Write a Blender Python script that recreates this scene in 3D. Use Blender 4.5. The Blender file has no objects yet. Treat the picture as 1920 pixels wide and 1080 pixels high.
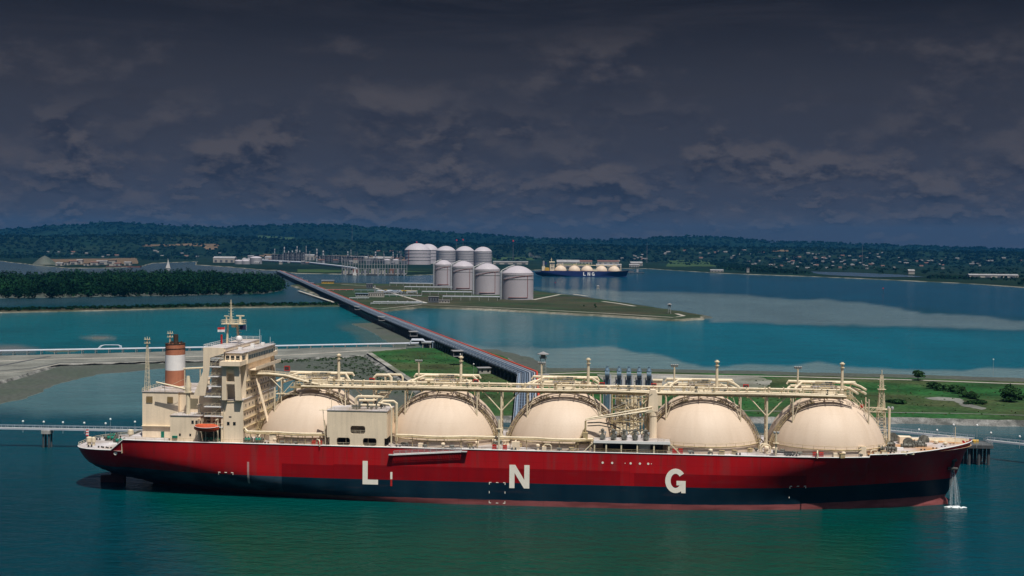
import bpy, math, random
import numpy as np
from mathutils import Vector, Matrix
random.seed(7); RNG = np.random.default_rng(7)
D = bpy.data; SC = bpy.context.scene; COL = SC.collection

# ------------------------------------------------------------------ camera
CAM_H = 85.0; FPX = 2318.0; HORIZON = 463.0; ROLL = math.radians(0.55)
PITCH = math.atan((540 - HORIZON) / FPX)
cp, sp, cr, sr = math.cos(PITCH), math.sin(PITCH), math.cos(ROLL), math.sin(ROLL)
UP = Vector((0, sp, cp)); FW = Vector((0, cp, -sp)); XX = Vector((1, 0, 0))
cx_, cy_ = XX * cr + UP * sr, -XX * sr + UP * cr
cam = D.cameras.new('camera'); cam.sensor_width = 36; cam.lens = FPX / 1920 * 36
cam.clip_start = 1; cam.clip_end = 60000
camo = D.objects.new('camera', cam); COL.objects.link(camo)
camo.matrix_world = Matrix(((cx_.x, cy_.x, -FW.x, 0), (cx_.y, cy_.y, -FW.y, 0), (cx_.z, cy_.z, -FW.z, CAM_H), (0, 0, 0, 1)))
SC.camera = camo

# ------------------------------------------------------------------ sun, sky, exposure
SUN_EL = math.radians(66); SUN_AZ = math.radians(24)
SDIR = Vector((math.sin(SUN_AZ) * math.cos(SUN_EL), -math.cos(SUN_AZ) * math.cos(SUN_EL), math.sin(SUN_EL)))
sun = D.lights.new('sun', 'SUN'); sun.energy = 4.9; sun.angle = math.radians(0.53); sun.color = (1, .95, .86)
suno = D.objects.new('sun', sun); COL.objects.link(suno)
suno.rotation_euler = SDIR.to_track_quat('Z', 'Y').to_euler(); suno.location = SDIR * 900
SC.view_settings.view_transform = 'Standard'; SC.view_settings.look = 'None'
SC.view_settings.exposure = 0.0; SC.view_settings.gamma = 1.0; SC.view_settings.use_curve_mapping = False
SC.cycles.max_bounces = 6; SC.cycles.diffuse_bounces = 3; SC.cycles.glossy_bounces = 2; SC.cycles.volume_bounces = 0
SC.cycles.transparent_max_bounces = 8; SC.cycles.use_denoising = True

W = D.worlds.new('World'); SC.world = W; W.use_nodes = True
def make_sky():
    nt = W.node_tree; N = nt.nodes; L = nt.links; N.clear()
    def n(t, **k):
        x = N.new(t)
        for a, b in k.items(): setattr(x, a, b)
        return x
    def math_(op, a, b=None, clamp=False):
        m = n('ShaderNodeMath', operation=op, use_clamp=clamp)
        for i, q in enumerate((a, b)):
            if q is None: continue
            if isinstance(q, (int, float)): m.inputs[i].default_value = q
            else: L.new(q, m.inputs[i])
        return m.outputs[0]
    def mix(f, a, b):
        m = n('ShaderNodeMix', data_type='RGBA')
        for i, q in ((0, f), (6, a), (7, b)):
            if isinstance(q, (int, float)): m.inputs[i].default_value = q
            elif isinstance(q, tuple): m.inputs[i].default_value = (*q, 1)
            else: L.new(q, m.inputs[i])
        return m.outputs[2]
    def ss(x, a, b):
        m = n('ShaderNodeMapRange', interpolation_type='SMOOTHSTEP')
        L.new(x, m.inputs[0]); m.inputs[1].default_value = a; m.inputs[2].default_value = b
        return m.outputs[0]
    tc = n('ShaderNodeTexCoord'); sep = n('ShaderNodeSeparateXYZ'); L.new(tc.outputs['Generated'], sep.inputs[0])
    z = sep.outputs[2]
    def noise(scale, zs, dz=0., det=7., rough=.58, dist=.0, off=0.):
        mp = n('ShaderNodeMapping'); L.new(tc.outputs['Generated'], mp.inputs[0])
        mp.inputs['Scale'].default_value = (1, 1, zs); mp.inputs['Location'].default_value = (off, 0, dz * zs)
        t = n('ShaderNodeTexNoise'); L.new(mp.outputs[0], t.inputs[0])
        t.inputs['Scale'].default_value = scale; t.inputs['Detail'].default_value = det
        t.inputs['Roughness'].default_value = rough; t.inputs['Distortion'].default_value = dist
        return t.outputs[0]
    sky = n('ShaderNodeTexSky', sky_type='NISHITA'); sky.sun_disc = False
    sky.sun_elevation = SUN_EL; sky.sun_rotation = math.atan2(SDIR.x, SDIR.y); sky.altitude = 80; sky.dust_density = 1.5
    clear = sky.outputs[0]
    # the slate cloud bank that stands all round the horizon, clear above it
    bank = n('ShaderNodeValToRGB'); L.new(z, bank.inputs[0])
    e = bank.color_ramp.elements
    e[0].position = 0.0; e[0].color = (.60, .62, .86, 1)
    e[1].position = .21; e[1].color = (.085, .105, .185, 1)
    m = bank.color_ramp.elements.new(.05); m.color = (.60, .64, .92, 1)
    m = bank.color_ramp.elements.new(.125); m.color = (.47, .50, .70, 1)
    # thin stratus streaks
    st = ss(noise(4.2, 10.0, 0, 9, .66, .5, 3.1), .42, .64)
    stz = math_('MULTIPLY', st, ss(z, .05, .14))
    base = mix(math_('MULTIPLY', stz, .42), bank.outputs[0], (.46, .46, .60))
    # cumulus: two sizes, lit from above
    def puffs(base, scale, zs, off, lo, hi, zmin, zmax, amt, step):
        a = noise(scale, zs, 0, 9, .56, .1, off); b = noise(scale, zs, step, 9, .56, .1, off)
        mask = ss(a, lo, hi)
        band = math_('MULTIPLY', ss(z, zmin - .02, zmin + .015), math_('SUBTRACT', 1, ss(z, zmax - .03, zmax + .02)))
        lit = math_('MULTIPLY_ADD', math_('SUBTRACT', a, b), 9.0); lit.node.inputs[2].default_value = .36; lit.node.use_clamp = True
        colr = mix(lit, (.26, .31, .54), (1.14, 1.02, 1.12))
        return mix(math_('MULTIPLY', math_('MULTIPLY', mask, band), amt), base, colr)
    base = puffs(base, 9.0, 1.9, 1.7, .43, .68, .055, .17, .62, .016)
    base = puffs(base, 17.0, 1.9, 5.2, .45, .62, .03, .105, .74, .010)
    base = puffs(base, 40.0, 2.2, 8.4, .46, .62, .010, .06, .55, .005)
    f = ss(z, .24, .60)
    out = mix(f, base, clear)
    bg = n('ShaderNodeBackground'); L.new(out, bg.inputs[0]); bg.inputs[1].default_value = .075
    o = n('ShaderNodeOutputWorld'); L.new(bg.outputs[0], o.inputs[0])
make_sky()

# ------------------------------------------------------------------ helpers
def ray(px, py):
    u = (px - 960) / FPX; v = (540 - py) / FPX
    return Vector((u * cr - v * sr, 0, 0)) + FW + UP * (u * sr + v * cr)
def gp(px, py, z=0.0):                        # a point of the photograph on the level z -> its place in the world
    r = ray(px, py); t = (z - CAM_H) / r.z
    return Vector((r.x * t, r.y * t, z))

def mat(name, col, rough=.6, var=.15, scale=.25, bump=0.0, metal=0.0, fine=0.08, col2=None, s2=None, spec=.4, streak=0.0, emit=0):
    m = D.materials.new(name); m.use_nodes = True
    N = m.node_tree.nodes; L = m.node_tree.links; b = N['Principled BSDF']
    b.inputs['Roughness'].default_value = rough; b.inputs['Metallic'].default_value = metal
    b.inputs['Specular IOR Level'].default_value = spec
    tc = N.new('ShaderNodeTexCoord')
    def noise(s, d, vec=None):
        t = N.new('ShaderNodeTexNoise'); t.inputs['Scale'].default_value = s; t.inputs['Detail'].default_value = d
        L.new(vec or tc.outputs['Object'], t.inputs['Vector']); return t.outputs[0]
    def rng(x, a, b_, lo, hi):
        q = N.new('ShaderNodeMapRange'); L.new(x, q.inputs[0])
        for i, v in enumerate((a, b_, lo, hi)): q.inputs[i + 1].default_value = v
        return q.outputs[0]
    def mixc(f, a, bb, mode='MIX'):
        x = N.new('ShaderNodeMix'); x.data_type = 'RGBA'; x.blend_type = mode
        for i, q in ((0, f), (6, a), (7, bb)):
            if isinstance(q, (int, float)): x.inputs[i].default_value = q
            elif isinstance(q, tuple): x.inputs[i].default_value = (*q[:3], 1)
            else: L.new(q, x.inputs[i])
        return x.outputs[2]
    base = tuple(col)
    if col2: base = mixc(rng(noise(s2 or scale, 5), .4, .62, 0, 1), tuple(col), tuple(col2))
    k = rng(noise(scale, 6), .3, .7, 1 - var, 1 + var * .6)
    if fine:
        k2 = rng(noise(scale * 14, 3), .3, .7, 1 - fine, 1 + fine * .6)
        mm = N.new('ShaderNodeMath'); mm.operation = 'MULTIPLY'; L.new(k, mm.inputs[0]); L.new(k2, mm.inputs[1]); k = mm.outputs[0]
    if streak:
        mp = N.new('ShaderNodeMapping'); mp.inputs['Scale'].default_value = (1, 1, .06); L.new(tc.outputs['Object'], mp.inputs[0])
        k3 = rng(noise(.9, 5, mp.outputs[0]), .45, .72, 1, 1 - streak)
        mm = N.new('ShaderNodeMath'); mm.operation = 'MULTIPLY'; L.new(k, mm.inputs[0]); L.new(k3, mm.inputs[1]); k = mm.outputs[0]
    cc = N.new('ShaderNodeCombineColor')
    for i in range(3): L.new(k, cc.inputs[i])
    L.new(mixc(1.0, base, cc.outputs[0], 'MULTIPLY'), b.inputs['Base Color'])
    if bump:
        bp = N.new('ShaderNodeBump'); bp.inputs['Strength'].default_value = bump; bp.inputs['Distance'].default_value = .3
        L.new(noise(scale * 6, 5), bp.inputs['Height']); L.new(bp.outputs[0], b.inputs['Normal'])
    if emit:
        b.inputs['Emission Color'].default_value = (*col[:3], 1); b.inputs['Emission Strength'].default_value = emit
    return m

class MB:
    def __init__(s): s.v = []; s.f = []; s.m = []; s.cm = 0
    def add(s, vs, fs):
        o = len(s.v); s.v += [tuple(p) for p in vs]; s.f += [tuple(i + o for i in f) for f in fs]; s.m += [s.cm] * len(fs); return s
    def box(s, x0, x1, y0, y1, z0, z1):
        return s.add([(x0, y0, z0), (x1, y0, z0), (x1, y1, z0), (x0, y1, z0), (x0, y0, z1), (x1, y0, z1), (x1, y1, z1), (x0, y1, z1)],
                     [(3, 2, 1, 0), (4, 5, 6, 7), (0, 1, 5, 4), (1, 2, 6, 5), (2, 3, 7, 6), (3, 0, 4, 7)])
    def cyl(s, p0, p1, r0, r1=None, n=6, caps=True):
        r1 = r0 if r1 is None else r1; p0 = Vector(p0); p1 = Vector(p1); d = (p1 - p0)
        if d.length < 1e-6: return s
        d.normalize(); a = d.cross(Vector((0, 0, 1)) if abs(d.z) < .9 else Vector((1, 0, 0))).normalized(); b = d.cross(a)
        vs = []
        for p, r in ((p0, r0), (p1, r1)):
            for i in range(n):
                t = 2 * math.pi * (i + .5) / n; vs.append(p + a * (r * math.cos(t)) + b * (r * math.sin(t)))
        fs = [(i, (i + 1) % n, n + (i + 1) % n, n + i) for i in range(n)]
        if caps: fs += [tuple(range(n - 1, -1, -1)), tuple(range(n, 2 * n))]
        return s.add(vs, fs)
    def tube(s, pts, r, n=6):
        pts = [Vector(p) for p in pts]; k = len(pts); vs = []; ref = None
        for i, p in enumerate(pts):
            d = ((pts[min(i + 1, k - 1)] - pts[max(i - 1, 0)])).normalized()
            if ref is None: ref = d.cross(Vector((0, 0, 1)) if abs(d.z) < .9 else Vector((1, 0, 0))).normalized()
            a = (ref - d * ref.dot(d)).normalized(); b = d.cross(a); ref = a
            sc = 1.0
            if 0 < i < k - 1:
                c = (pts[i] - pts[i - 1]).normalized().dot((pts[i + 1] - pts[i]).normalized()); sc = 1 / max(.7, math.sqrt(max(.01, (1 + c) / 2)))
            for j in range(n):
                t = 2 * math.pi * (j + .5) / n; vs.append(p + (a * math.cos(t) + b * math.sin(t)) * (r * sc))
        fs = [(i * n + j, i * n + (j + 1) % n, (i + 1) * n + (j + 1) % n, (i + 1) * n + j) for i in range(k - 1) for j in range(n)]
        fs += [tuple(range(n - 1, -1, -1)), tuple(range((k - 1) * n, k * n))]
        return s.add(vs, fs)
    def lathe(s, prof, n=24, c=(0, 0), sx=1., sy=1.):
        vs = []; k = len(prof)
        for r, z in prof:
            for i in range(n):
                t = 2 * math.pi * i / n; vs.append((c[0] + r * sx * math.cos(t), c[1] + r * sy * math.sin(t), z))
        fs = [(i * n + j, i * n + (j + 1) % n, (i + 1) * n + (j + 1) % n, (i + 1) * n + j) for i in range(k - 1) for j in range(n)]
        if prof[0][0] > .01: fs.append(tuple(range(n - 1, -1, -1)))
        if prof[-1][0] > .01: fs.append(tuple(range((k - 1) * n, k * n)))
        return s.add(vs, fs)
    def prism(s, poly, a0, a1, axis='y'):      # polygon in the two other axes, extruded along axis
        k = len(poly)
        def P(u, v, w): return {'y': (u, w, v), 'z': (u, v, w), 'x': (w, u, v)}[axis]
        vs = [P(u, v, a0) for u, v in poly] + [P(u, v, a1) for u, v in poly]
        fs = [tuple(range(k)), tuple(range(2 * k - 1, k - 1, -1))] + [(i, i + k, (i + 1) % k + k, (i + 1) % k) for i in range(k)]
        return s.add(vs, fs)
    def rail(s, pts, h=1.1, gap=2.5, r=.07, rows=2):
        pts = [Vector(p) for p in pts]
        for j in range(rows): s.tube([p + Vector((0, 0, h * (1 - .5 * j))) for p in pts], r, 4)
        for a, b in zip(pts, pts[1:]):
            k = max(1, int((b - a).length / gap))
            for i in range(k + 1):
                q = a.lerp(b, i / k); s.cyl(q, q + Vector((0, 0, h)), r, n=4, caps=False)
        return s
    def blob(s, c, r, jit=.2, rz=None, rnd=random):
        t = (1 + 5 ** .5) / 2
        ico = [(-1, t, 0), (1, t, 0), (-1, -t, 0), (1, -t, 0), (0, -1, t), (0, 1, t), (0, -1, -t), (0, 1, -t), (t, 0, -1), (t, 0, 1), (-t, 0, -1), (-t, 0, 1)]
        fs = [(0, 11, 5), (0, 5, 1), (0, 1, 7), (0, 7, 10), (0, 10, 11), (1, 5, 9), (5, 11, 4), (11, 10, 2), (10, 7, 6), (7, 1, 8), (3, 9, 4), (3, 4, 2), (3, 2, 6), (3, 6, 8), (3, 8, 9), (4, 9, 5), (2, 4, 11), (6, 2, 10), (8, 6, 7), (9, 8, 1)]
        vs = []
        for x, y, z in ico:
            k = r / 1.902 * (1 + rnd.uniform(-jit, jit)); vs.append((c[0] + x * k, c[1] + y * k, c[2] + z * k * ((rz or r) / r)))
        return s.add(vs, fs)
    def mesh(s, name, mats, smooth=False):
        me = D.meshes.new(name); me.from_pydata(s.v, [], s.f)
        for m in (mats if isinstance(mats, (list, tuple)) else [mats]): me.materials.append(m)
        if isinstance(mats, (list, tuple)) and len(mats) > 1: me.polygons.foreach_set('material_index', s.m)
        if smooth:
            me.polygons.foreach_set('use_smooth', [True] * len(s.f))
            try: me.set_sharp_from_angle(angle=math.radians(40))
            except Exception: pass
        me.update(); return me
    def build(s, name, mats, parent=None, loc=None, rz=0, smooth=False):
        o = D.objects.new(name, s.mesh(name, mats, smooth)); COL.objects.link(o)
        if parent: o.parent = parent
        if loc is not None: o.location = loc
        if rz: o.rotation_euler[2] = rz
        return o

def tag(o, label=None, cat=None, group=None, kind=None):
    for k, v in (('label', label), ('category', cat), ('group', group), ('kind', kind)):
        if v: o[k] = v
    return o
def thing(name, label, cat, loc=(0, 0, 0), rz=0, group=None):
    o = D.objects.new(name, None); COL.objects.link(o); o.location = loc; o.rotation_euler[2] = rz; o.empty_display_size = .5
    return tag(o, label, cat, group)
def kids(o): return [c for c in D.objects if c.parent == o]
def dup(o, loc=None, rz=None, parent=None, scale=None):
    ch = kids(o); c = o.copy(); COL.objects.link(c)
    if parent: c.parent = parent
    if loc is not None: c.location = loc
    if rz is not None: c.rotation_euler[2] = rz
    if scale is not None: c.scale = scale if isinstance(scale, (tuple, list)) else (scale,) * 3
    for k in ch: dup(k, parent=c)
    return c

# ------------------------------------------------------------------ materials
M = {}
M['cream'] = mat('cream_paint', (.74, .63, .45), .5, .10, .12, fine=.08, streak=.16)
M['cream_d'] = mat('buff_steel', (.52, .42, .24), .55, .18, .4, fine=.15, col2=(.38, .28, .15), s2=.5)
M['tankpaint'] = None
M['house'] = mat('house_paint', (.88, .72, .53), .5, .08, .15, fine=.05, streak=.14)
M['deck'] = mat('deck_paint', (.52, .49, .50), .7, .25, .12, fine=.15, col2=(.38, .32, .28), s2=.09)
M['foredeck'] = mat('foredeck_paint', (.50, .46, .46), .7, .2, .15, fine=.12, col2=(.42, .21, .07), s2=.09)
M['white'] = mat('white_paint', (.78, .77, .76), .5, .08, .3)
M['glass'] = mat('dark_window', (.015, .02, .025), .12, .2, 1, spec=.7)
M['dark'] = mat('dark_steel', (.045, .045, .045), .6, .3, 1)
M['mach'] = mat('winch_steel', (.20, .20, .17), .6, .4, .6, fine=.3, col2=(.07, .07, .06), s2=1.2)
M['grey'] = mat('grey_steel', (.36, .37, .37), .55, .2, .5)
M['orange'] = mat('lifeboat_orange', (.50, .06, .02), .45, .15, .8, fine=.1)
M['redbox'] = mat('red_box_paint', (.45, .02, .015), .5, .2, 1)
M['green'] = mat('green_paint', (.0, .16, .11), .5, .2, 1)
M['funnel'] = mat('funnel_brown', (.42, .16, .09), .55, .14, .3, fine=.06, streak=.15)
M['soot'] = mat('soot_steel', (.05, .032, .022), .8, .3, 1)
M['letter'] = mat('letter_white', (.86, .80, .70), .55, .05, .5)
M['concrete'] = mat('concrete', (.36, .35, .33), .8, .25, .2, fine=.2)
M['conc_dark'] = mat('dark_pile_concrete', (.07, .075, .08), .85, .3, .3)
M['pipe_white'] = mat('pipe_cladding', (.44, .47, .53), .4, .1, .2)
M['pipe_blue'] = mat('blue_grey_pipe', (.22, .29, .38), .45, .2, .3)
M['pipe_red'] = mat('red_fire_main', (.55, .06, .03), .5, .12, .3)
M['armblue'] = mat('loading_arm_blue', (.085, .15, .21), .45, .2, .5)
M['tankwhite'] = mat('storage_tank_paint', (.41, .38, .415), .55, .06, .03, fine=.03, streak=.06)
M['tankline'] = mat('red_line_paint', (.20, .05, .04), .6, .2, .3)
M['grass'] = mat('grass_cover', (.018, .080, .021), .95, .45, .035, fine=.45, col2=(.052, .068, .028), s2=.016, spec=.1)
M['grass2'] = mat('dry_grass_cover', (.048, .046, .028), .95, .3, .015, fine=.3, col2=(.020, .046, .020), s2=.006, spec=.1)
M['sand'] = mat('pale_sand', (.170, .175, .158), .95, .4, .04, fine=.2, spec=.1)
M['gravel'] = mat('grey_gravel', (.30, .29, .27), .95, .35, .05, fine=.3, col2=(.15, .155, .12), s2=.03, spec=.1)
M['rock'] = mat('revetment_rock', (.22, .22, .21), .95, .35, .12, fine=.4, bump=.8, col2=(.08, .085, .08), s2=.15, spec=.1)
M['mud'] = mat('tidal_mud', (.088, .098, .080), .6, .35, .03, fine=.4, col2=(.052, .066, .048), s2=.03)
M['mud2'] = mat('wet_mud', (.130, .145, .138), .4, .3, .03, fine=.3, col2=(.078, .088, .068), s2=.03)
M['road'] = mat('pale_track', (.33, .31, .275), .9, .2, .05, fine=.15, spec=.1)
M['forest'] = mat('mangrove_leaf', (.003, .022, .010), .9, .5, .02, fine=.6, col2=(.008, .036, .012), s2=.02, spec=.05)
M['forest2'] = mat('far_forest_leaf', (.004, .018, .012), .95, .5, .004, fine=.5, col2=(.008, .029, .014), s2=.003, spec=.05)
M['land'] = mat('mainland_ground', (.005, .018, .012), .95, .45, .003, fine=.4, col2=(.010, .023, .014), s2=.0016, spec=.05)
M['field'] = mat('pale_field', (.034, .062, .024), .95, .3, .004, spec=.05)
M['earth'] = mat('bare_earth', (.125, .088, .055), .95, .3, .01, fine=.3, spec=.05)
M['hill'] = mat('hill_forest', (.003, .014, .012), .95, .5, .002, fine=.6, col2=(.006, .020, .014), s2=.0015, spec=.05)
M['leaf'] = mat('tree_leaf', (.016, .055, .016), .8, .5, .5, fine=.5, col2=(.028, .085, .02), s2=.3, spec=.15)
M['bark'] = mat('bark', (.06, .045, .03), .9, .3, 1)
M['roof_pale'] = mat('pale_roof', (.27, .265, .27), .7, .2, .1)
M['roof_red'] = mat('tiled_roof', (.17, .085, .065), .8, .2, .1)
M['wall_pale'] = mat('pale_wall', (.33, .31, .28), .8, .15, .1)
M['plant'] = mat('plant_steel', (.12, .13, .15), .6, .3, .03, fine=.3, col2=(.07, .08, .095), s2=.05)
M['plantlt'] = mat('plant_light_steel', (.27, .27, .29), .5, .15, .05)
M['navy'] = mat('navy_hull', (.010, .022, .105), .5, .15, .1)
M['sail'] = mat('white_sail', (.62, .60, .58), .8, .05, .5)
M['flag_r'] = mat('flag_red', (.5, .03, .03), .8, .1, 1); M['flag_w'] = mat('flag_white', (.7, .7, .7), .8, .1, 1); M['flag_b'] = mat('flag_blue', (.01, .015, .06), .8, .1, 1)
M['foam'] = mat('water_foam', (.75, .8, .82), .8, .2, .6, fine=.3)
M['yellow'] = mat('yellow_paint', (.55, .34, .05), .5, .2, .5)
M['lagoon'] = mat('lagoon_water', (.05, .085, .12), .15, .15, .01)
M['shore'] = mat('shore_mix', (.20, .19, .155), .95, .3, .02, fine=.3, col2=(.05, .06, .04), s2=.012, spec=.1)
M['trestle_deck'] = mat('dark_trestle_deck', (.035, .045, .065), .7, .3, .2)
M['house_roof'] = mat('dull_roof', (.17, .165, .165), .8, .25, .1); M['house_wall'] = mat('dull_wall', (.17, .155, .14), .8, .2, .1)
def tank_paint():
    m = D.materials.new('tank_dome_paint'); m.use_nodes = True; N = m.node_tree.nodes; L = m.node_tree.links; b = N['Principled BSDF']
    tc = N.new('ShaderNodeTexCoord'); sp_ = N.new('ShaderNodeSeparateXYZ'); L.new(tc.outputs['Object'], sp_.inputs[0]); oi = N.new('ShaderNodeObjectInfo')
    def mt(op, a, c, d=None):
        q = N.new('ShaderNodeMath'); q.operation = op
        for i, v in enumerate((a, c, d)):
            if v is None: continue
            if isinstance(v, (int, float)): q.inputs[i].default_value = v
            else: L.new(v, q.inputs[i])
        return q.outputs[0]
    def rg(x, a, c, lo, hi):
        q = N.new('ShaderNodeMapRange'); L.new(x, q.inputs[0])
        for i, v in enumerate((a, c, lo, hi)): q.inputs[i + 1].default_value = v
        return q.outputs[0]
    def mix(f, a, c):
        x = N.new('ShaderNodeMix'); x.data_type = 'RGBA'
        for i, q in ((0, f), (6, a), (7, c)):
            if isinstance(q, tuple): x.inputs[i].default_value = (*q, 1)
            elif isinstance(q, (int, float)): x.inputs[i].default_value = q
            else: L.new(q, x.inputs[i])
        return x.outputs[2]
    th = mt('ARCTAN2', sp_.outputs[1], sp_.outputs[0]); cb = N.new('ShaderNodeCombineXYZ')
    L.new(mt('MULTIPLY', th, 5.5), cb.inputs[0]); L.new(mt('MULTIPLY', sp_.outputs[2], .05), cb.inputs[1]); L.new(mt('MULTIPLY', oi.outputs['Random'], 40.), cb.inputs[2])
    def noise(v, s, d):
        t = N.new('ShaderNodeTexNoise'); t.inputs['Scale'].default_value = s; t.inputs['Detail'].default_value = d; L.new(v, t.inputs[0]); return t.outputs[0]
    runs = rg(noise(cb.outputs[0], 1.1, 7), .46, .74, 0, 1); fine = rg(noise(tc.outputs['Object'], 1.6, 4), .3, .7, 0, 1); big = rg(noise(tc.outputs['Object'], .08, 4), .3, .7, 0, 1)
    c = mix(big, (.62, .50, .395), (.585, .465, .36)); c = mix(mt('MULTIPLY', runs, .30), c, (.45, .33, .23)); c = mix(mt('MULTIPLY', fine, .16), c, (.47, .36, .25))
    # plate joints: meridians and two girth seams
    fr = mt('FRACT', mt('MULTIPLY', th, 16 / (2 * math.pi)), 0); jm = mt('MULTIPLY', mt('GREATER_THAN', fr, .993), .12)
    fz = mt('FRACT', mt('MULTIPLY', sp_.outputs[2], 1 / 5.2), 0); jz = mt('MULTIPLY', mt('GREATER_THAN', fz, .975), .10)
    c = mix(mt('MAXIMUM', jm, jz), c, (.35, .26, .18))
    L.new(c, b.inputs['Base Color']); b.inputs['Roughness'].default_value = .55; b.inputs['Specular IOR Level'].default_value = .3
    return m
M['tankpaint'] = tank_paint()
M['scrub'] = mat('flat_scrub_leaf', (.035, .065, .028), .9, .4, .2, spec=.05)
M['forest_light'] = mat('mangrove_leaf_light', (.012, .042, .014), .9, .5, .05, fine=.5, spec=.05)
M['tuft'] = mat('grass_tuft', (.026, .082, .022), .95, .4, .05, fine=.4, col2=(.080, .085, .040), s2=.02, spec=.05)
M['pipe_dark'] = mat('dark_blue_pipe', (.15, .20, .27), .5, .2, .3)
# ------------------------------------------------------------------ water
def vnoise(x, y, seed=0):                      # smooth value noise on arrays
    r = np.random.default_rng(seed); T = r.random((256, 256))
    xi = np.floor(x).astype(int); yi = np.floor(y).astype(int); fx = x - xi; fy = y - yi
    fx = fx * fx * (3 - 2 * fx); fy = fy * fy * (3 - 2 * fy)
    g = lambda a, b: T[a & 255, b & 255]
    return (g(xi, yi) * (1 - fx) + g(xi + 1, yi) * fx) * (1 - fy) + (g(xi, yi + 1) * (1 - fx) + g(xi + 1, yi + 1) * fx) * fy - .5
def poly_sd(px, py, poly):                     # signed distance, positive inside
    inside = np.zeros(px.shape, bool); dmin = np.full(px.shape, 1e9); k = len(poly)
    for i in range(k):
        (x0, y0), (x1, y1) = poly[i], poly[(i + 1) % k]
        dx, dy = x1 - x0, y1 - y0; t = np.clip(((px - x0) * dx + (py - y0) * dy) / (dx * dx + dy * dy + 1e-9), 0, 1)
        dmin = np.minimum(dmin, np.hypot(px - x0 - t * dx, py - y0 - t * dy))
        cond = (y0 > py) != (y1 > py); xin = (x1 - x0) * (py - y0) / (y1 - y0 + 1e-12) + x0
        inside ^= cond & (px < xin)
    return np.where(inside, dmin, -dmin)
ZONES = [  # outline, water colour there (mostly depth and turbidity, with a painted ship reflection), width of the soft edge
    ([(-400, 600), (0, 588), (350, 580), (640, 574), (720, 590), (790, 640), (690, 652), (0, 668), (-400, 680)], (.001, .086, .108), 12),
    ([(720, 588), (900, 582), (1300, 600), (1920, 622), (2300, 630), (2300, 700), (1920, 700), (1000, 700), (900, 650)], (.000, .094, .132), 12),
    ([(690, 500), (1000, 506), (1920, 535), (2300, 545), (2300, 600), (1850, 595), (1600, 568), (1340, 552), (1000, 543), (690, 530)], (.000, .044, .080), 8),
    ([(1002, 542), (1200, 547), (1360, 552), (1600, 569), (1690, 577), (1730, 590), (1850, 596), (1920, 602), (2300, 612), (2300, 640), (1920, 619), (1700, 612), (1500, 608), (1340, 605), (1300, 590), (1150, 568)], (.085, .135, .150), 3),
    ([(850, 640), (960, 652), (1059, 654), (1155, 650), (1219, 664), (1272, 682), (1352, 688), (1431, 686), (1527, 681), (1591, 688), (1697, 694), (1803, 696), (1856, 688), (1920, 690), (2300, 700), (2300, 760), (1300, 720), (1000, 710), (930, 680)], (.110, .180, .190), 3),
    ([(-400, 850), (0, 768), (60, 777), (200, 777), (400, 772), (640, 782), (760, 800), (860, 800), (700, 690), (600, 685), (380, 676), (200, 680), (40, 720), (-400, 790)], (.055, .125, .140), 14),
    ([(1640, 785), (1920, 792), (2300, 800), (2300, 845), (1920, 818), (1640, 812)], (.035, .085, .100), 8),
    ([(-200, 655), (20, 648), (60, 652), (75, 662), (0, 668), (-200, 676)], (.10, .12, .12), 6),
    ([(155, 634), (190, 629), (220, 630), (215, 635), (180, 638)], (.09, .13, .13), 4),
    ([(820, 560), (1010, 575), (1060, 600), (1040, 640), (960, 650), (870, 620)], (.030, .100, .120), 40),
    ([(640, 610), (760, 600), (840, 640), (760, 655), (690, 650)], (.045, .095, .095), 10),
    ([(260, 900), (700, 930), (1500, 945), (1720, 935), (1700, 1010), (1660, 1300), (500, 1300), (330, 1020)], (.000, .041, .026), 120),  # green of the ship's reflection painted into the water colour
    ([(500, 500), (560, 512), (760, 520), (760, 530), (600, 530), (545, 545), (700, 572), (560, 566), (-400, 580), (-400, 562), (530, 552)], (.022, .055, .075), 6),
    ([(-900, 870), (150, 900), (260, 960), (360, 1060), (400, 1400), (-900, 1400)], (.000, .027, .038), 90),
    ([(-900, 480), (0, 482), (300, 484), (560, 500), (560, 514), (530, 530), (0, 535), (-900, 540)], (.040, .065, .080), 8),
]
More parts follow.
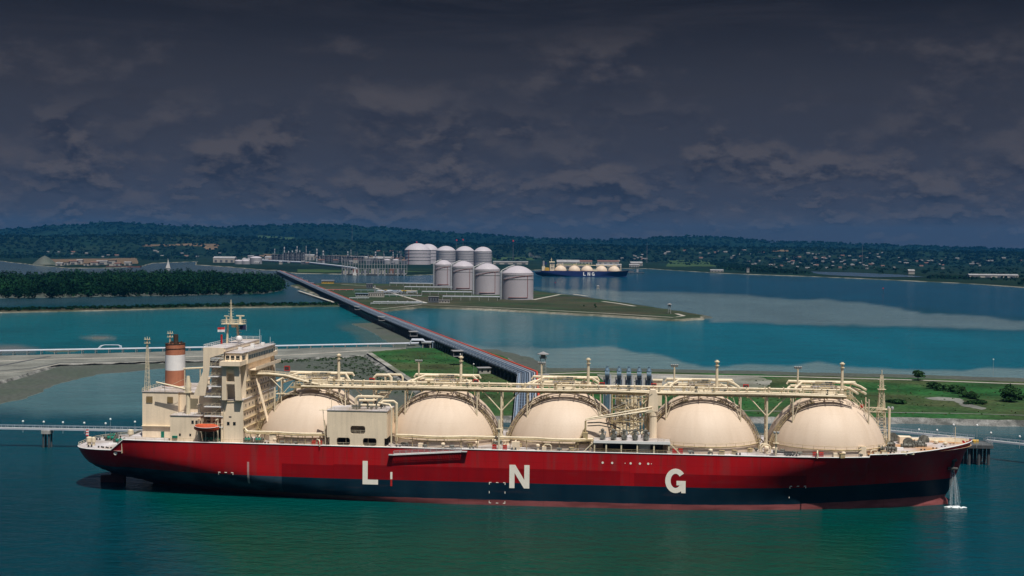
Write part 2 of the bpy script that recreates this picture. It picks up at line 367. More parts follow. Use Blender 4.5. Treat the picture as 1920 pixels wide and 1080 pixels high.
def make_water():
    us = np.concatenate([[-8, -4, -2, -1.2], np.linspace(-.8, .8, 640), [1.2, 2, 4, 8]])
    ds = np.concatenate([[2., 60.], CAM_H * FPX / np.linspace(1400, 7.5, 464)])
    U, Dd = np.meshgrid(us, ds); X = U * Dd; Y = Dd
    f = Y * cp + CAM_H * sp; uu = X / f; vv = (Y * sp - CAM_H * cp) / f
    PX = 960 + FPX * (uu * cr + vv * sr); PY = 540 - FPX * (-uu * sr + vv * cr)
    wx = PX + 26 * vnoise(PX / 60, PY / 18, 1) + 10 * vnoise(PX / 18, PY / 6, 2); wy = PY + 7 * vnoise(PX / 70, PY / 20, 3) + 3 * vnoise(PX / 20, PY / 7, 4)
    C = np.zeros(U.shape + (3,)); C[:] = (.000, .041, .058)
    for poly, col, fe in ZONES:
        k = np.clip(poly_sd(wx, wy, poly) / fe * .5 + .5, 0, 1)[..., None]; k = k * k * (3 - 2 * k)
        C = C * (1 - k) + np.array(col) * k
    C *= (1 + .22 * vnoise(X / 60, Y / 130, 5) + .10 * vnoise(X / 17, Y / 40, 6))[..., None]
    nr, nc = U.shape; V = np.stack([X, Y, np.zeros_like(X)], -1).reshape(-1, 3)
    i = np.arange(nr * nc).reshape(nr, nc); F = np.stack([i[:-1, :-1], i[:-1, 1:], i[1:, 1:], i[1:, :-1]], -1).reshape(-1, 4)
    me = D.meshes.new('water'); me.vertices.add(len(V)); me.vertices.foreach_set('co', V.ravel())
    me.loops.add(F.size); me.loops.foreach_set('vertex_index', F.ravel()); me.polygons.add(len(F))
    me.polygons.foreach_set('loop_start', np.arange(0, F.size, 4)); me.polygons.foreach_set('loop_total', np.full(len(F), 4)); me.update()
    a = me.color_attributes.new('depth_reflection_colour', 'FLOAT_COLOR', 'POINT')
    a.data.foreach_set('color', np.concatenate([np.clip(C.reshape(-1, 3), 0, 1), np.ones((len(V), 1))], 1).ravel())
    m = D.materials.new('sea_water'); m.use_nodes = True; N = m.node_tree.nodes; L = m.node_tree.links; b = N['Principled BSDF']
    at = N.new('ShaderNodeVertexColor'); at.layer_name = 'depth_reflection_colour'; L.new(at.outputs[0], b.inputs['Base Color'])
    b.inputs['Roughness'].default_value = .13; b.inputs['IOR'].default_value = 1.33; b.inputs['Specular IOR Level'].default_value = .13
    tc = N.new('ShaderNodeTexCoord'); mp = N.new('ShaderNodeMapping'); mp.inputs['Rotation'].default_value = (0, 0, .5); mp.inputs['Scale'].default_value = (1, 1.9, 1)
    L.new(tc.outputs['Object'], mp.inputs[0]); hs = None
    for s, w, d in ((.50, .42, 3), (.15, 1.1, 4), (.022, 2.2, 3)):
        t = N.new('ShaderNodeTexNoise'); t.inputs['Scale'].default_value = s; t.inputs['Detail'].default_value = d; L.new(mp.outputs[0], t.inputs[0])
        q = N.new('ShaderNodeMath'); q.operation = 'MULTIPLY_ADD'; L.new(t.outputs[0], q.inputs[0]); q.inputs[1].default_value = w
        if hs is None: q.inputs[2].default_value = 0
        else: L.new(hs, q.inputs[2])
        hs = q.outputs[0]
    bp = N.new('ShaderNodeBump'); bp.inputs['Strength'].default_value = 1.0; bp.inputs['Distance'].default_value = 1.0
    L.new(hs, bp.inputs['Height']); L.new(bp.outputs[0], b.inputs['Normal'])
    me.materials.append(m); o = D.objects.new('water', me); COL.objects.link(o); tag(o, kind='structure', label='blue green sea with pale shoals around the gas terminal')
make_water()

# ------------------------------------------------------------------ land
def outline(pxs, z, wob=.0, step=None, back=None):
    P = [gp(x, y, z) for x, y in pxs] + [Vector((a, b, z)) for a, b in back or ()]
    if sum(a.x * b.y - b.x * a.y for a, b in zip(P, P[1:] + P[:1])) < 0: P = P[::-1]
    if not wob: return P
    out = []; rnd = random.Random(len(pxs) * 31 + int(z * 10))
    for a, b in zip(P, P[1:] + P[:1]):
        k = max(1, min(14, int((b - a).length / (step or wob * 4))))
        for i in range(k):
            q = a.lerp(b, i / k)
            if i: q = q + Vector((rnd.uniform(-wob, wob), rnd.uniform(-wob, wob) * 1.6, 0))
            out.append(q)
    return out
def offset(P, d, z):
    k = len(P); out = []
    for i in range(k):
        a, b, c = P[i - 1], P[i], P[(i + 1) % k]
        n1 = Vector((b.y - a.y, a.x - b.x, 0)).normalized(); n2 = Vector((c.y - b.y, b.x - c.x, 0)).normalized()
        n = (n1 + n2); n = n.normalized() if n.length > .2 else n1
        out.append(Vector((b.x + n.x * d, b.y + n.y * d, z)))
    return out
def slab(name, pxs, z, rim, m_top, m_rim, wob=2., label=None, zb=-1.2, back=None):
    P = outline(pxs, z, wob, back=back); Q = offset(P, rim, zb); k = len(P); mb = MB()
    mb.add(P, [tuple(range(k))]); mb.cm = 1
    mb.add(P + Q, [(i, k + i, k + (i + 1) % k, (i + 1) % k) for i in range(k)])
    return tag(mb.build(name, [m_top, m_rim]), label, kind='structure')
def sheet(name, pxs, z, m, wob=0, label=None):
    P = outline(pxs, z, wob); return tag(MB().add(P, [tuple(range(len(P)))]).build(name, m), label, kind='structure')
def strip(name, pxs, z, w, m, label=None, parent=None):
    P = [gp(x, y, z) for x, y in pxs]; vs = []
    for i, p in enumerate(P):
        d = (P[min(i + 1, len(P) - 1)] - P[max(i - 1, 0)]).normalized(); n = Vector((-d.y, d.x, 0)) * w * .5
        vs += [p + n, p - n]
    mb = MB().add(vs, [(2 * i, 2 * i + 1, 2 * i + 3, 2 * i + 2) for i in range(len(P) - 1)])
    return tag(mb.build(name, m, parent), label, kind=None if parent else 'structure')

# jetty island behind the near ship
slab('jetty_island', [(690, 660), (763, 708), (820, 752), (870, 779), (1100, 781), (1400, 781), (1680, 782), (1920, 788), (2300, 800), (2300, 732), (1920, 716), (1720, 709), (1500, 704), (1300, 699), (1100, 695), (1020, 700), (985, 690), (945, 668), (905, 657), (870, 651), (780, 652)], 2.6, 7.5, M['grass'], M['rock'], 1.0, 'green grassed jetty island with a rock revetment shore')
slab('shore_mud', [(840, 648), (905, 655), (930, 655), (1000, 672), (1030, 690), (1100, 690), (1300, 693), (1500, 698), (1720, 703), (1920, 709), (2300, 720), (2300, 740), (1920, 720), (1500, 708), (1000, 706), (930, 680)], .35, 3, M['mud'], M['mud'], 2., 'brown mud fringe on the far shore of the jetty island')
slab('causeway', [(-400, 680), (0, 667), (205, 662), (380, 657), (690, 650), (760, 652), (700, 664), (520, 673), (380, 675), (110, 682), (60, 697), (0, 715), (-400, 800)], 1.6, 3., M['sand'], M['rock'], .8, 'pale sandy causeway carrying the long pipeline')
slab('tidal_flat', [(-400, 800), (0, 712), (60, 694), (110, 680), (380, 672), (690, 661), (765, 706), (825, 760), (880, 790), (760, 800), (700, 762), (640, 722), (600, 702), (540, 692), (480, 687), (380, 686), (300, 691), (180, 702), (100, 722), (50, 746), (0, 757), (-400, 860)], .12, 4, M['mud'], M['mud2'], 1.6, 'olive tidal mud flat below the causeway')
slab('tidal_flat', [(400, 688), (480, 683), (620, 684), (700, 700), (770, 740), (860, 796), (780, 812), (690, 770), (630, 728), (560, 700), (480, 694)], .06, 3, M['mud2'], M['mud2'], 1.6, 'grey wet mud flat behind the first tank of the near ship')
slab('sand_bar', [(85, 657), (105, 654), (135, 653.5), (152, 656), (140, 659), (100, 660)], .25, 3, M['mud'], M['mud'], .8, 'small dark sand bar beside the long pipeline')
slab('sand_bar', [(172, 633), (185, 631), (203, 632), (195, 634.5), (178, 635)], .25, 3, M['mud2'], M['mud2'], .8, 'small sand bar lying out in the blue bay')
slab('sand_spit', [(660, 607), (700, 605), (735, 617), (770, 640), (790, 650), (745, 652), (715, 632), (690, 618)], .3, 3, M['mud'], M['mud2'], 1.2, 'brown sand spit beside the pipe trestle')
slab('breakwater_spit', [(-400, 592), (0, 585), (200, 581), (350, 577), (500, 575), (640, 573), (720, 575), (720, 571), (640, 569.5), (500, 570), (350, 573), (200, 576), (0, 580), (-400, 586)], 1.2, 3, M['grass2'], M['shore'], 1.5, 'thin overgrown spit across the left bay')
slab('tank_peninsula', [(548, 534), (600, 552), (650, 568), (715, 581), (790, 574), (900, 578), (1000, 583), (1150, 591), (1265, 598), (1312, 596), (1316, 591), (1280, 584), (1200, 572), (1100, 557), (1004, 545), (900, 538), (810, 532), (720, 532), (620, 530)], 2.4, 7, M['grass2'], M['shore'], 2.5, 'flat peninsula of dry grass under the storage tanks')
slab('peninsula_tip', [(1255, 600), (1312, 598.5), (1334, 594.5), (1318, 590), (1296, 588), (1270, 592)], .5, 6, M['mud'], M['mud'], 1.5, 'low bare tip of the tank peninsula')
slab('mangrove_ground', [(-400, 562), (0, 558.5), (300, 554), (496, 550), (528, 544), (520, 536), (480, 526), (300, 521), (120, 523), (60, 529), (0, 530), (-400, 532)], .4, 1.5, M['mud'], M['mud'], 3, 'muddy ground of the mangrove island')
slab('mainland', [(-1200, 497), (-300, 491), (0, 489), (62, 496), (130, 502), (200, 502), (262, 499), (285, 493), (370, 490), (368, 496), (430, 500), (500, 506), (518, 506), (556, 512), (628, 513), (762, 516), (820, 514), (1000, 506), (1100, 503), (1212, 503), (1272, 507), (1360, 512), (1410, 514), (1526, 518), (1623, 522), (1817, 531), (1920, 538), (2300, 550), (3200, 575)], 1.6, 8, M['land'], M['shore'], 4, 'wooded mainland coast across the channel', back=[(24000, 3000), (24000, 16500), (-24000, 16500), (-24000, 5000)])
# tracks, gravel and sand on the land
sheet('gravel_yard', [(1120, 702), (1250, 702), (1420, 706), (1448, 714), (1440, 724), (1380, 732), (1240, 735), (1150, 728)], 2.66, M['gravel'], 1., 'pale gravel yard behind the loading arms')
strip('shore_track', [(1000, 702), (1100, 698.5), (1300, 703), (1500, 706.5), (1720, 712.5), (1920, 720), (2300, 733)], 2.7, 4.5, M['road'], 'pale track along the far shore of the jetty island')
strip('rock_path', [(1300, 769), (1660, 773), (1800, 775), (1920, 778.5), (2300, 790)], 2.72, 2.0, M['sand'], 'pale rough path above the revetment')
sheet('bare_sand', [(1732, 746), (1760, 744), (1800, 747), (1812, 756), (1850, 765), (1840, 768), (1806, 762), (1788, 752), (1750, 750)], 2.68, M['sand'], .6, 'bare sand scar in the grass of the jetty island')
strip('revetment_path', [(692, 661), (764, 708.5), (826, 752)], 2.75, 4.2, M['gravel'], 'grey edge path along the island corner')
strip('causeway_track', [(-300, 690), (0, 677), (110, 673), (380, 668), (520, 667), (690, 657)], 1.66, 5, M['road'], 'pale track on the causeway')
strip('shore_track', [(560, 545), (640, 571), (715, 579), (790, 571), (900, 575.5), (1000, 580), (1150, 588), (1262, 595), (1282, 592), (1268, 588)], 2.5, 5.5, M['road'], 'pale track along the near shore of the tank peninsula')
strip('tank_road', [(1000, 562), (1050, 552), (1075, 551.5), (1100, 555)], 2.5, 7, M['road'], 'pale road leading from the nearest storage tank')
strip('tank_road', [(1130, 565), (1160, 569), (1190, 574)], 2.5, 7, M['road'], 'short pale road on the right of the peninsula')
strip('tank_road', [(640, 533), (690, 536), (720, 545), (800, 568)], 2.5, 6, M['road'], 'pale road beside the site buildings')
sheet('lagoon', [(1520, 509), (1600, 511), (1690, 515), (1735, 519), (1640, 519.5), (1560, 516), (1530, 513)], 1.75, M['lagoon'], 2., 'narrow pale lagoon behind the right hand beach')
sheet('lagoon', [(195, 475), (270, 475), (268, 479), (200, 479)], 1.75, M['lagoon'], 2., 'narrow pale creek behind the sandy yard')

strip('drain_channel', [(-300, 722), (60, 690), (112, 680), (380, 673.5), (520, 671.5)], 1.7, 2.2, M['conc_dark'], 'dark drain along the lower edge of the causeway')
strip('causeway_kerb', [(-300, 733), (60, 694), (112, 682), (380, 675.2), (520, 673)], 1.72, 1.6, M['road'], 'pale kerb line below the dark drain')
strip('drain_channel', [(-60, 697), (30, 680), (92, 668)], 1.7, 3.0, M['conc_dark'], 'dark drain slanting across the left end of the causeway')

# hills
RIDGE = [(-600, 432), (0, 429), (100, 421), (200, 415), (260, 418), (330, 421), (420, 425), (480, 422), (560, 419), (640, 420), (720, 425), (800, 431), (900, 438), (960, 443), (1050, 447), (1150, 448), (1250, 443), (1330, 442), (1400, 446), (1440, 452), (1550, 453), (1700, 459), (1920, 466), (2500, 474)]
NEAR = [(-600, 440), (0, 438), (120, 440), (250, 437), (420, 441), (500, 444), (640, 449), (760, 452), (900, 455), (1050, 456), (1250, 459), (1500, 462), (1920, 471), (2500, 480)]
def hor(px): return HORIZON + (px - 960) * math.tan(ROLL)
def hills(name, prof, d0, label, depth, m, seed):
    xs = [p[0] for p in prof]; ys = [p[1] for p in prof]; cols = np.arange(-600, 2501, 7.0)
    top = np.interp(cols, xs, ys); h = (np.array([hor(c) for c in cols]) - top) / FPX * d0 + CAM_H
    h = np.maximum((h - 13) * (1 + .05 * vnoise(cols / 30, cols * 0, seed)) + 7 * vnoise(cols / 9, cols * 0 + 3, seed), 4)
    u = (cols - 960) / FPX; fr = np.array([-1, -.75, -.5, -.3, -.15, 0, .3, .7, 1]); shp = np.array([0, .16, .42, .68, .9, 1, .7, .3, 0])
    V = []
    for a, s in zip(fr, shp):
        y = d0 + a * depth * (1 + .2 * vnoise(cols / 40, cols * 0 + a * 3, seed + 1)); hh = h * s * (1 + .35 * (1 - s) * vnoise(cols / 18, cols * 0 + a * 9, seed + 2))
        V.append(np.stack([u * y, y, hh + 1.0], -1))
    V = np.array(V); nr, nc = V.shape[:2]; mb = MB(); i = np.arange(nr * nc).reshape(nr, nc)
    mb.add(V.reshape(-1, 3).tolist(), np.stack([i[:-1, :-1], i[:-1, 1:], i[1:, 1:], i[1:, :-1]], -1).reshape(-1, 4).tolist())
    o = tag(mb.build(name, m, smooth=True), label, kind='structure'); return V
HV1 = hills('hills', RIDGE, 12500, 'long blue forested ridge along the horizon', 2600, M['hill'], 21)
HV2 = hills('hills', NEAR, 8600, 'lower dark wooded slopes in front of the ridge', 1500, M['land'], 33)

# clearings laid on the slopes where they stand
from mathutils.bvhtree import BVHTree
def grid_faces(V):
    nr, nc = V.shape[:2]; i = np.arange(nr * nc).reshape(nr, nc)
    return np.stack([i[:-1, :-1], i[:-1, 1:], i[1:, 1:], i[1:, :-1]], -1).reshape(-1, 4).tolist()
_v = HV1.reshape(-1, 3).tolist(); _f = grid_faces(HV1); _o = len(_v)
_v += HV2.reshape(-1, 3).tolist(); _f += [[a + _o for a in f] for f in grid_faces(HV2)]; _o = len(_v)
_v += [(-30000, 2500, 1.6), (30000, 2500, 1.6), (30000, 16000, 1.6), (-30000, 16000, 1.6)]; _f.append([_o, _o + 1, _o + 2, _o + 3])
LAND_BVH = BVHTree.FromPolygons(_v, _f)
def hit(px, py):
    d = ray(px, py).normalized(); h = LAND_BVH.ray_cast(Vector((0, 0, CAM_H)), d)
    return h[0] if h[0] is not None else None
def drape(name, quad, m, label, nx=8, ny=3, lift=1.2):
    rnd = random.Random(int(quad[0][0])); G = []; pts = []
    for j in range(ny + 1):
        for i in range(nx + 1):
            u, v = i / nx, j / ny; (ax, ay), (bx, by), (cx, cy), (dx, dy) = quad
            x = (ax * (1 - u) + bx * u) * (1 - v) + (dx * (1 - u) + cx * u) * v; y = (ay * (1 - u) + by * u) * (1 - v) + (dy * (1 - u) + cy * u) * v
            if j in (0, ny): y += rnd.uniform(-.5, .5)
            h = hit(x + (rnd.uniform(-3, 3) if i in (0, nx) else 0), y)
            if h is None: return
            pts.append(h + Vector((0, 0, lift)))
    w = nx + 1
    MBo = MB().add(pts, [(j * w + i, j * w + i + 1, (j + 1) * w + i + 1, (j + 1) * w + i) for j in range(ny) for i in range(nx)])
    tag(MBo.build(name, m), label, kind='structure')
drape('bare_ground', [(330, 457), (410, 457.5), (408, 462), (332, 461)], M['earth'], 'tan cleared slope behind the harbour')
drape('bare_ground', [(262, 459), (328, 458.5), (326, 461.5), (268, 462)], M['earth'], 'wide tan cutting below the left hills')
drape('bare_ground', [(378, 462), (410, 462), (404, 468), (384, 468)], M['earth'], 'small tan cutting beside the depot')
drape('bare_ground', [(90, 486), (255, 484), (258, 495), (78, 497)], M['earth'], 'sandy yard on the left point with heaps', 10, 4, .5)
drape('bare_ground', [(1450, 469), (1482, 469), (1478, 472), (1448, 472)], M['earth'], 'small pale clearing among the right hand houses')
drape('bare_ground', [(1255, 487), (1330, 489), (1345, 500), (1250, 500)], M['field'], 'pale grassy foreshore right of the far ship', 8, 3, .6)
drape('bare_ground', [(470, 476), (760, 481), (760, 487), (500, 483)], M['earth'], 'long tan ground strip in front of the process plant', 12, 3, .5)
drape('bare_ground', [(880, 481), (1000, 483), (1000, 488), (930, 488)], M['field'], 'pale grass strip right of the far tanks', 8, 3, .5)
drape('bare_ground', [(560, 505), (760, 508), (810, 510), (560, 511)], M['field'], 'green bank behind the harbour wharf', 10, 2, .5)
drape('green_field', [(482, 441), (556, 446), (548, 451), (484, 449)], M['field'], 'bright green field below the long ridge')

# ------------------------------------------------------------------ woods
def quads_obj(name, C, R, H, n, m, size, label, seed, group=None, kind='stuff', flat=.5, full=False):
    """crowns at C (base points), radius R, height H; each made of n small leaf clump faces spread through its volume"""
    r = np.random.default_rng(seed); k = len(C); C = np.asarray(C, float); R = np.asarray(R, float); H = np.asarray(H, float)
    d = r.normal(size=(k, n, 3)); d /= np.linalg.norm(d, axis=2, keepdims=True); d[..., 2] = d[..., 2] if full else np.abs(d[..., 2]) * 1.05 - .25
    rad = r.uniform(.72, 1.05, (k, n, 1))
    P = d * rad * np.stack([R, R, H * .5], -1)[:, None, :]; P[..., 2] += (H * .55)[:, None]; P += C[:, None, :]
    nrm = d + r.normal(size=d.shape) * flat; nrm /= np.linalg.norm(nrm, axis=2, keepdims=True)
    a = np.cross(nrm, r.normal(size=d.shape)); a /= np.linalg.norm(a, axis=2, keepdims=True); b = np.cross(nrm, a)
    s = (np.asarray(size) * np.ones(k))[:, None, None] * r.uniform(.6, 1.3, (k, n, 1))
    V = np.stack([P - a * s - b * s * .7, P + a * s - b * s * .5, P + a * s * .8 + b * s, P - a * s * .6 + b * s * .8], 2).reshape(-1, 3)
    nf = k * n; me = D.meshes.new(name); me.vertices.add(len(V)); me.vertices.foreach_set('co', V.ravel())
    me.loops.add(nf * 4); me.loops.foreach_set('vertex_index', np.arange(nf * 4)); me.polygons.add(nf)
    me.polygons.foreach_set('loop_start', np.arange(0, nf * 4, 4)); me.polygons.foreach_set('loop_total', np.full(nf, 4)); me.update(); me.materials.append(m)
    o = D.objects.new(name, me); COL.objects.link(o); return tag(o, label, kind=kind, group=group)
def scatter(poly_px, n, seed, z=0.):
    P = [gp(x, y, z) for x, y in poly_px]; A = [(p.x, p.y) for p in P]; r = np.random.default_rng(seed)
    x0, x1 = min(a[0] for a in A), max(a[0] for a in A); y0, y1 = min(a[1] for a in A), max(a[1] for a in A)
    out = []
    while len(out) < n:
        x = r.uniform(x0, x1, n * 3); y = r.uniform(y0, y1, n * 3); ok = poly_sd(x, y, A) > 0
        out += list(zip(x[ok], y[ok]))
    return np.array([(a, b, z) for a, b in out[:n]])
C = scatter([(-420, 564.5), (0, 561), (300, 556.5), (500, 552.5), (536, 545.5), (524, 536), (480, 527), (300, 522), (120, 524), (60, 530), (0, 531), (-420, 533)], 4200, 3, .4)
r = np.random.default_rng(4)
quads_obj('mangrove_forest', C, r.uniform(4, 8.5, len(C)), r.uniform(11, 23, len(C)) * (1 + .9 * vnoise(C[:, 0] / 60, C[:, 1] / 60, 9)), 48, M['forest'], 1.35, 'dense dark green mangrove forest on the left island', 5, full=True)
k_ = r.permutation(len(C))[:420]
quads_obj('mangrove_forest', C[k_] + [0, 0, 2.0], r.uniform(3, 7, 420), r.uniform(14, 27, 420), 46, M['forest_light'], 1.1, 'taller paler crowns standing out of the mangrove forest', 25)
C = scatter([(-420, 590), (0, 584), (200, 580), (350, 576.5), (500, 574.5), (640, 572.5), (640, 570), (500, 571), (350, 574), (200, 577), (0, 581), (-420, 586)], 700, 6, 1.)
quads_obj('spit_scrub', C, r.uniform(1.5, 4, 700), r.uniform(1.5, 4.5, 700), 26, M['forest'], .8, 'low dark scrub along the thin spit', 7)
C = np.concatenate([scatter([(560, 688), (700, 668), (760, 712), (800, 745), (700, 735), (620, 695)], 260, 8, .1), scatter([(500, 678), (690, 666), (680, 672), (520, 682)], 150, 18, .3)])
quads_obj('flat_scrub', C, r.uniform(.4, 1.7, len(C)), r.uniform(.3, 1.0, len(C)), 14, M['scrub'], .35, 'low green scrub growing on the mud flat', 9)
# woods on the mainland, thinning round the settlements
def far_forest():
    C = []; R = []; H = []
    for poly, n, seed, lo, hi in (
        ([(-900, 478), (0, 477), (170, 473), (300, 474), (365, 487), (280, 489), (200, 481), (0, 487), (-900, 494)], 2200, 11, 9, 17),
        ([(-900, 462), (0, 462), (330, 464), (480, 466), (500, 474), (300, 474), (0, 477), (-900, 478)], 2600, 12, 12, 22),
        ([(500, 466), (760, 468), (1000, 470), (1250, 474), (1250, 480), (930, 477), (760, 474), (500, 474)], 1900, 13, 12, 22),
        ([(1200, 476), (1500, 479), (1920, 484), (2400, 490), (2400, 545), (1920, 532), (1830, 528), (1760, 516), (1540, 508), (1420, 510), (1250, 498)], 3600, 14, 7, 14),
        ([(1330, 492), (1420, 500), (1500, 512), (1526, 515), (1420, 512), (1350, 506)], 500, 15, 6, 11),
        ([(1000, 476), (1240, 478), (1330, 490), (1100, 487), (930, 482)], 800, 16, 9, 15),
        ([(1740, 520), (1920, 528), (2300, 540), (2300, 546), (1920, 534), (1820, 529), (1740, 524)], 450, 17, 6, 11)):
        c = scatter(poly, n * 2, seed, 1.5); q = np.random.default_rng(seed + 50)
        keep = vnoise(c[:, 0] / 240, c[:, 1] / 420, seed) > -.16; c = c[keep]
        C.append(c); R.append(q.uniform(lo * .5, hi * .75, len(c))); H.append(q.uniform(lo * .8, hi * 1.05, len(c)))
    C = np.concatenate(C); R = np.concatenate(R); H = np.concatenate(H)
    quads_obj('mainland_forest', C, R, H, 14, M['forest2'], R * .36, 'dark tropical woodland covering the far mainland', 19)
    HVs = []
    for V, k, seed in ((HV1, 5200, 61), (HV2, 6000, 62)):
        q = np.random.default_rng(seed); a = q.uniform(0.2, 5.4, k); j = q.uniform(0, V.shape[1] - 1.01, k)
        ai, ji = a.astype(int), j.astype(int); fa, fj = (a - ai)[:, None], (j - ji)[:, None]
        HVs.append((V[ai, ji] * (1 - fa) + V[ai + 1, ji] * fa) * (1 - fj) + (V[ai, ji + 1] * (1 - fa) + V[ai + 1, ji + 1] * fa) * fj)
    c = np.concatenate(HVs); q = np.random.default_rng(63); s = c[:, 1] / 12000
    quads_obj('hill_forest', c - [0, 0, 3], q.uniform(9, 24, len(c)) * s, q.uniform(12, 25, len(c)) * s, 12, M['hill'], 7.5 * s, 'forest canopy covering the far ridge and slopes', 64)
far_forest()
# ------------------------------------------------------------------ the near gas carrier
SHIP_RZ = math.radians(-4.8); SHIP_LOC = Vector((-154.57, 439.01, 0))
SHIP_MW = Matrix.Translation(SHIP_LOC) @ Matrix.Rotation(SHIP_RZ, 4, 'Z')
def S2W(x, y, z): return SHIP_MW @ Vector((x, y, z))
ship = thing('gas_carrier', 'red gas carrier with five cream domes and LNG on its hull, moored in front', 'ship', SHIP_LOC, SHIP_RZ)

def hull_material():
    m = D.materials.new('hull_paint'); m.use_nodes = True; N = m.node_tree.nodes; L = m.node_tree.links; b = N['Principled BSDF']
    tc = N.new('ShaderNodeTexCoord'); sep = N.new('ShaderNodeSeparateXYZ'); L.new(tc.outputs['Object'], sep.inputs[0]); X, Z = sep.outputs[0], sep.outputs[2]
    def mt(op, a, bb, c=None, clamp=False):
        q = N.new('ShaderNodeMath'); q.operation = op; q.use_clamp = clamp
        for i, v in enumerate((a, bb, c)):
            if v is None: continue
            if isinstance(v, (int, float)): q.inputs[i].default_value = v
            else: L.new(v, q.inputs[i])
        return q.outputs[0]
    def noise(s, d, scale=(1, 1, 1)):
        mp = N.new('ShaderNodeMapping'); mp.inputs['Scale'].default_value = scale; L.new(tc.outputs['Object'], mp.inputs[0])
        t = N.new('ShaderNodeTexNoise'); t.inputs['Scale'].default_value = s; t.inputs['Detail'].default_value = d; L.new(mp.outputs[0], t.inputs[0]); return t.outputs[0]
    def rng(x, a, bb, lo=0., hi=1.):
        q = N.new('ShaderNodeMapRange'); L.new(x, q.inputs[0])
        for i, v in enumerate((a, bb, lo, hi)): q.inputs[i + 1].default_value = v
        return q.outputs[0]
    def mix(f, a, bb):
        x = N.new('ShaderNodeMix'); x.data_type = 'RGBA'
        for i, q in ((0, f), (6, a), (7, bb)):
            if isinstance(q, tuple): x.inputs[i].default_value = (*q, 1)
            elif isinstance(q, (int, float)): x.inputs[i].default_value = q
            else: L.new(q, x.inputs[i])
        return x.outputs[2]
    def step(x, e): return mt('GREATER_THAN', x, e)
    def band(x, a, bb): return mt('MULTIPLY', step(x, a), mt('LESS_THAN', x, bb))
    bow = mt('MULTIPLY', mt('MAXIMUM', mt('SUBTRACT', X, 250), 0), .030); aft = mt('MULTIPLY', mt('MAXIMUM', mt('SUBTRACT', 95, X), 0), .012)
    z = mt('SUBTRACT', mt('SUBTRACT', Z, bow), aft)
    red = mix(rng(noise(.05, 6), .35, .65), (.43, .010, .014), (.34, .008, .012))
    red = mix(mt('MULTIPLY', rng(noise(.5, 6, (1, 1, .05)), .48, .70), .42), red, (.20, .045, .045))       # chalky run marks
    # repainted stretch amidships, darker and cleaner, its top edge stepped where the stagings hung
    top = mt('ADD', 11.9, mt('MULTIPLY', step(X, 98), .35)); top = mt('SUBTRACT', top, mt('MULTIPLY', step(X, 196), .5))
    patch = mt('MULTIPLY', band(X, 80.4, 253.2), mt('LESS_THAN', z, top))
    gapm = mt('SUBTRACT', 1, mt('MULTIPLY', band(X, 193, 197.5), .55))
    dark = mix(rng(noise(.3, 5, (1, 1, .08)), .35, .7), (.225, .003, .006), (.175, .004, .007))
    c = mix(mt('MULTIPLY', mt('MULTIPLY', patch, gapm), .85), red, dark)
    blue = mix(rng(noise(.12, 6, (1, 1, .35)), .35, .68), (.003, .017, .032), (.008, .026, .042))
    faded = mix(rng(noise(.25, 6, (.6, 1, 1.6)), .42, .62), (.050, .085, .12), (.018, .030, .045))
    blue = mix(mt('MULTIPLY', mt('LESS_THAN', X, 80.4), .75), blue, faded)
    c = mix(mt('LESS_THAN', z, 7.5), c, blue)
    boot = mix(rng(noise(.35, 6, (.25, 1, 1.5)), .35, .65), (.27, .085, .085), (.15, .045, .045))
    c = mix(mt('LESS_THAN', mt('ADD', z, mt('MULTIPLY', noise(.2, 4), .5)), 2.0), c, boot)
    streak = mt('MULTIPLY', band(X, 68.6, 69.3), band(z, 4.5, 12.0)); c = mix(mt('MULTIPLY', streak, .5), c, (.6, .5, .48))
    rust = mt('MULTIPLY', rng(noise(.9, 6, (1, 1, .10)), .60, .74), rng(Z, 10, 18.2, .05, .65)); c = mix(rust, c, (.085, .022, .012))
    scuff = mt('MULTIPLY', rng(noise(.35, 7, (.35, 1, 2.2)), .58, .70), .12); c = mix(scuff, c, (.10, .055, .055))
    # plate seams
    seam = mt('MAXIMUM', mt('GREATER_THAN', mt('FRACT', mt('MULTIPLY', X, 1 / 14.0), 0), .988), mt('GREATER_THAN', mt('FRACT', mt('MULTIPLY', Z, 1 / 2.9), 0), .965))
    c = mix(mt('MULTIPLY', seam, .22), c, (.02, .005, .005))
    L.new(c, b.inputs['Base Color']); b.inputs['Roughness'].default_value = .42; b.inputs['Specular IOR Level'].default_value = .12
    bp = N.new('ShaderNodeBump'); bp.inputs['Strength'].default_value = .25; bp.inputs['Distance'].default_value = .15
    L.new(noise(.16, 3, (1, 1, .8)), bp.inputs['Height']); L.new(bp.outputs[0], b.inputs['Normal'])
    return m

FL = np.array([-.35, -.15, 0, .06, .12, .2, .3, .4, .5, .6, .7, .8, .9, 1.0])
def lv(f, pts): return float(np.interp(f, [p[0] for p in pts], [p[1] for p in pts]))
XA = [(-.35, 40), (-.15, 34), (0, 28), (.1, 22), (.2, 16.5), (.3, 12), (.4, 9), (.5, 7), (.6, 5.5), (.7, 4.5), (.85, 3.4), (1, 2.9)]
XF = [(-.35, 300), (-.15, 303), (0, 303.2), (.06, 303), (.12, 302), (.2, 303), (.4, 305), (.6, 306.6), (.8, 308.2), (1, 310.4)]
LA = [(-.35, 110), (0, 96), (.3, 74), (.6, 59), (1, 53)]
PA = [(-.35, 1.25), (0, 1.4), (.3, 1.85), (.6, 2.45), (1, 2.9)]
LFw = [(-.35, 96), (0, 92), (.5, 82), (1, 62)]
PF = [(-.35, 1.4), (0, 1.3), (.3, 1.3), (.6, 1.45), (1, 1.8)]
def sup(t, p): t = min(max(t, 0), 1); return (1 - (1 - t) ** p) ** (1 / p)
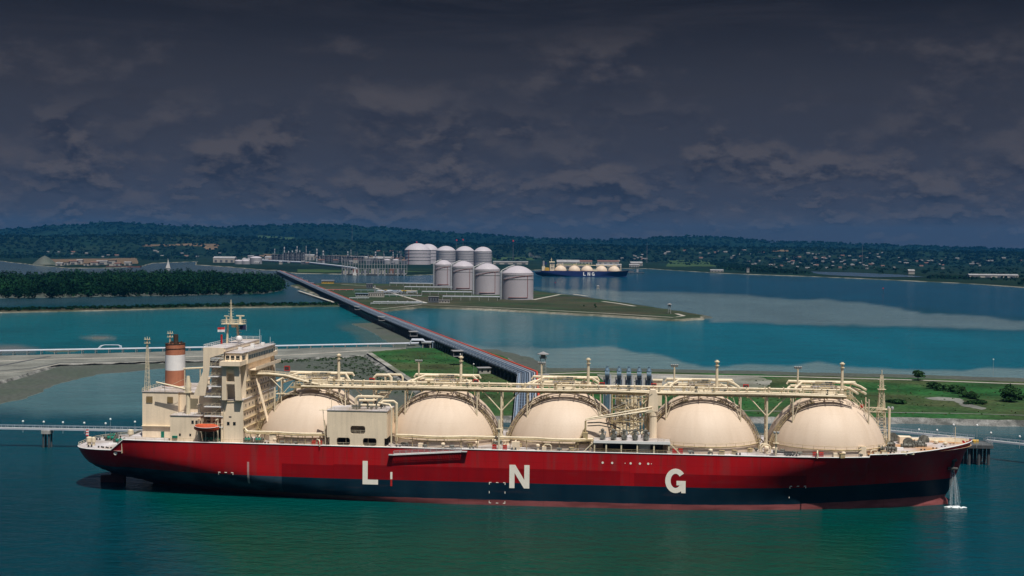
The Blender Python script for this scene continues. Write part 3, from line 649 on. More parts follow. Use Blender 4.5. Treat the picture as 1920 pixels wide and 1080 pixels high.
def zdeck(x):
    return float(np.interp(x, [0, 20.5, 25.2, 60, 150, 262, 272.9, 273.1, 285, 296, 305, 310.4], [13.8, 14.7, 18.5, 18.5, 18.2, 18.2, 18.3, 19.1, 19.3, 20.2, 21.2, 21.8]))
def hb(x, f):
    a, b = lv(f, XA), lv(f, XF)
    return 22 * min(sup((x - a) / lv(f, LA), lv(f, PA)), sup((b - x) / lv(f, LFw), lv(f, PF)))
STA = sorted(set([0, 2.9, 3.0, 3.15, 3.4, 3.8, 4.4, 5, 5.7, 6.5, 8, 10, 12, 14, 16, 18, 20.5, 22, 23.6, 25.2, 28, 31, 34, 38, 42, 46, 50, 55, 60, 66, 72, 80, 90, 105, 120, 140, 160, 180, 200, 215, 225, 235, 243, 250, 256, 262, 267, 272.9, 273.1, 277, 281, 285, 288, 291, 294, 296, 298, 300, 302, 303.5, 305, 306.5, 308, 309.2, 310, 310.4]))
def hull_mesh(mats):
    mb = MB(); nS = len(STA); nF = len(FL); idx = {}
    for side in (-1, 1):
        for i, x in enumerate(STA):
            for j, f in enumerate(FL):
                a, b = lv(f, XA), lv(f, XF); xx = min(max(x, a), b); h = hb(xx, f)
                zz = f * zdeck(xx) if f > 0 else f * 18.2
                idx[side, i, j] = len(mb.v); mb.v.append((xx, side * max(h, .02), zz))
    for side in (-1, 1):
        for i in range(nS - 1):
            for j in range(nF - 1):
                q = [idx[side, i, j], idx[side, i + 1, j], idx[side, i + 1, j + 1], idx[side, i, j + 1]]
                if side > 0: q = q[::-1]
                u = []
                for k in q:
                    if not any((Vector(mb.v[k]) - Vector(mb.v[w])).length < 1e-5 for w in u): u.append(k)
                if len(u) >= 3: mb.f.append(tuple(u)); mb.m.append(0)
    return mb
HULLM = hull_material()
hull = hull_mesh(HULLM).build('hull', HULLM, ship, smooth=True)
def deck_part(name, x0, x1, zf, m, inset=.12):
    xs = [x0] + [x for x in STA if x0 < x < x1] + [x1]; v = []
    for x in xs:
        h = max(hb(min(max(x, 3.0), 310.2), 1.0) - inset, .02); z = zf(x); v += [(x, -h, z), (x, -h * .5, z + .18), (x, 0, z + .25), (x, h * .5, z + .18), (x, h, z)]
    f = [(i * 5 + j, (i + 1) * 5 + j, (i + 1) * 5 + j + 1, i * 5 + j + 1) for i in range(len(xs) - 1) for j in range(4)]
    return MB().add(v, f).build(name, m, ship, smooth=True)
deck_part('poop_deck', 3.1, 24.6, lambda x: 13.7 + .04 * min(x, 20), M['deck'])
deck_part('main_deck', 24.6, 273, lambda x: zdeck(max(x, 25.2)) - .12, M['deck'])
deck_part('forecastle_deck', 273, 310, lambda x: 18.9 + max(0, x - 281) * .045, M['foredeck'])
for side in (-1, 1):
    xs = [x for x in STA if 280 < x < 310.3]; v = []
    for x in xs: zl = 18.9 + (x - 281) * .045 - .05; v += [(x, side * max(hb(x, zl / zdeck(x)) - .18, .015), zl), (x, side * max(hb(x, .995) - .12, .018), zdeck(x) + .01)]
    MB().add(v, [(2 * i, 2 * i + 1, 2 * i + 3, 2 * i + 2) for i in range(len(xs) - 1)]).build('bulwark_lining', M['cream'], ship)
mb = MB(); h = hb(24.6, 1.0) - .2; mb.box(24.45, 24.6, -h, h, 13.8, 18.4); mb.build('poop_bulkhead', M['cream'], ship)
# white gunwale bar along the deck edge
for side in (-1, 1):
    mb = MB(); mb.tube([(x, side * (max(hb(x, 1.0), .03) + .03), zdeck(x) + .05) for x in STA if 2.95 < x < 310.3], .16, 6); mb.build('gunwale', M['white'], ship)
mb = MB(); mb.prism([(9, -5), (17.5, -5), (17.5, 2.3), (9, 2.3)], -1.1, 1.1); mb.prism([(12.6, 2.2), (18.5, 2.2), (22, 7), (13.5, 7.4)], -.9, .9); mb.build('rudder', mat('antifouling', (.12, .035, .03), .7, .3, .5), ship)

# lettering, laid 4 cm proud of the plating
def letters(parent, y, mL, dx=0., sc=1., z0=0., names=True):
    def T(poly): return [(dx + u * sc, z0 + v * sc) for u, v in poly]
    L_ = T([(107.8, 13.6), (109.5, 13.6), (109.5, 7.4), (113.0, 7.4), (113.0, 5.8), (107.8, 5.8)])
    N_ = T([(156.7, 5.8), (156.7, 13.5), (158.6, 13.5), (161.6, 8.6), (161.6, 13.5), (163.3, 13.5), (163.3, 5.8), (161.5, 5.8), (158.4, 10.8), (158.4, 5.8)])
    for p in (L_, N_): MB().prism(p, y - .05, y).build('letter', mL, parent)
    cx, cz, RX, RZ, t = 210.9, 9.55, 3.35, 4.0, 1.75; out = []; inn = []
    for k in range(25):
        a = math.radians(38 + k * (360 - 38 - 12) / 24.0)
        if k == 24: a = math.radians(338)
        out.append((cx + RX * math.cos(a), cz + RZ * math.sin(a))); inn.append((cx + (RX - t) * math.cos(a), cz + (RZ - t * .95) * math.sin(a)))
    mb = MB(); out = T(out); inn = T(inn); k = len(out)
    vs = [(u, y - .05, v) for u, v in out + inn] + [(u, y, v) for u, v in out + inn]; fs = []
    for i in range(k - 1):
        fs += [(i, i + 1, k + i + 1, k + i), (2 * k + i, 3 * k + i, 3 * k + i + 1, 2 * k + i + 1), (i, 2 * k + i, 2 * k + i + 1, i + 1), (k + i, k + i + 1, 3 * k + i + 1, 3 * k + i)]
    mb.add(vs, fs)
    mb.prism(T([(211.2, 9.55), (214.15, 9.55), (214.15, 5.6), (212.75, 5.6), (212.6, 8.1), (211.2, 8.1)]), y - .09, y)
    mb.build('letter', mL, parent)
letters(ship, -22.02, M['letter'])
def mark(x0, x1, z0, z1, m, y=-22.0, name='hull_mark'): MB().box(x0, x1, y - .05, y + .2, z0, z1).build(name, m, ship)
mark(117.1, 117.8, 7.7, 10.1, M['letter']); mark(117.15, 117.75, 5.4, 7.7, M['redbox'])
def corner_mark(x0, x1, z0, z1):
    xc, zc = (x0 + x1) / 2, (z0 + z1) / 2; y = -hb(xc, zc / zdeck(xc)) - .05
    MB().box(x0, x1, y, y + .12, z0, z1).build('hull_mark', M['letter'], ship)
for bx0, bx1, bz1, rows in ((58.6, 63.8, 8.6, (1,)), (150, 155.4, 7.6, (1, 2, 3)), (247.9, 253.3, 8.2, (1, 2))):
    for x, s in ((bx0, 1), (bx1, -1)):
        corner_mark(*sorted((x, x + s * .75)), bz1 - .2, bz1); corner_mark(*sorted((x, x + s * .2)), bz1 - .8, bz1 - .2)
        if 2 in rows and (x == bx0 or 3 in rows): corner_mark(*sorted((x, x + s * .2)), 3.9, 4.6)
        if 3 in rows: corner_mark(*sorted((x, x + s * .75)), .6, .8); corner_mark(*sorted((x, x + s * .2)), .8, 1.4)
    m0 = (bx0 + bx1) / 2; corner_mark(m0 - .4, m0 + .4, bz1 - .2, bz1)
    if 3 in rows: corner_mark(m0 - .4, m0 + .4, .6, .8)
for x in (187.2, 190.3, 196.3, 199.3, 202.0): MB().cyl((x, -22.06, 14.9), (x, -21.8, 14.9), .36, n=12).build('hull_mark', M['letter'], ship)
for x in (194.5, 203.0): MB().cyl((x, -22.06, 14.9), (x, -21.8, 14.9), .15, n=8).build('hull_mark', M['letter'], ship)
MB().cyl((22.0, -hb(22.0, .85) - .12, 13.6), (22.0, -hb(22, .85) + .4, 13.6), .62, n=14).build('fairlead', M['letter'], ship)

# --- tanks
mh0_, mh1_ = 95.7, 115.8
TX = [87.0, 132.2, 173.8, 220.3, 262.0]; TR = 20.0; TZ = 16.0
def tank_surf(x, y, c): return TZ + math.sqrt(max(0.1, TR ** 2 - (x - c) ** 2 - y ** 2))
def tank_mesh():
    prof = [(19.7, 18.1), (19.7, 20.4)]; 
    a0 = math.asin((20.5 - TZ) / TR)
    for k in range(21):
        a = a0 + (math.pi / 2 - a0) * k / 20; prof.append((TR * math.cos(a) + (.02 if k == 20 else 0), TZ + TR * math.sin(a)))
    mb = MB().lathe(prof, 72); return mb.mesh('tank_dome', M['tankpaint'], True)
def ring_mesh():
    mb = MB(); n = 72
    for r, z, rr in ((20.15, 20.45, .16), (20.25, 21.5, .07)):
        mb.tube([(r * math.cos(2 * math.pi * i / n), r * math.sin(2 * math.pi * i / n), z) for i in range(n + 1)], rr, 5)
    for i in range(36):
        a = 2 * math.pi * i / 36; mb.cyl((20.2 * math.cos(a), 20.2 * math.sin(a), 20.4), (20.25 * math.cos(a), 20.25 * math.sin(a), 21.5), .06, n=4)
    return mb.mesh('ring_walkway', M['cream_d'])
def stair_mesh(sgn):
    """curved stair climbing the dome fore and aft along its crown line"""
    mb = MB(); y0 = -7.4; pts = []
    for k in range(25):
        a = math.radians(14 + 62 * k / 24.); x = sgn * TR * math.cos(a); yy = y0; z = TZ + math.sqrt(max(.1, TR ** 2 - x * x - yy * yy)) if TR ** 2 - x * x - yy * yy > 0 else TZ
        if TR ** 2 - x * x - yy * yy <= 0: continue
        n = Vector((x, yy, z - TZ)).normalized(); pts.append((Vector((x, yy, z)), n))
    for dy in (-.6, .6):
        off = Vector((0, dy, 0))
        mb.tube([p + off + n * .3 for p, n in pts], .13, 4); mb.tube([p + off + n * 1.5 for p, n in pts], .09, 4); mb.tube([p + off + n * .95 for p, n in pts], .06, 4)
        for i, (p, n) in enumerate(pts):
            if i % 2 == 0: mb.cyl(p + off, p + off + n * 1.5, .08, n=4)
    for i, (p, n) in enumerate(pts): mb.cyl(p + Vector((0, -.6, 0)) + n * .3, p + Vector((0, .6, 0)) + n * .3, .12, n=4)
    return mb.mesh('dome_stair', M['cream_d'])
tm, rm = tank_mesh(), ring_mesh(); sm = [stair_mesh(-1), stair_mesh(1)]
for i, c in enumerate(TX):
    t = D.objects.new('tank_dome', tm); COL.objects.link(t); t.parent = ship; t.location = (c, 0, 0); t.rotation_euler[2] = i * .7
    for me in [rm] + (sm if i < 4 else sm[:1]):
        o = D.objects.new(me.name, me); COL.objects.link(o); o.parent = t; o.rotation_euler[2] = -i * .7 if me is not rm else 0

# --- trunk of pipes and catwalk over the domes
YT0, YT1 = -10.2, -5.2
mb = MB(); mb.box(80, 270, YT0 + .4, YT0 + 1.5, 36.4, 36.54); mb.build('catwalk_grating', M['mach'], ship)
for y, z in ((YT0, 35.95), (YT1, 35.95)):
    MB().box(80, 270, y - .12, y + .12, z, z + .62).build('catwalk_girder', M['cream_d'], ship)
def wig(y, z, xs): 
    out = []
    for x in xs: out.append((x, y, z))
    return out
JOG = [104, 107, 121, 124, 160, 163, 186, 189, 206, 209, 234, 237]
for k, (y, z, r) in enumerate(((-8.6, 36.95, .26), (-6.0, 38.35, .34), (-7.4, 36.95, .26), (-5.0, 38.3, .28), (-10.75, 36.75, .28))):
    pts = [(84, y, z)]
    for q, x in enumerate(JOG): pts.append((x, y - (.55 if (q // 2) % 2 else 0) * (k % 2), z + (.35 if (q // 2) % 2 else 0) * ((k + 1) % 2)))
    pts.append((267, y, z)); MB().tube(pts, r, 8).build('cargo_pipe', M['cream' if k != 2 else 'house'], ship, smooth=True)
for y in (YT0, YT1):
    MB().rail([(82, y, 36.9), (269, y, 36.9)], 1.35, 2.6, .085).build('catwalk_rail', M['cream'], ship)
bmm = MB().box(-.15, .15, YT0 - .7, YT1 + .3, 35.65, 36.0).mesh('catwalk_beam', M['cream_d'])
for x in np.arange(84, 269, 5.2):
    o = D.objects.new('catwalk_beam', bmm); COL.objects.link(o); o.parent = ship; o.location = (x, 0, 0)
# posts carrying the trunk on each dome
for c in TX:
    for dx in (-12.3, 12.3):
        z = tank_surf(c + dx, YT0 - .2, c); mb = MB(); mb.cyl((c + dx, YT0 - .2, z - .3), (c + dx, YT0 - .2, 36), .24, n=6); mb.cyl((c + dx, YT0 - .2, z + .2), (c + dx + (2.5 if dx < 0 else -2.5), YT0 - .2, 35.6), .13, n=4)
        z2 = tank_surf(c + dx, YT1, c); mb.cyl((c + dx, YT1, z2 - .3), (c + dx, YT1, 36), .24, n=6); mb.cyl((c + dx, YT0, 34.6), (c + dx, YT1, 34.6), .14, n=4)
        mb.build('trunk_post', M['cream'], ship)
# trestle legs between the domes
for x in (152.7, 241.3, 109.0, 197.2):
    mb = MB(); mb.cyl((x, -9.8, 18), (x, -9.8, 36.0), .36, n=8); mb.cyl((x, -5.6, 18), (x, -5.6, 36.0), .36, n=8)
    for s in (-1, 1): mb.cyl((x, -9.8, 29.5), (x + s * 6, -10.0, 36.0), .2, n=5)
    for z in (22, 26, 30): mb.cyl((x, -9.8, z), (x, -5.6, z + 3.4), .14, n=4); mb.cyl((x, -9.8, z), (x, -5.6, z), .14, n=4)
    mb.build('trunk_trestle', M['cream'], ship)
# walkway rising aft from the trunk to the bridge front
P = [(66, -7.6, 40.0), (72, -7.6, 40.1), (78, -7.6, 39.6), (88, -7.6, 37.0), (90, -7.6, 36.7)]
for dy in (-1.0, 1.0):
    MB().rail([(x, y + dy, z) for x, y, z in P], 1.3, 2.2, .09, 3).build('walkway_rail', M['cream'], ship)
MB().tube([(x, y - 1.3, z + .5) for x, y, z in P], .38, 8).build('walkway_pipe', M['cream'], ship)
mb = MB()
for a, b in zip(P, P[1:]): mb.add([(a[0], -8.8, a[2]), (a[0], -6.4, a[2]), (b[0], -6.4, b[2]), (b[0], -8.8, b[2]), (a[0], -8.8, a[2] - .3), (a[0], -6.4, a[2] - .3), (b[0], -6.4, b[2] - .3), (b[0], -8.8, b[2] - .3)], [(0, 1, 2, 3), (7, 6, 5, 4), (0, 3, 7, 4), (1, 5, 6, 2), (0, 4, 5, 1), (3, 2, 6, 7)])
mb.build('walkway_deck', M['cream_d'], ship)
mb = MB()
for x in (76.5, 81): 
    zt = 38.9 if x < 78 else 38.2
    for y in (-8.6, -6.6): mb.cyl((x, y, tank_surf(x, y, 87) - .2), (x, y, zt), .2, n=5)
    mb.cyl((x, -8.6, zt - .4), (x, -6.6, zt - 3), .1, n=4)
mb.cyl((76.5, -8.6, 35.5), (72, -8.6, 39.8), .16, n=5); mb.cyl((76.5, -8.6, 33.2), (81, -8.6, 38.2), .14, n=5); mb.box(74.5, 82.5, -9, -6.2, 33.6, 33.8)
mb.build('walkway_trestle', M['cream'], ship)

# --- gear on each dome top
def dome_top(c, extra_post, kind):
    mb = MB(); mb.lathe([(3.6, 35.2), (3.6, 36.9), (3.3, 37.3), (.02, 37.5)], 20, (c, 1.0)); o = mb.build('tank_trunk', M['cream'], ship, smooth=True)
    mb = MB(); mb.box(c - 4.2, c + 3.2, 1.0, 5.2, 38.4, 38.55)
    for x in (c - 4, c + 3):
        for y in (1.2, 5): mb.cyl((x, y, 35), (x, y, 38.4), .16, n=5)
    mb.build('dome_platform', M['deck'], o); MB().rail([(c - 4.2, 1.0, 38.5), (c + 3.2, 1.0, 38.5), (c + 3.2, 5.2, 38.5), (c - 4.2, 5.2, 38.5), (c - 4.2, 1.0, 38.5)], 1.2, 1.8, .06).build('platform_rail', M['cream_d'], o)
    mb = MB(); rnd = random.Random(int(c))
    for k in range(6):
        x = c - 3.5 + k * 1.2; mb.cyl((x, 2 + rnd.uniform(-1, 2), 37), (x, 2.5, 39.0 + rnd.uniform(0, .9)), .28, n=6); mb.cyl((x - .4, 2.6, 38.9), (x + .5, 2.6, 38.9), .36, n=6)
    mb.cyl((c - 1, 3, 39), (c + 2.4, 3, 39.4), .62, n=8); mb.box(c + .3, c + 2.6, 2.4, 3.8, 39.2, 40.1); mb.build('dome_valves', M['mach'], o)
    for q, (xo, w, y1, zz) in enumerate(((-13.5, 1.7, 7.0, 38.0), (-10.8, 1.5, 5.6, 37.7), (9.4, 1.7, 6.6, 38.0), (12.0, 1.5, 5.2, 37.7))):
        x0 = c + xo; x1 = c + xo * .32
        MB().tube([(x0, YT1 - 1.2, 37.4), (x0 + (.9 if xo < 0 else -.9), 0, zz), (x0 + (2.6 if xo < 0 else -2.6), y1 * .7, zz + .3), (x1, y1 * .75, zz + .3), (x1 * .5 + c * .5, y1 * .75, zz - .3)], .42, 7).build('dome_pipe', M['cream'], o, smooth=True)
    MB().tube([(c - 12, 7.2, 38.6), (c - 11.5, 7.2, 39.6), (c + 11, 7.2, 39.6), (c + 11.5, 7.2, 38.6)], .42, 7).build('dome_pipe', M['cream'], o, smooth=True)
    MB().tube([(c - 11, -4.5, 38.4), (c - 9.5, -2.0, 39.2), (c - 7.5, 4.0, 39.7), (c - 3.0, 4.2, 39.7)], .38, 7).build('dome_pipe', M['cream'], o, smooth=True)
    MB().tube([(c + 12.5, -4.5, 38.4), (c + 11.2, -2.0, 39.2), (c + 9.2, 4.0, 39.7), (c + 4.0, 4.2, 39.7)], .38, 7).build('dome_pipe', M['cream'], o, smooth=True)
    for xx in (c - 9, c - 6, c + 6.5, c + 9.5): MB().cyl((xx, 6.8, tank_surf(xx, 6.8, c) - .3), (xx, 6.8, 39.4), .2, n=5).build('pipe_support', M['cream_d'], o)
    MB().rail([(c - 7, -1.4, 38.0), (c + 6, -1.4, 38.0), (c + 6, 6, 38.0)], 1.2, 1.8, .06).build('platform_rail', M['cream'], o)
    MB().box(c - 2.2, c + 1.4, -1.0, .6, 36.3, 38.6).build('valve_box', M['cream_d'], o)
for c, ex in zip(TX, (7.6, 5.4, 7.9, 5.2, 5.4)):
    dome_top(c, None, 0)
    mb = MB(); x = c + ex; mb.lathe([(.55, 36), (.5, 37.5), (.46, 45.6), (.46, 46.3), (.85, 46.35), (.9, 46.7), (.5, 46.8), (.45, 47.1)], 12, (x, .2)); mb.cyl((x, .2, 45.2), (x, .2, 45.35), .85, n=10); mb.build('vent_mast', M['cream'], ship, smooth=True)
for x in (122.8, 165.6, 211.1, 252.7):
    mb = MB(); mb.cyl((x, .5, 36), (x, .5, 44.6), .3, n=8); mb.cyl((x - 1.1, .5, 44.6), (x + 1.1, .5, 44.6), .12, n=5)
    mb.build('light_mast', M['cream'], ship)
    for dx in (-1.0, -.35, .35, 1.0): MB().lathe([(.02, 44.6), (.34, 45.0), (.36, 45.35), (.05, 45.5)], 8, (x + dx, .3)).build('floodlight', M['grey'], ship, smooth=True)
for x, y, z in ((107.5, -6.0, 37.4), (143.5, -6.0, 37.6), (186.5, -6.0, 37.4), (204.0, -6.0, 37.4), (234.7, -6.0, 37.6), (77.6, -5.6, 41.0)):
    MB().box(x - .9, x + .9, y, y + .9, z + .4, z + 2.0).build('hose_box', M['redbox'], ship); MB().box(x - .7, x + .7, y - .05, y, z + .75, z + 1.8).build('hose_opening', M['dark'], ship)
# aft end pipe gooseneck near the machinery house
MB().tube([(107.5, -1, 36.5), (107.5, -1, 39.2), (108.3, -1, 40.0), (112.5, -1, 40.0), (113.3, -1, 39.2), (113.3, -1, 36.5)], .55, 8).build('gooseneck_pipe', M['cream'], ship, smooth=True)
MB().tube([(111, 1, 36.5), (111, 1, 39.4), (111.8, 1, 40.1), (116.5, 1, 40.0), (117, 1, 39.2), (117, 1, 36.5)], .4, 8).build('gooseneck_pipe', M['cream'], ship, smooth=True)

# small fittings that crowd the trunk and the deck round the domes
rnd = random.Random(31)
vm = [MB().cyl((0, 0, 0), (0, 0, 1.5), .16, n=5).cyl((-.45, 0, 1.5), (.45, 0, 1.5), .3, n=7).box(-.4, .4, -.3, .3, .2, .8).mesh('trunk_valve', M[m]) for m in ('cream_d', 'mach', 'cream')]
for k in range(52):
    o = D.objects.new('trunk_valve', vm[k % 3]); COL.objects.link(o); o.parent = ship; o.location = (84 + k * 3.6 + rnd.uniform(-1, 1), rnd.uniform(-9.6, -6.8), 36.55); o.rotation_euler[2] = rnd.uniform(0, 3); o.scale = (1, 1, rnd.uniform(.7, 1.5))
hm = MB().box(-1.6, 1.6, -.12, .12, 0, .2).box(-1.6, -1.4, -.1, .1, .2, 2.3).box(1.4, 1.6, -.1, .1, .2, 2.3).box(-1.6, 1.6, -.1, .1, 2.1, 2.3).mesh('pipe_hanger', M['cream'])
for k in range(30):
    o = D.objects.new('pipe_hanger', hm); COL.objects.link(o); o.parent = ship; o.location = (86 + k * 6.2, -5.6, 36.5); o.rotation_euler[2] = math.pi / 2
xm = [MB().tube([(0, 0, 0), (0, 0, 1.6), (.5, 0, 2.1), (2.0, 0, 2.1), (2.5, 0, 1.6), (2.5, 0, 0)], .2, 6).mesh('deck_fitting', M['cream']), MB().box(-.8, .8, -.5, .5, 0, 1.3).box(-.9, .9, -.6, .6, 1.3, 1.4).mesh('deck_fitting', M['cream_d']), MB().lathe([(.4, 0), (.4, 1.2), (.7, 1.3), (.7, 1.8), (.2, 2.0)], 9).mesh('deck_fitting', M['house']), MB().cyl((0, 0, 0), (0, 0, 1.0), .3, n=7).cyl((-.8, 0, .9), (.8, 0, .9), .35, n=7).mesh('deck_fitting', M['mach'])]
for c in TX:
    for k in range(9):
        a = math.radians(-150 + 120 * (k + rnd.random()) / 9); rr = 20.9 + rnd.uniform(0, .5); y = rr * math.sin(a)
        if y < -21.3: y = -21.3
        x = c + rr * math.cos(a)
        if mh0_ - 1 < x < mh1_ + 3 or 183 < x < 211: continue
        o = D.objects.new('deck_fitting', xm[rnd.randrange(4)]); COL.objects.link(o); o.parent = ship; o.location = (x, y, 18.15); o.rotation_euler[2] = rnd.uniform(0, 6)
for gx in (109.5, 152.7, 241.3):
    for k in range(8):
        o = D.objects.new('deck_fitting', xm[rnd.randrange(4)]); COL.objects.link(o); o.parent = ship; o.location = (gx + rnd.uniform(-2.5, 2.5), rnd.uniform(-19 if gx > 120 else -6, -2), 18.2); o.rotation_euler[2] = rnd.uniform(0, 6); o.scale = (1.2,) * 3

# --- cargo machinery house on the starboard side
mh0, mh1 = 95.7, 115.8
def panel_with_holes(mb, x0, x1, z0, z1, y, t, holes):
    xs = sorted({x0, x1, *[h[0] for h in holes], *[h[1] for h in holes]}); zs = sorted({z0, z1, *[h[2] for h in holes], *[h[3] for h in holes]})
    for a, b in zip(xs, xs[1:]):
        for c, d in zip(zs, zs[1:]):
            if any(h[0] - 1e-6 <= a and b <= h[1] + 1e-6 and h[2] - 1e-6 <= c and d <= h[3] + 1e-6 for h in holes): continue
            mb.box(a, b, y, y + t, c, d)
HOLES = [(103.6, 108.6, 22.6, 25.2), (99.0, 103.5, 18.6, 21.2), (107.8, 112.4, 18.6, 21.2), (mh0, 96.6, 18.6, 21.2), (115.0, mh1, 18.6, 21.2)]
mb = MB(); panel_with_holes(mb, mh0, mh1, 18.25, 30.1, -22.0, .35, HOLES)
# rounded corners of the openings
for h in HOLES[:3]:
    for (x, sx) in ((h[0], 1), (h[1], -1)):
        for (z, sz) in ((h[2], 1), (h[3], -1)):
            mb.prism([(x, z), (x + sx * .75, z), (x + sx * .22, z + sz * .22), (x, z + sz * .75)], -21.98, -21.7)
mb.box(mh0, mh0 + .35, -21.6, -8, 21.2, 30.1); mb.box(mh1 - .35, mh1, -21.6, -8, 21.2, 30.1); mb.box(mh0, mh1, -8.3, -8, 18.2, 30.1); mb.box(mh0 + .4, mh1 - .4, -17.2, -16.9, 21.6, 30)
mh = mb.build('machinery_house', M['house'], ship)
MB().box(mh0 + .36, mh1 - .36, -21.6, -8.3, 21.2, 21.45).build('house_floor', M['deck'], mh)
MB().box(mh0 - .2, mh1 + .2, -22.15, -7.8, 30.1, 30.3).build('house_roof', M['deck'], mh)
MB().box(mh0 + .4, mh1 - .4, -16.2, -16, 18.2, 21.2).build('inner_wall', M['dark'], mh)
MB().rail([(103.4, -21.9, 22.6), (108.8, -21.9, 22.6)], 1.1, 1.6, .05).build('opening_rail', M['cream'], mh)
for a, b in ((99, 103.5), (107.8, 112.4)): MB().rail([(a, -21.9, 18.4), (b, -21.9, 18.4)], 1.1, 1.6, .05).build('opening_rail', M['cream'], mh)
for x in (101.5, 109): MB().cyl((x, -19, 18.2), (x, -19, 21.2), .14, n=6).build('pillar', M['cream'], mh)
for k, pts in enumerate([[(103.5, -13, 31.2), (103.5, -13, 33.2), (104.3, -13, 33.9), (112, -13, 33.9)], [(106, -17, 31.5), (112.2, -17, 31.5), (113.5, -16, 32.9), (117.0, -16, 32.9), (118.0, -16, 32.2), (118.0, -16, 19.5)], [(104, -10, 32.2), (110, -10, 32.2), (110.5, -10, 33.5), (114, -9, 33.5)], [(110, -7, 34), (113.5, -7.5, 34.2), (114.5, -9, 35.0), (111, -9, 35)], [(117.0, -20, 19), (117.0, -20, 31.2), (116, -18, 32), (112, -17, 32.4)]]):
    MB().tube(pts, (.46, .42, .38, .42, .28)[k], 8).build('roof_pipe', M['cream'], mh, smooth=True)
rnd = random.Random(5)
for k in range(12):
    mb = MB(); x = rnd.uniform(103.5, 114); y = rnd.uniform(-20, -9); mb.cyl((x, y, 30.2), (x, y, 31.2 + rnd.random() * 1.6), .22 + rnd.random() * .2, n=6)
    mb.cyl((x - .6, y, 31.2), (x + .7, y, 31.2), .3, n=6); mb.build('roof_valve', M['mach'], mh)
mb = MB(); mb.cyl((97, -21, 30.2), (97, -21, 34.0), .1, n=5); mb.cyl((95.9, -19, 18.4), (94.6, -21.5, 27), .18, n=5); mb.cyl((95.2, -21.5, 18.4), (94.2, -21.5, 30.5), .12, n=5); mb.box(93.0, 96, -22, -20.8, 30.1, 30.25); mb.build('davit', M['cream'], mh)
MB().rail([(mh0, -22, 30.3), (mh1, -22, 30.3)], 1.0, 2.5, .04).build('roof_rail', M['cream_d'], mh)

# --- manifold platform and crane between tanks three and four
ma0, ma1 = 184.2, 209.0
mf = MB().box(ma0, ma1, -22.1, -13.6, 21.5, 22.1).build('manifold_platform', M['deck'], ship)
MB().box(ma0 - .05, ma1 + .05, -22.25, -22.1, 21.35, 22.15).build('platform_edge', M['white'], mf)
for x in (184.5, 188.3, 193.2, 198.4, 203.8, 208.6):
    MB().box(x - .22, x + .22, -22.0, -21.5, 18.2, 21.5).build('platform_column', M['cream'], mf)
MB().box(185, 208, -14.5, -14.2, 18.2, 21.5).build('platform_bulkhead', M['dark'], mf)
MB().box(199, 202.6, -20.0, -19.0, 18.2, 20.9).build('locker', M['grey'], mf)
MB().rail([(ma0, -22, 18.3), (ma1, -22, 18.3)], 1.1, 2.0, .05).build('lower_rail', M['cream_d'], mf)
for x, s in ((ma0, -1), (ma1, 1)): MB().cyl((x, -21.8, 21.5), (x + s * 3.2, -21.8, 18.3), .18, n=5).build('platform_brace', M['cream'], mf)
for k in range(5):
    x = 187.0 + k * 3.55; mb = MB()
    mb.cyl((x, -20.6, 23.3), (x, -14, 23.3), .45, n=8); mb.cyl((x, -20.8, 23.3), (x, -20.4, 23.3), .85, n=10); mb.cyl((x, -18, 23.2), (x, -18, 25.0), .3, n=6); mb.cyl((x, -16.4, 23), (x, -16.4, 25.3), .28, n=6)
    mb.cyl((x - .6, -18, 25), (x + .6, -18, 25), .4, n=7); mb.box(x - .7, x + .7, -19.6, -15.2, 22.1, 22.6); mb.cyl((x - 1.2, -17, 24.2), (x + 1.2, -17, 24.2), .22, n=5)
    mb.build('manifold_valve', M['mach'], mf)
    MB().cyl((x + .9, -19.6, 22.1), (x + .9, -19.6, 24.6), .16, n=5).cyl((x + .9, -19.9, 24.5), (x + .9, -19.3, 24.5), .42, n=8).build('valve_wheel', M['grey'], mf)
MB().rail([(ma0, -21.9, 22.1), (186, -21.9, 22.1)], 1.1, 1.0, .05).rail([(205, -21.9, 22.1), (ma1, -21.9, 22.1)], 1.1, 1.5, .05).build('upper_rail', M['cream_d'], mf)
mb = MB(); rnd = random.Random(11)
for k in range(9):
    x = 192.0 + k * 1.15; y = rnd.uniform(-11, -3); mb.tube([(x, -15, 23.4), (x, -13 + rnd.random(), 24.2), (x, y, 26), (x, y, 35.4)], rnd.uniform(.3, .6), 7)
mb.build('riser_pipes', M['cream'], ship, smooth=True)
mb = MB()
for x in (190, 202):
    for y in (-12, -2.5): mb.cyl((x, y, 18.2), (x, y, 36), .25, n=5)
for z in (23, 27, 31, 34.8):
    for y in (-12, -2.5): mb.box(190, 202, y - .14, y + .14, z, z + .3)
    for x in (190, 202): mb.box(x - .14, x + .14, -12, -2.5, z, z + .3)
for z in (23, 27, 31): mb.cyl((190, -12, z), (202, -12, z + 4), .12, n=4); mb.cyl((202, -12, z), (190, -12, z + 4), .12, n=4)
mb.build('riser_tower', M['cream_d'], ship)
mb = MB(); 
for k in range(14): x = rnd.uniform(190, 202); z = rnd.uniform(25, 34); y = rnd.uniform(-12.3, -4); mb.cyl((x - .7, y, z), (x + .9, y, z + rnd.uniform(-.3, .3)), rnd.uniform(.25, .55), n=6)
mb.build('riser_valves', M['mach'], ship)
mb = MB(); mb.lathe([(1.35, 18.2), (1.35, 29.5), (1.5, 29.5), (1.5, 31)], 14, (203.6, -13)); mb.prism([(201.9, 31), (205.3, 31), (205.0, 36.4), (204.3, 38.2), (202.6, 38.2), (202.2, 36.4)], -14.5, -11.5); cr_ = mb.build('crane_post', M['house'], ship)
B0, B1 = Vector((203.4, -14.8, 31.6)), Vector((181.4, -18.4, 28.3)); mb = MB()
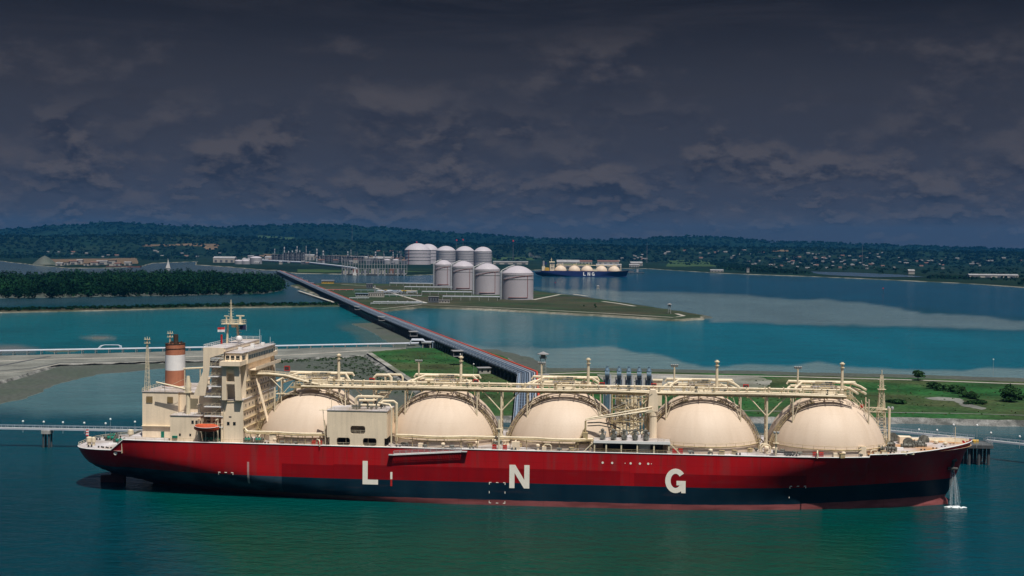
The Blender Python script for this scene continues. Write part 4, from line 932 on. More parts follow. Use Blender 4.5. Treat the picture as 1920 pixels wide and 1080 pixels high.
dn = (B1 - B0).normalized(); sd = dn.cross(Vector((0, 0, 1))).normalized(); upv = sd.cross(dn)
for a, b in ((-.55, 0), (.55, 0), (0, 1.0)): mb.cyl(B0 + sd * a * 1.6 + upv * b, B1 + sd * a * .4 + upv * b * .35, .2, n=5)
for k in range(14):
    p = B0.lerp(B1, k / 14); q = B0.lerp(B1, (k + 1) / 14); w = 1 - k / 18; mb.cyl(p + sd * .55 * 1.4 * w, q + upv * w * .9, .08, n=4); mb.cyl(p - sd * .55 * 1.4 * w, q + sd * .5 * w, .08, n=4)
mb.cyl(B0 + Vector((0, 0, 6)), B1 + Vector((0, 0, .3)), .07, n=4); mb.cyl(B0 + Vector((0, .6, 5)), B0.lerp(B1, .6) + Vector((0, 0, .6)), .06, n=4); mb.prism([(196, 30.0), (203.4, 30.9), (203.4, 32.0), (196, 30.9)], -16.0, -15.2)
mb.build('crane_boom', M['cream'], cr_)
mb = MB(); mb.box(180.6, 182.2, -19.4, -17.6, 21.0, 24.2); mb.cyl((181.4, -18.5, 24), (181.4, -18.5, 28.0), .3, n=6); mb.cyl((179.5, -18.5, 22), (181.2, -18.5, 25.5), .2, n=5); mb.box(178.4, 183.4, -20, -16.5, 21.5, 22.1); mb.cyl((179, -19.6, 18.2), (179, -19.6, 21.6), .2, n=5); mb.cyl((183, -19.6, 18.2), (183, -19.6, 21.6), .2, n=5); mb.build('crane_boom_rest', M['cream_d'], ship)
mb = MB(); mb.tube([(182, -17.5, 27.2), (186, -17, 27.4), (190, -16, 26.6), (193, -15, 25)], .22, 6); mb.tube([(182, -17.5, 26.2), (186, -17, 26.4), (190, -16, 25.6)], .18, 6); mb.build('hose', M['mach'], ship)

# --- side pipe run past tanks one to three and its supports
for a, b in (((66.5, -20.3), (95.2, -20.8)), ((118.5, -20.8), (183.8, -20.9))):
    P = []; k = 24
    for i in range(k + 1):
        x = a[0] + (b[0] - a[0]) * i / k; bulge = max((math.sqrt(max(0, 20.6 ** 2 - (x - c) ** 2)) if abs(x - c) < 20.6 else 0) for c in TX)
        P.append((x, -min(21.0, max(18.6, bulge)), 22.0 + (1.2 if i == 0 and a[0] < 70 else 0)))
    MB().tube(P, .34, 8).build('deck_pipe', M['cream'], ship, smooth=True); MB().tube([(x, y - .7, z - .45) for x, y, z in P], .22, 6).build('deck_pipe', M['cream_d'], ship, smooth=True)
    mb = MB()
    for x, y, z in P[::2]: mb.cyl((x, y - .3, 18.1), (x, y - .3, z), .13, n=5); mb.box(x - .1, x + .1, y - 1, y + .3, z - .75, z - .6)
    mb.build('pipe_supports', M['cream_d'], ship)
for x, zt in ((153.0, 28.0), (243.0, 25.3)):
    mb = MB(); mb.cyl((x, -20.8, 18.1), (x, -20.8, zt), .32, n=8); mb.box(x - .9, x + .9, -21.5, -20.1, zt - 3, zt - 2.85)
    mb.build('signal_post', M['cream'], ship)
    if zt < 26: MB().lathe([(.05, zt), (.5, zt + .4), (.5, zt + .8), (.1, zt + .9)], 8, (x - .5, -20.8)).lathe([(.05, zt), (.5, zt + .4), (.5, zt + .8), (.1, zt + .9)], 8, (x + .6, -20.8)).build('floodlight', M['grey'], ship)
# rails at the ship's side
MB().rail([(x, -hb(x, 1) + .35, zdeck(x)) for x in (26, 40, 60, 95)], 1.1, 3.0, .05).build('side_rail', M['cream_d'], ship)
MB().rail([(117, -21.7, 18.2), (184, -21.7, 18.2)], 1.1, 3.0, .05).build('side_rail', M['grey'], ship)
MB().rail([(209, -21.7, 18.2), (240, -21.6, 18.2), (262, -hb(262, 1) + .3, 18.2), (272, -hb(272, 1) + .3, 18.2)], 1.1, 3.0, .05).build('side_rail', M['grey'], ship)
MB().rail([(x, hb(x, 1) - .35, zdeck(x)) for x in (26, 40, 60, 120, 180, 240, 262, 272)], 1.1, 3.0, .05).build('side_rail', M['cream_d'], ship)
MB().rail([(x, s, zdeck(x)) for x, s in [(20, hb(20, 1) - .3), (12, hb(12, 1) - .3), (8, hb(8, 1) - .3), (5, hb(5, 1) - .3), (3.7, hb(3.7, 1) - .2), (3.3, 0), (3.7, -hb(3.7, 1) + .2), (5, -hb(5, 1) + .3)]], 1.1, 2.0, .06).build('stern_rail', M['cream'], ship)
# small gear along the side deck
rnd = random.Random(3)
def bollard(x, y, z, parent=None): MB().box(x - .9, x + .9, y - .3, y + .3, z, z + .15).cyl((x - .55, y, z), (x - .55, y, z + .8), .28, n=8).cyl((x + .55, y, z), (x + .55, y, z + .8), .28, n=8).build('bollard', M['dark'], parent or ship)
for x in (71, 75, 119.5, 144, 158, 216, 222, 231, 247, 249): bollard(x, -21.0 if x < 250 else -19, 18.2)
for x, y in ((91, -20.6), (93, -20.6), (151.5, -20.4), (155, -20.6), (210.5, -20.5), (212.5, -20), (255.5, -20.4), (257.5, -20.4)):
    MB().box(x - .7, x + .7, y - .4, y + .4, 18.15, 19.7).build('hose_box', M['redbox'], ship)
for x, y, w, hh in ((76.5, -18.5, 2.2, 3.4), (158.5, -19.6, 2.6, 2.6), (271.0, -17.5, 2.4, 3.2), (127, -20.3, 1.6, 1.5), (168, -20.5, 1.4, 1.3), (262, -20.2, 1.3, 1.4)):
    MB().box(x - w / 2, x + w / 2, y - .8, y + .8, 18.15, 18.2 + hh).build('deck_locker', M['house'], ship)
def winch(x, y, z, L=3.2, m='mach', col='green'):
    w = MB().box(x - L / 2, x + L / 2, y - .9, y + .9, z, z + .35).box(x - L * .5, x - L * .36, y - .7, y + .7, z + .3, z + 1.7).box(x + L * .36, x + L * .5, y - .7, y + .7, z + .3, z + 1.7).build('winch', M[m], ship)
    MB().cyl((x - L * .34, y, z + 1.2), (x + L * .34, y, z + 1.2), .62, n=12).build('drum', M[col], w)
    for s in (-.32, 0, .32): MB().cyl((x + s * L - .06, y, z + 1.2), (x + s * L + .06, y, z + 1.2), 1.05, n=14).build('flange', M[m], w)
    return w
for x, y in ((68.2, -19.4), (71.8, -19.4)): winch(x, y, 18.2, 3.0)
MB().cyl((242.5, -17.6, 19.2), (248.5, -18.3, 18.9), .42, n=8).box(246, 248.5, -18.8, -17.6, 18.2, 19.4).build('stowed_derrick', M['dark'], ship)
# forecastle
for x, y, L in ((284, 5.5, 4), (290, 6.5, 4), (288.5, -4.5, 4.5), (293.5, 2.5, 4), (277.5, -12.0, 3.4), (281.5, -12.0, 3.4), (293, -3.5, 3.6), (283, -2.5, 3.4)): winch(x, y, 18.9, L, col='mach')
for x, y in ((289.2, -2.0), (286.5, 9.0), (296, 5)): MB().cyl((x, y - .5, 20.6), (x, y + .5, 20.6), 1.75, n=18).box(x - 1.8, x + 1.8, y - .4, y + .4, 18.9, 19.5).build('windlass_wheel', M['mach'], ship)
MB().box(287.5, 291.5, 3.0, 6.2, 18.9, 21.8).build('deck_house', M['house'], ship)
for x, y in ((281, -15.6), (285.5, -13.8), (275.5, -17.2), (278, -16.4), (292, -10.2), (296.5, -7.6), (300, -4.6), (300, 4), (304, 0), (296, 8)): bollard(x, y, 18.9 + max(0, x - 285) * .035)
for x, y in ((285, -8.0), (280, -6.5)): MB().box(x - 3.2, x + 1.2, y - .5, y + .5, 19.0, 19.9).build('chain_stopper', M['white'], ship)
for x, y in ((301.5, -1.2), (299.2, 1.8)): MB().lathe([(.45, 19), (.45, 20.4), (.8, 20.4), (.8, 20.9), (.1, 21.1)], 10, (x, y)).build('deck_vent', M['cream'], ship)
MB().cyl((305, 0, 19.5), (305, 0, 26), .12, n=5).cyl((305, 0, 22), (302.6, 1.5, 22.8), .08, n=4).build('bow_staff', M['cream'], ship)
MB().rail([(273, hb(273, 1) - .3, 18.9), (282, hb(282, 1) - .3, 19), (292, hb(292, 1) - .3, 19.3)], 1.3, 2.2, .08, 3).build('forecastle_rail', M['white'], ship)
MB().rail([(281, -hb(281, 1) + .3, 19), (290, -hb(290, 1) + .3, 19.2)], 1.0, 1.6, .06).build('forecastle_rail', M['cream'], ship)
for x in (275.5, 278, 284.5, 287.0):
    MB().box(x - .9, x + .9, -hb(x, 1) + .1, -hb(x, 1) + .7, 18.9, 19.9).build('fairlead', M['cream'], ship)
for s in (-1, 1):
    xa = 303.5; mb = MB(); yy = s * (hb(xa, .72) + .35); mb.cyl((xa, yy, 15.5), (xa - .6, yy * 1.02, 12.5), .45, n=8); mb.cyl((xa - 2.0, yy + s * .25, 12.9), (xa + 1.1, yy + s * .05, 12.7), .5, n=8); mb.lathe([(1.0, 15.1), (1.3, 15.6), (1.0, 16.1)], 12, (xa, yy * .9)); mb.build('anchor', M['dark'], ship)
# foremast: lattice tower with the stair truss coming down from the last dome
mb = MB(); fx, fy = 280.5, 0.
for a in (-1, 1):
    for b in (-1, 1): mb.cyl((fx + a * 1.7, fy + b * 1.6, 18.9), (fx + a * .9, fy + b * .9, 34), .16, n=5); mb.cyl((fx + a * .9, fy + b * .9, 34), (fx + a * .35, fy + b * .35, 43), .11, n=5)
for k in range(14):
    z0 = 19 + k * 1.7; w = 1.7 - .8 * min(1, k / 9.) - (max(0, k - 9) * .11); w2 = w - .08
    for b in (-1, 1): mb.cyl((fx - w, fy + b * w, z0), (fx + w2, fy + b * w2, z0 + 1.7), .07, n=4); mb.cyl((fx + w, fy + b * w, z0), (fx - w2, fy + b * w2, z0 + 1.7), .07, n=4); mb.cyl((fx - w, fy + b * w, z0), (fx + w, fy + b * w, z0), .07, n=4)
mb.box(fx - 1.6, fx + 2.6, -1.5, 1.5, 31.4, 31.55); mb.box(fx - 1.3, fx + 1.3, -1.2, 1.2, 38.2, 38.3)
for z in (36, 39.5, 41.5): mb.cyl((fx - 1.3, 0, z), (fx + 1.3, 0, z), .07, n=4)
mb.cyl((fx, 0, 42), (fx, 0, 44.8), .12, n=5); fm = mb.build('foremast', M['cream'], ship)
MB().cyl((fx + 2.4, -1.6, 18.9), (fx + 2.4, -1.6, 32), .42, n=8).build('vent_pipe', M['cream'], fm)
for dx in (2.2, 3.4): MB().lathe([(.05, 31.3), (.5, 31.7), (.5, 32.4), (.1, 32.6)], 8, (fx + dx, -1.2)).build('floodlight', M['grey'], fm)
mb = MB(); A, Bq = Vector((268.5, -7.5, 36.6)), Vector((279, -2.8, 26.3))
for dy in (-.7, .7):
    for dz in (0, 1.2): mb.cyl(A + Vector((0, dy, dz)), Bq + Vector((0, dy, dz)), .1, n=4)
    for k in range(12): q = A.lerp(Bq, k / 11); mb.cyl(q + Vector((0, dy, 0)), q + Vector((0, dy, 1.2)), .06, n=4)
for k in range(16): q = A.lerp(Bq, k / 15); mb.cyl(q + Vector((0, -.7, 0)), q + Vector((0, .7, 0)), .1, n=4)
for dy in (-.8, .8): mb.cyl((273, -3 + dy, 32.4), (281, -2 + dy, 32.2), .12, n=4); mb.cyl((273, -3 + dy, 31), (281, -2 + dy, 30.8), .1, n=4); [mb.cyl((273 + k * 1.6, -3 + dy, 31), (274.6 + k * 1.6, -2.7 + dy, 32.4), .07, n=4) for k in range(5)]
mb.build('mast_stair', M['cream'], ship)
MB().lathe([(.05, 32.2), (.7, 32.6), (.7, 33.4), (.05, 33.8)], 10, (273.2, -4.6)).build('alarm_horn', M['redbox'], ship)
# stern gear
for x, y, L_ in ((17, -3, 4.6), (20, 6, 4.4), (11.5, 2.5, 4.2), (20.5, -9, 3.6), (10, 8, 3.2), (22, 13, 3.6)): winch(x, y, 14.2, L_)
MB().cyl((20.5, 5.4, 16), (20.5, 6.4, 16), 1.7, n=18).box(18.8, 22.2, 5.3, 6.4, 14.2, 14.8).build('mooring_reel', M['mach'], ship)
for x, y, r, z in ((7.5, -7.0, 1.0, 13.9), (15.8, 9.5, 1.0, 14.2), (9.5, -8.0, .7, 13.9)): MB().lathe([(r * .7, z), (r * .7, z + 1.4), (r, z + 1.5), (r, z + 3.0), (r * .4, z + 3.2)], 12, (x, y)).build('deck_vent', M['cream'], ship, smooth=True)
for x, y in ((14, -13), (16, -13.8), (18, -14.6), (9.5, -11), (9, 9), (7.5, 7), (11, 10.5), (6, 4)): bollard(x, y, 14.1)
MB().box(14, 19, -5.8, -5.2, 14.2, 14.9).build('hatch_cover', M['white'], ship)
MB().tube([(20, -13.5, 14.3), (20.8, -14, 15.6), (22, -14.4, 15.9), (23.4, -14.8, 15.5)], .14, 5).build('roller_arm', M['mach'], ship)
# --- superstructure
cas = MB().box(29.4, 42.0, -14, 14, 18.2, 34.1).build('engine_casing', M['house'], ship)
MB().box(29.2, 42.2, -14.2, 14.2, 34.1, 34.3).build('casing_roof', M['deck'], cas)
for x0, x1 in ((30.8, 33.0), (38.2, 40.2)):
    g = MB().box(x0, x1, -14.08, -13.95, 30.4, 32.6).build('vent_grille', M['dark'], cas)
    for k in range(6): MB().box(x0, x1, -14.2, -14.05, 30.5 + k * .36, 30.66 + k * .36).build('louvre', mat('tan_louvre', (.42, .29, .13), .7) if 'tan_louvre' not in D.materials else D.materials['tan_louvre'], g)
MB().box(29.4, 41.4, -14.7, -14, 22.4, 22.6).build('ledge', M['cream'], cas); MB().rail([(29.4, -14.1, 34.3), (42, -14.1, 34.3)], 1.1, 2, .06).rail([(29.4, 14, 34.3), (29.4, -14, 34.3)], 1.1, 2.5, .06).build('casing_rail', M['cream'], cas)
MB().box(36.0, 37.1, -14.1, -13.9, 18.3, 20.6).build('casing_door', M['green'], cas)
mb = MB()
for k in range(9): mb.cyl((29.25, -6.9, 19 + k * 1.6), (29.25, -6.1, 19 + k * 1.6), .05, n=4)
mb.cyl((29.25, -6.9, 18.3), (29.25, -6.9, 34), .05, n=4); mb.cyl((29.25, -6.1, 18.3), (29.25, -6.1, 34), .05, n=4); mb.build('ladder', M['cream'], cas)
# funnel
fn = None
for z0, z1, r0, r1, mm in ((34.2, 40.5, 3.42, 3.36, 'funnel'), (40.5, 45.9, 3.36, 3.31, 'white'), (45.9, 49.6, 3.31, 3.28, 'funnel')):
    o = MB().lathe([(r0, z0), (r1, z1)], 40, (35.9, 0), 1, 1.25).build('funnel' if fn is None else 'funnel_band', M[mm], ship if fn is None else fn, smooth=True); fn = fn or o
MB().lathe([(3.3, 49.55), (3.36, 49.6), (3.36, 49.9), (3.0, 49.9), (3.0, 49.2), (.1, 49.2)], 40, (35.9, 0), 1, 1.25).build('funnel_rim', M['soot'], fn)
MB().lathe([(3.34, 48.0), (3.4, 48.05), (3.4, 48.2), (3.32, 48.25)], 40, (35.9, 0), 1, 1.25).build('funnel_ring', M['soot'], fn)
MB().cyl((36.1, 0, 49), (36.1, 0, 53.0), .82, n=14).build('exhaust_pipe', M['soot'], fn, smooth=True)
for x, y in ((34.3, 1.2), (34.8, -1.4), (37.6, 1.4), (37.4, -1.2)): MB().cyl((x, y, 49), (x, y, 50.5), .32, n=8).build('exhaust_pipe', M['soot'], fn)
MB().lathe([(4.3, 34.25), (4.3, 34.7), (3.5, 34.9)], 30, (35.9, 0), 1, 1.2).build('funnel_base', M['deck'], fn)
def light_mast(x, y, z0, z1, name='signal_mast', w=1.5):
    mb = MB()
    for a in (-1, 1):
        for b in (-1, 1): mb.cyl((x + a * w * .5, y + b * w * .5, z0), (x + a * .14, y + b * .14, z1), .09, n=5)
    k = int((z1 - z0) / 1.5)
    for i in range(k):
        t0, t1 = i / k, (i + 1) / k; wa, wb = w * .5 * (1 - t0) + .14 * t0, w * .5 * (1 - t1) + .14 * t1
        for b in (-1, 1): mb.cyl((x - wa, y + b * wa, z0 + (z1 - z0) * t0), (x + wb, y + b * wb, z0 + (z1 - z0) * t1), .05, n=4); mb.cyl((x - wb, y + b * wb, z0 + (z1 - z0) * t1), (x + wb, y + b * wb, z0 + (z1 - z0) * t1), .05, n=4)
    for z in (z1, z1 - 1.3): mb.box(x - 1.0, x + 1.0, y - .5, y + .5, z, z + .12); mb.cyl((x - .8, y, z), (x - .8, y, z + .8), .12, n=5); mb.cyl((x + .8, y, z), (x + .8, y, z + .8), .12, n=5)
    mb.cyl((x, y, z1), (x, y, z1 + 1), .1, n=5)
    return mb.build(name, M['cream'], ship)
light_mast(30.6, -12.6, 34.3, 52.0); light_mast(31.8, 6, 34.3, 52.8, w=.9)
# aft deck houses
lh = MB().box(41.4, 52.0, -20.0, 20.0, 18.2, 27.0).build('aft_deckhouse', M['house'], ship)
MB().box(41.2, 52.2, -20.2, 20.2, 27.0, 27.2).build('deckhouse_roof', M['deck'], lh)
for x in (49.2, 50.6, 51.6): MB().box(x - .4, x + .4, -20.06, -19.9, 24.4, 25.5).build('window', M['glass'], lh)
for x in (44.8, 48.4): MB().box(x - .3, x + .3, -20.06, -19.9, 20.2, 21.0).build('window', M['glass'], lh)
MB().box(42.2, 44.0, -20.4, -20.0, 19.4, 20.2).build('locker', M['green'], lh)
MB().rail([(41.4, -20, 27.2), (52, -20, 27.2)], 1.1, 2, .06).build('deckhouse_rail', M['cream'], lh)
mid = MB().box(42.05, 53.9, -12.5, 12.5, 27.2, 34.0).build('mid_deckhouse', M['house'], ship)
MB().box(42.05, 54, -12.8, 12.8, 34.0, 34.2).build('deckhouse_roof', M['deck'], mid)
MB().box(44.5, 48.5, -12.58, -12.4, 28.5, 32).build('vent_grille', mat('painted_shade_grille', (.22, .19, .13), .7), mid)  # grille colour has the shade on the deckhouse side painted in
for x, y, z0, z1, r in ((46.6, -17, 27.2, 36.0, .62), (50.2, -16, 27.2, 30.5, .7), (44.5, -10, 34.2, 37, .6), (50, -8, 34.2, 36.5, .8), (47, 3, 34.2, 38, .5)): MB().lathe([(r * .8, z0), (r * .8, z1 - 1), (r * 1.3, z1 - .9), (r * 1.3, z1), (r * .3, z1 + .2)], 12, (x, y)).build('deck_vent', M['house'], mid, smooth=True)
mb = MB(); mb.lathe([(.75, 27.2), (.7, 34.5), (1.0, 34.6), (1.0, 36.4), (.5, 40.2)], 12, (46.6, -17)); mb.box(45.4, 47.8, -18, -16, 34.5, 34.8); mb.cyl((46.2, -17, 35.6), (35.4, -17, 37.9), .42, .24, n=7); mb.cyl((46.6, -17, 39.8), (40.5, -17, 36.9), .06, n=4); mb.cyl((38.2, -17, 37.2), (38.2, -16, 34.2), .08, n=4); mb.build('provision_crane', M['cream'], ship)
MB().cyl((42, -9, 41.8), (54, -9, 42.6), .3, n=6).build('pipe_bridge', M['cream'], ship)
for x in (42.5, 48): MB().cyl((x, -9, 34), (x, -9, 41.9), .18, n=5).build('pipe_post', M['cream'], ship)
# accommodation block
ac = MB().box(54.0, 66.0, -15.0, 15.0, 27, 44.6).build('accommodation_block', M['house'], ship)
lo = MB().box(59.0, 66.6, -20.0, 20.0, 18.2, 32.6).box(54.2, 59.0, -16.5, 16.5, 18.2, 27.0).build('lower_block', M['house'], ship)
MB().box(58.8, 66.8, -20.2, 20.2, 32.6, 32.8).build('block_roof', M['deck'], lo)
for s in (-1, 1):
    y0, y1 = (-20.4, -20.0) if s < 0 else (20.0, 20.4)
    MB().prism([(53.0, 50.2), (60.0, 50.2), (60.0, 48.2), (55.4, 46.8), (55.0, 42.4), (53.2, 34.2), (49.4, 34.2), (49.4, 33.4), (54.4, 33.4), (54.4, 18.2), (53.0, 18.2), (53.0, 33.4), (49.4, 33.6), (52.8, 42.0)] if False else [(53.0, 50.2), (60.0, 50.2), (60.0, 48.4), (55.3, 46.8), (55.0, 42.4), (53.6, 34.0), (49.6, 34.0), (52.9, 42.2)], y0, y1).build('side_fin', M['house'], ac)
    for k, z in enumerate((23.6, 27.2, 30.4, 33.8, 37.3, 40.6, 43.9, 46.9)):
        ya, yb = (-20.3, -15) if s < 0 else (15, 20.3); x0 = 53.2 if z < 34 else 54.4
        st = MB().box(x0, 59.7, ya, yb, z - .28, z).build('gallery_deck', M['white'], ac); yo = ya + .15 if s < 0 else yb - .15
        MB().rail([(x0, yo, z), (59.7, yo, z)], 1.1, 1.3, .05).build('gallery_rail', M['cream'], st)
        if k:
            zp = (23.6, 27.2, 30.4, 33.8, 37.3, 40.6, 43.9, 46.9)[k - 1]; ym = ya + 2.0 if s < 0 else yb - 2.0
            mb = MB()
            for dy in (-.5, .5): mb.cyl((55.0, ym + dy, zp + .1), (59.0, ym + dy, z - .1), .15, n=4); mb.cyl((55.0, ym + dy, zp + 1.1), (59.0, ym + dy, z + .9), .06, n=4)
            for q in range(9): mb.box(55.0 + q * .44, 55.35 + q * .44, ym - .5, ym + .5, zp + (z - zp) * q / 8.6, zp + (z - zp) * q / 8.6 + .08)
            mb.build('stair', M['cream'], st)
    # wing support frame
    yo, yi = (-21.6, -20.3) if s < 0 else (20.3, 21.6)
    mb = MB(); mb.prism([(59.8, 32.8), (61.3, 32.8), (61.3, 44.4), (59.8, 44.4)], yo, yi); mb.prism([(64.4, 32.8), (66.4, 32.8), (65.6, 44.4), (63.9, 44.4)], yo, yi); mb.box(61.3, 64.4, yo + .05, yi - .05, 38.2, 39.0); mb.prism([(61.3, 44.4), (63.9, 44.4), (63.9, 42.9), (63.2, 43.8), (62.0, 43.8), (61.3, 42.9)], yo + .02, yi - .02)
    mb.build('wing_support', M['house'], ac)
    MB().prism([(13.8 * s, 44.4), (20.3 * s, 44.4), (21.2 * s, 43.0), (20.3 * s, 41.6), (19.6 * s, 43.2), (17.5 * s, 43.9)], 61, 65.2, 'x').build('wing_bracket', M['house'], ac)
# wheelhouse and wings
wh = MB().box(58.5, 66.9, -15.5, 15.5, 44.6, 48.5).build('wheelhouse', M['house'], ship)
for s in (-1, 1):
    ya, yb = (-23.0, -15.5) if s < 0 else (15.5, 23.0)
    mb = MB(); mb.box(59.4, 66.4, ya, yb, 44.4, 45.9); mb.box(60.4, 66.2, *( (-20.2, -15.5) if s < 0 else (15.5, 20.2)), 45.9, 48.4); wg = mb.build('bridge_wing', M['house'], wh)
    MB().rail([(59.5, ya + .1 if s < 0 else yb - .1, 45.9), (66.3, ya + .1 if s < 0 else yb - .1, 45.9)], 1.1, 1.3, .06).build('wing_rail', M['cream'], wg)
    yy = -20.26 if s < 0 else 20.16
    for x in (61.3, 63.0, 64.8): MB().box(x - .6, x + .6, yy, yy + .1, 46.3, 47.6).build('window', M['glass'], wg)
    MB().box(60.2, 66.5, *((-20.5, -15.4) if s < 0 else (15.4, 20.5)), 48.45, 48.62).build('wing_roof', M['deck'], wg)
for k in range(15):
    y = -14.4 + k * 2.05; MB().box(66.86, 66.96, y - .82, y + .82, 46.1, 47.5).build('window', M['glass'], wh)
for y in (-19, -17.2, 17.2, 19): MB().box(66.16, 66.26, y - .7, y + .7, 46.2, 47.5).build('window', M['glass'], wh)
MB().box(58.3, 67.1, -15.7, 15.7, 48.5, 48.7).build('wheelhouse_roof', M['deck'], wh)
up = MB().box(53.0, 60.5, -20.0, 20.0, 48.9, 50.0).build('upper_bridge', M['house'], ship); MB().box(52.9, 60.6, -20.1, 20.1, 50.0, 50.15).build('upper_roof', M['deck'], up)
MB().rail([(60.5, -20, 50.1), (53, -20, 50.1), (53, 20, 50.1), (60.5, 20, 50.1)], 1.1, 2, .06).build('roof_rail', M['white'], up)
MB().rail([(67, -15.6, 48.7), (67, 15.6, 48.7)], 1.0, 2.2, .05).build('roof_rail', M['white'], wh)
# front gallery below the bridge, front windows, pipes and doors
MB().box(66.0, 68.6, -12.0, 19.5, 42.0, 42.25).build('front_gallery', M['house'], ac); MB().box(68.45, 68.6, -12, 19.5, 42.2, 43.2).build('gallery_bulwark', M['house'], ac)
for z, ys in ((40.2, range(-13, 15, 5)), (37.0, range(-12, 15, 3)), (34.4, range(-13, 14, 4))):
    for y in ys: MB().box(65.98, 66.06, y - .38, y + .38, z - .45, z + .45).build('window', M['glass'], ac)
for z, ys in ((30.6, range(-17, 19, 4)), (27.6, range(-18, 19, 3)), (24.6, range(-18, 19, 5))):
    for y in ys: MB().box(66.58, 66.66, y - .36, y + .36, z - .42, z + .42).build('window', M['glass'], lo)
for k in range(5): MB().box(66.58, 66.66, -18.6 + k * 1.6, -17.7 + k * 1.6, 24.0, 25.3).build('window', M['glass'], lo)
for x in (61.5, 63.6): MB().box(x - .45, x + .45, -20.06, -19.95, 24.2, 25.3).build('window', M['glass'], lo)
MB().box(61.7, 62.6, -20.05, -19.95, 26.8, 27.2).build('nameplate', M['dark'], lo)
MB().tube([(60.0, -20.15, 19), (60.0, -20.15, 31.6), (61, -20.15, 32.0), (65.5, -20.15, 32.3)], .1, 5).build('drain_pipe', M['cream'], lo)
mb = MB()
for dy in (-.6, .6): mb.cyl((66.9, -8 + dy, 41.8), (72.5, -10 + dy, 23.5), .24, n=5)
for k in range(14): q = Vector((66.9, -8, 41.8)).lerp(Vector((72.5, -10, 23.5)), k / 13); mb.cyl(q + Vector((0, -.6, 0)), q + Vector((0, .6, 0)), .1, n=4)
mb.build('front_trunk', M['house'], ship)
for y in (-6, 2, 10): MB().cyl((66.75, y, 19), (66.75, y, 41.5 if y > 0 else 36), .08, n=4).build('drain_pipe', M['cream_d'], lo)
for z in (35.7, 38.6): MB().box(66.0, 66.5, -15, 15, z - .14, z).build('ledge', M['cream_d'], ac)
for z in (23.2, 26.1, 29.2): MB().box(66.6, 66.95, -20, 20, z - .12, z).build('ledge', M['cream_d'], lo)
MB().rail([(66.9, -19.8, 32.8), (66.7, 19.8, 32.8)], 1.1, 2.2, .06).build('block_rail', M['cream'], lo)
# mast on the bridge
mb = MB(); mb.cyl((54.6, 0, 50), (54.9, 0, 57), .42, .34, n=8); mb.cyl((58.6, 1, 50), (57.9, 1, 57), .5, .4, n=8); mb.box(53.0, 60.8, -1.6, 2.2, 56.9, 57.2); mb.box(56.4, 57.6, -1, 1, 55.8, 57)
for k in range(6): mb.box(57.6, 59.3, .4, 1.6, 51 + k * .95, 51.08 + k * .95)
mst = mb.build('signal_mast', M['cream'], ship)
MB().rail([(53, -1.6, 57.2), (60.8, -1.6, 57.2), (60.8, 2.2, 57.2), (53, 2.2, 57.2), (53, -1.6, 57.2)], 1.2, 1.3, .06).build('mast_rail', M['cream'], mst)
mb = MB(); mb.cyl((56, 0, 57.2), (56, 0, 65.5), .24, .12, n=6)
for k in range(7): w = 1.3 - k * .14; mb.cyl((56 - w, 0, 58.6 + k * .95), (56 + w, 0, 58.6 + k * .95), .07, n=4); mb.cyl((56, -w * .8, 58.9 + k * .95), (56, w * .8, 58.9 + k * .95), .06, n=4)
for dx in (-.7, .7): mb.cyl((56 + dx, 0, 57.2), (56, 0, 62.5), .08, n=4)
mb.build('topmast', M['cream'], mst)
MB().cyl((59.3, 0, 57.2), (59.3, 0, 59.6), .42, n=8).box(57.9, 60.8, -.2, .2, 59.7, 60.1).build('radar', M['cream'], mst)
MB().box(53.6, 55.2, -.3, .3, 59.6, 59.9).cyl((54.4, 0, 57.2), (54.4, 0, 59.6), .25, n=6).build('radar', M['cream'], mst)
MB().lathe([(.5, 50.1), (.5, 51), (1.0, 51.4), (1.2, 52.2), (.8, 53), (.02, 53.2)], 14, (60.2, -4)).build('radome', M['white'], up, smooth=True)
MB().cyl((53.6, -3, 50.1), (53.6, -3, 53.4), .32, n=8).build('locker_post', M['redbox'], up)
for x, y, hh in ((58.8, -8, 4.5), (64, 8, 6), (63, 13, 3.5), (65, 18, 2.5), (61.5, -13, 2.2)): MB().cyl((x, y, 48.7), (x, y, 48.7 + hh), .06, n=4).build('aerial', M['white'], up)
for x, y in ((62.5, -10), (64.5, -2), (62, 6), (64, 12)): MB().box(x - .6, x + .6, y - .6, y + .6, 48.7, 49.7).build('roof_box', M['white'], wh)
# boat deck under the lifeboat
bd = MB().box(49.0, 59.6, -19.9, -16.5, 23.35, 23.6).build('boat_deck', M['house'], ship)
for x in (51.2, 53.8, 56.6, 59.2): MB().cyl((x, -20.3, 18.2), (x, -20.3, 23.4), .15, n=6).build('pillar', M['cream'], bd)
MB().box(52.2, 58.9, -16.6, -16.5, 18.3, 23.2).build('painted_shade_wall', M['mach'], bd)  # dark panel paints in the shade of the recess below the lifeboat
for x in (53.5, 55.6, 57.4): MB().box(x - .7, x + .7, -19.6, -18.6, 18.2, 19.6).build('locker', M['green'], bd)
MB().box(50, 59.6, -15.2, -15.0, 23.6, 25.4).build('window_band', M['house'], bd)
for k in range(4): MB().box(50.8 + k * 2.2, 52 + k * 2.2, -16.6, -16.45, 24.0, 25.2).build('window', M['glass'], bd)
for x in (51.6, 58.0): MB().prism([(x - .2, 18.4), (x + .2, 18.4), (x + .2, 26.2), (x - .2, 26.2)], -20.6, -20.2).box(x - .15, x + .15, -22.6, -18, 26.0, 26.3).cyl((x, -22.4, 26), (x, -22.4, 24.3), .06, n=4).build('davit', M['cream'], bd)
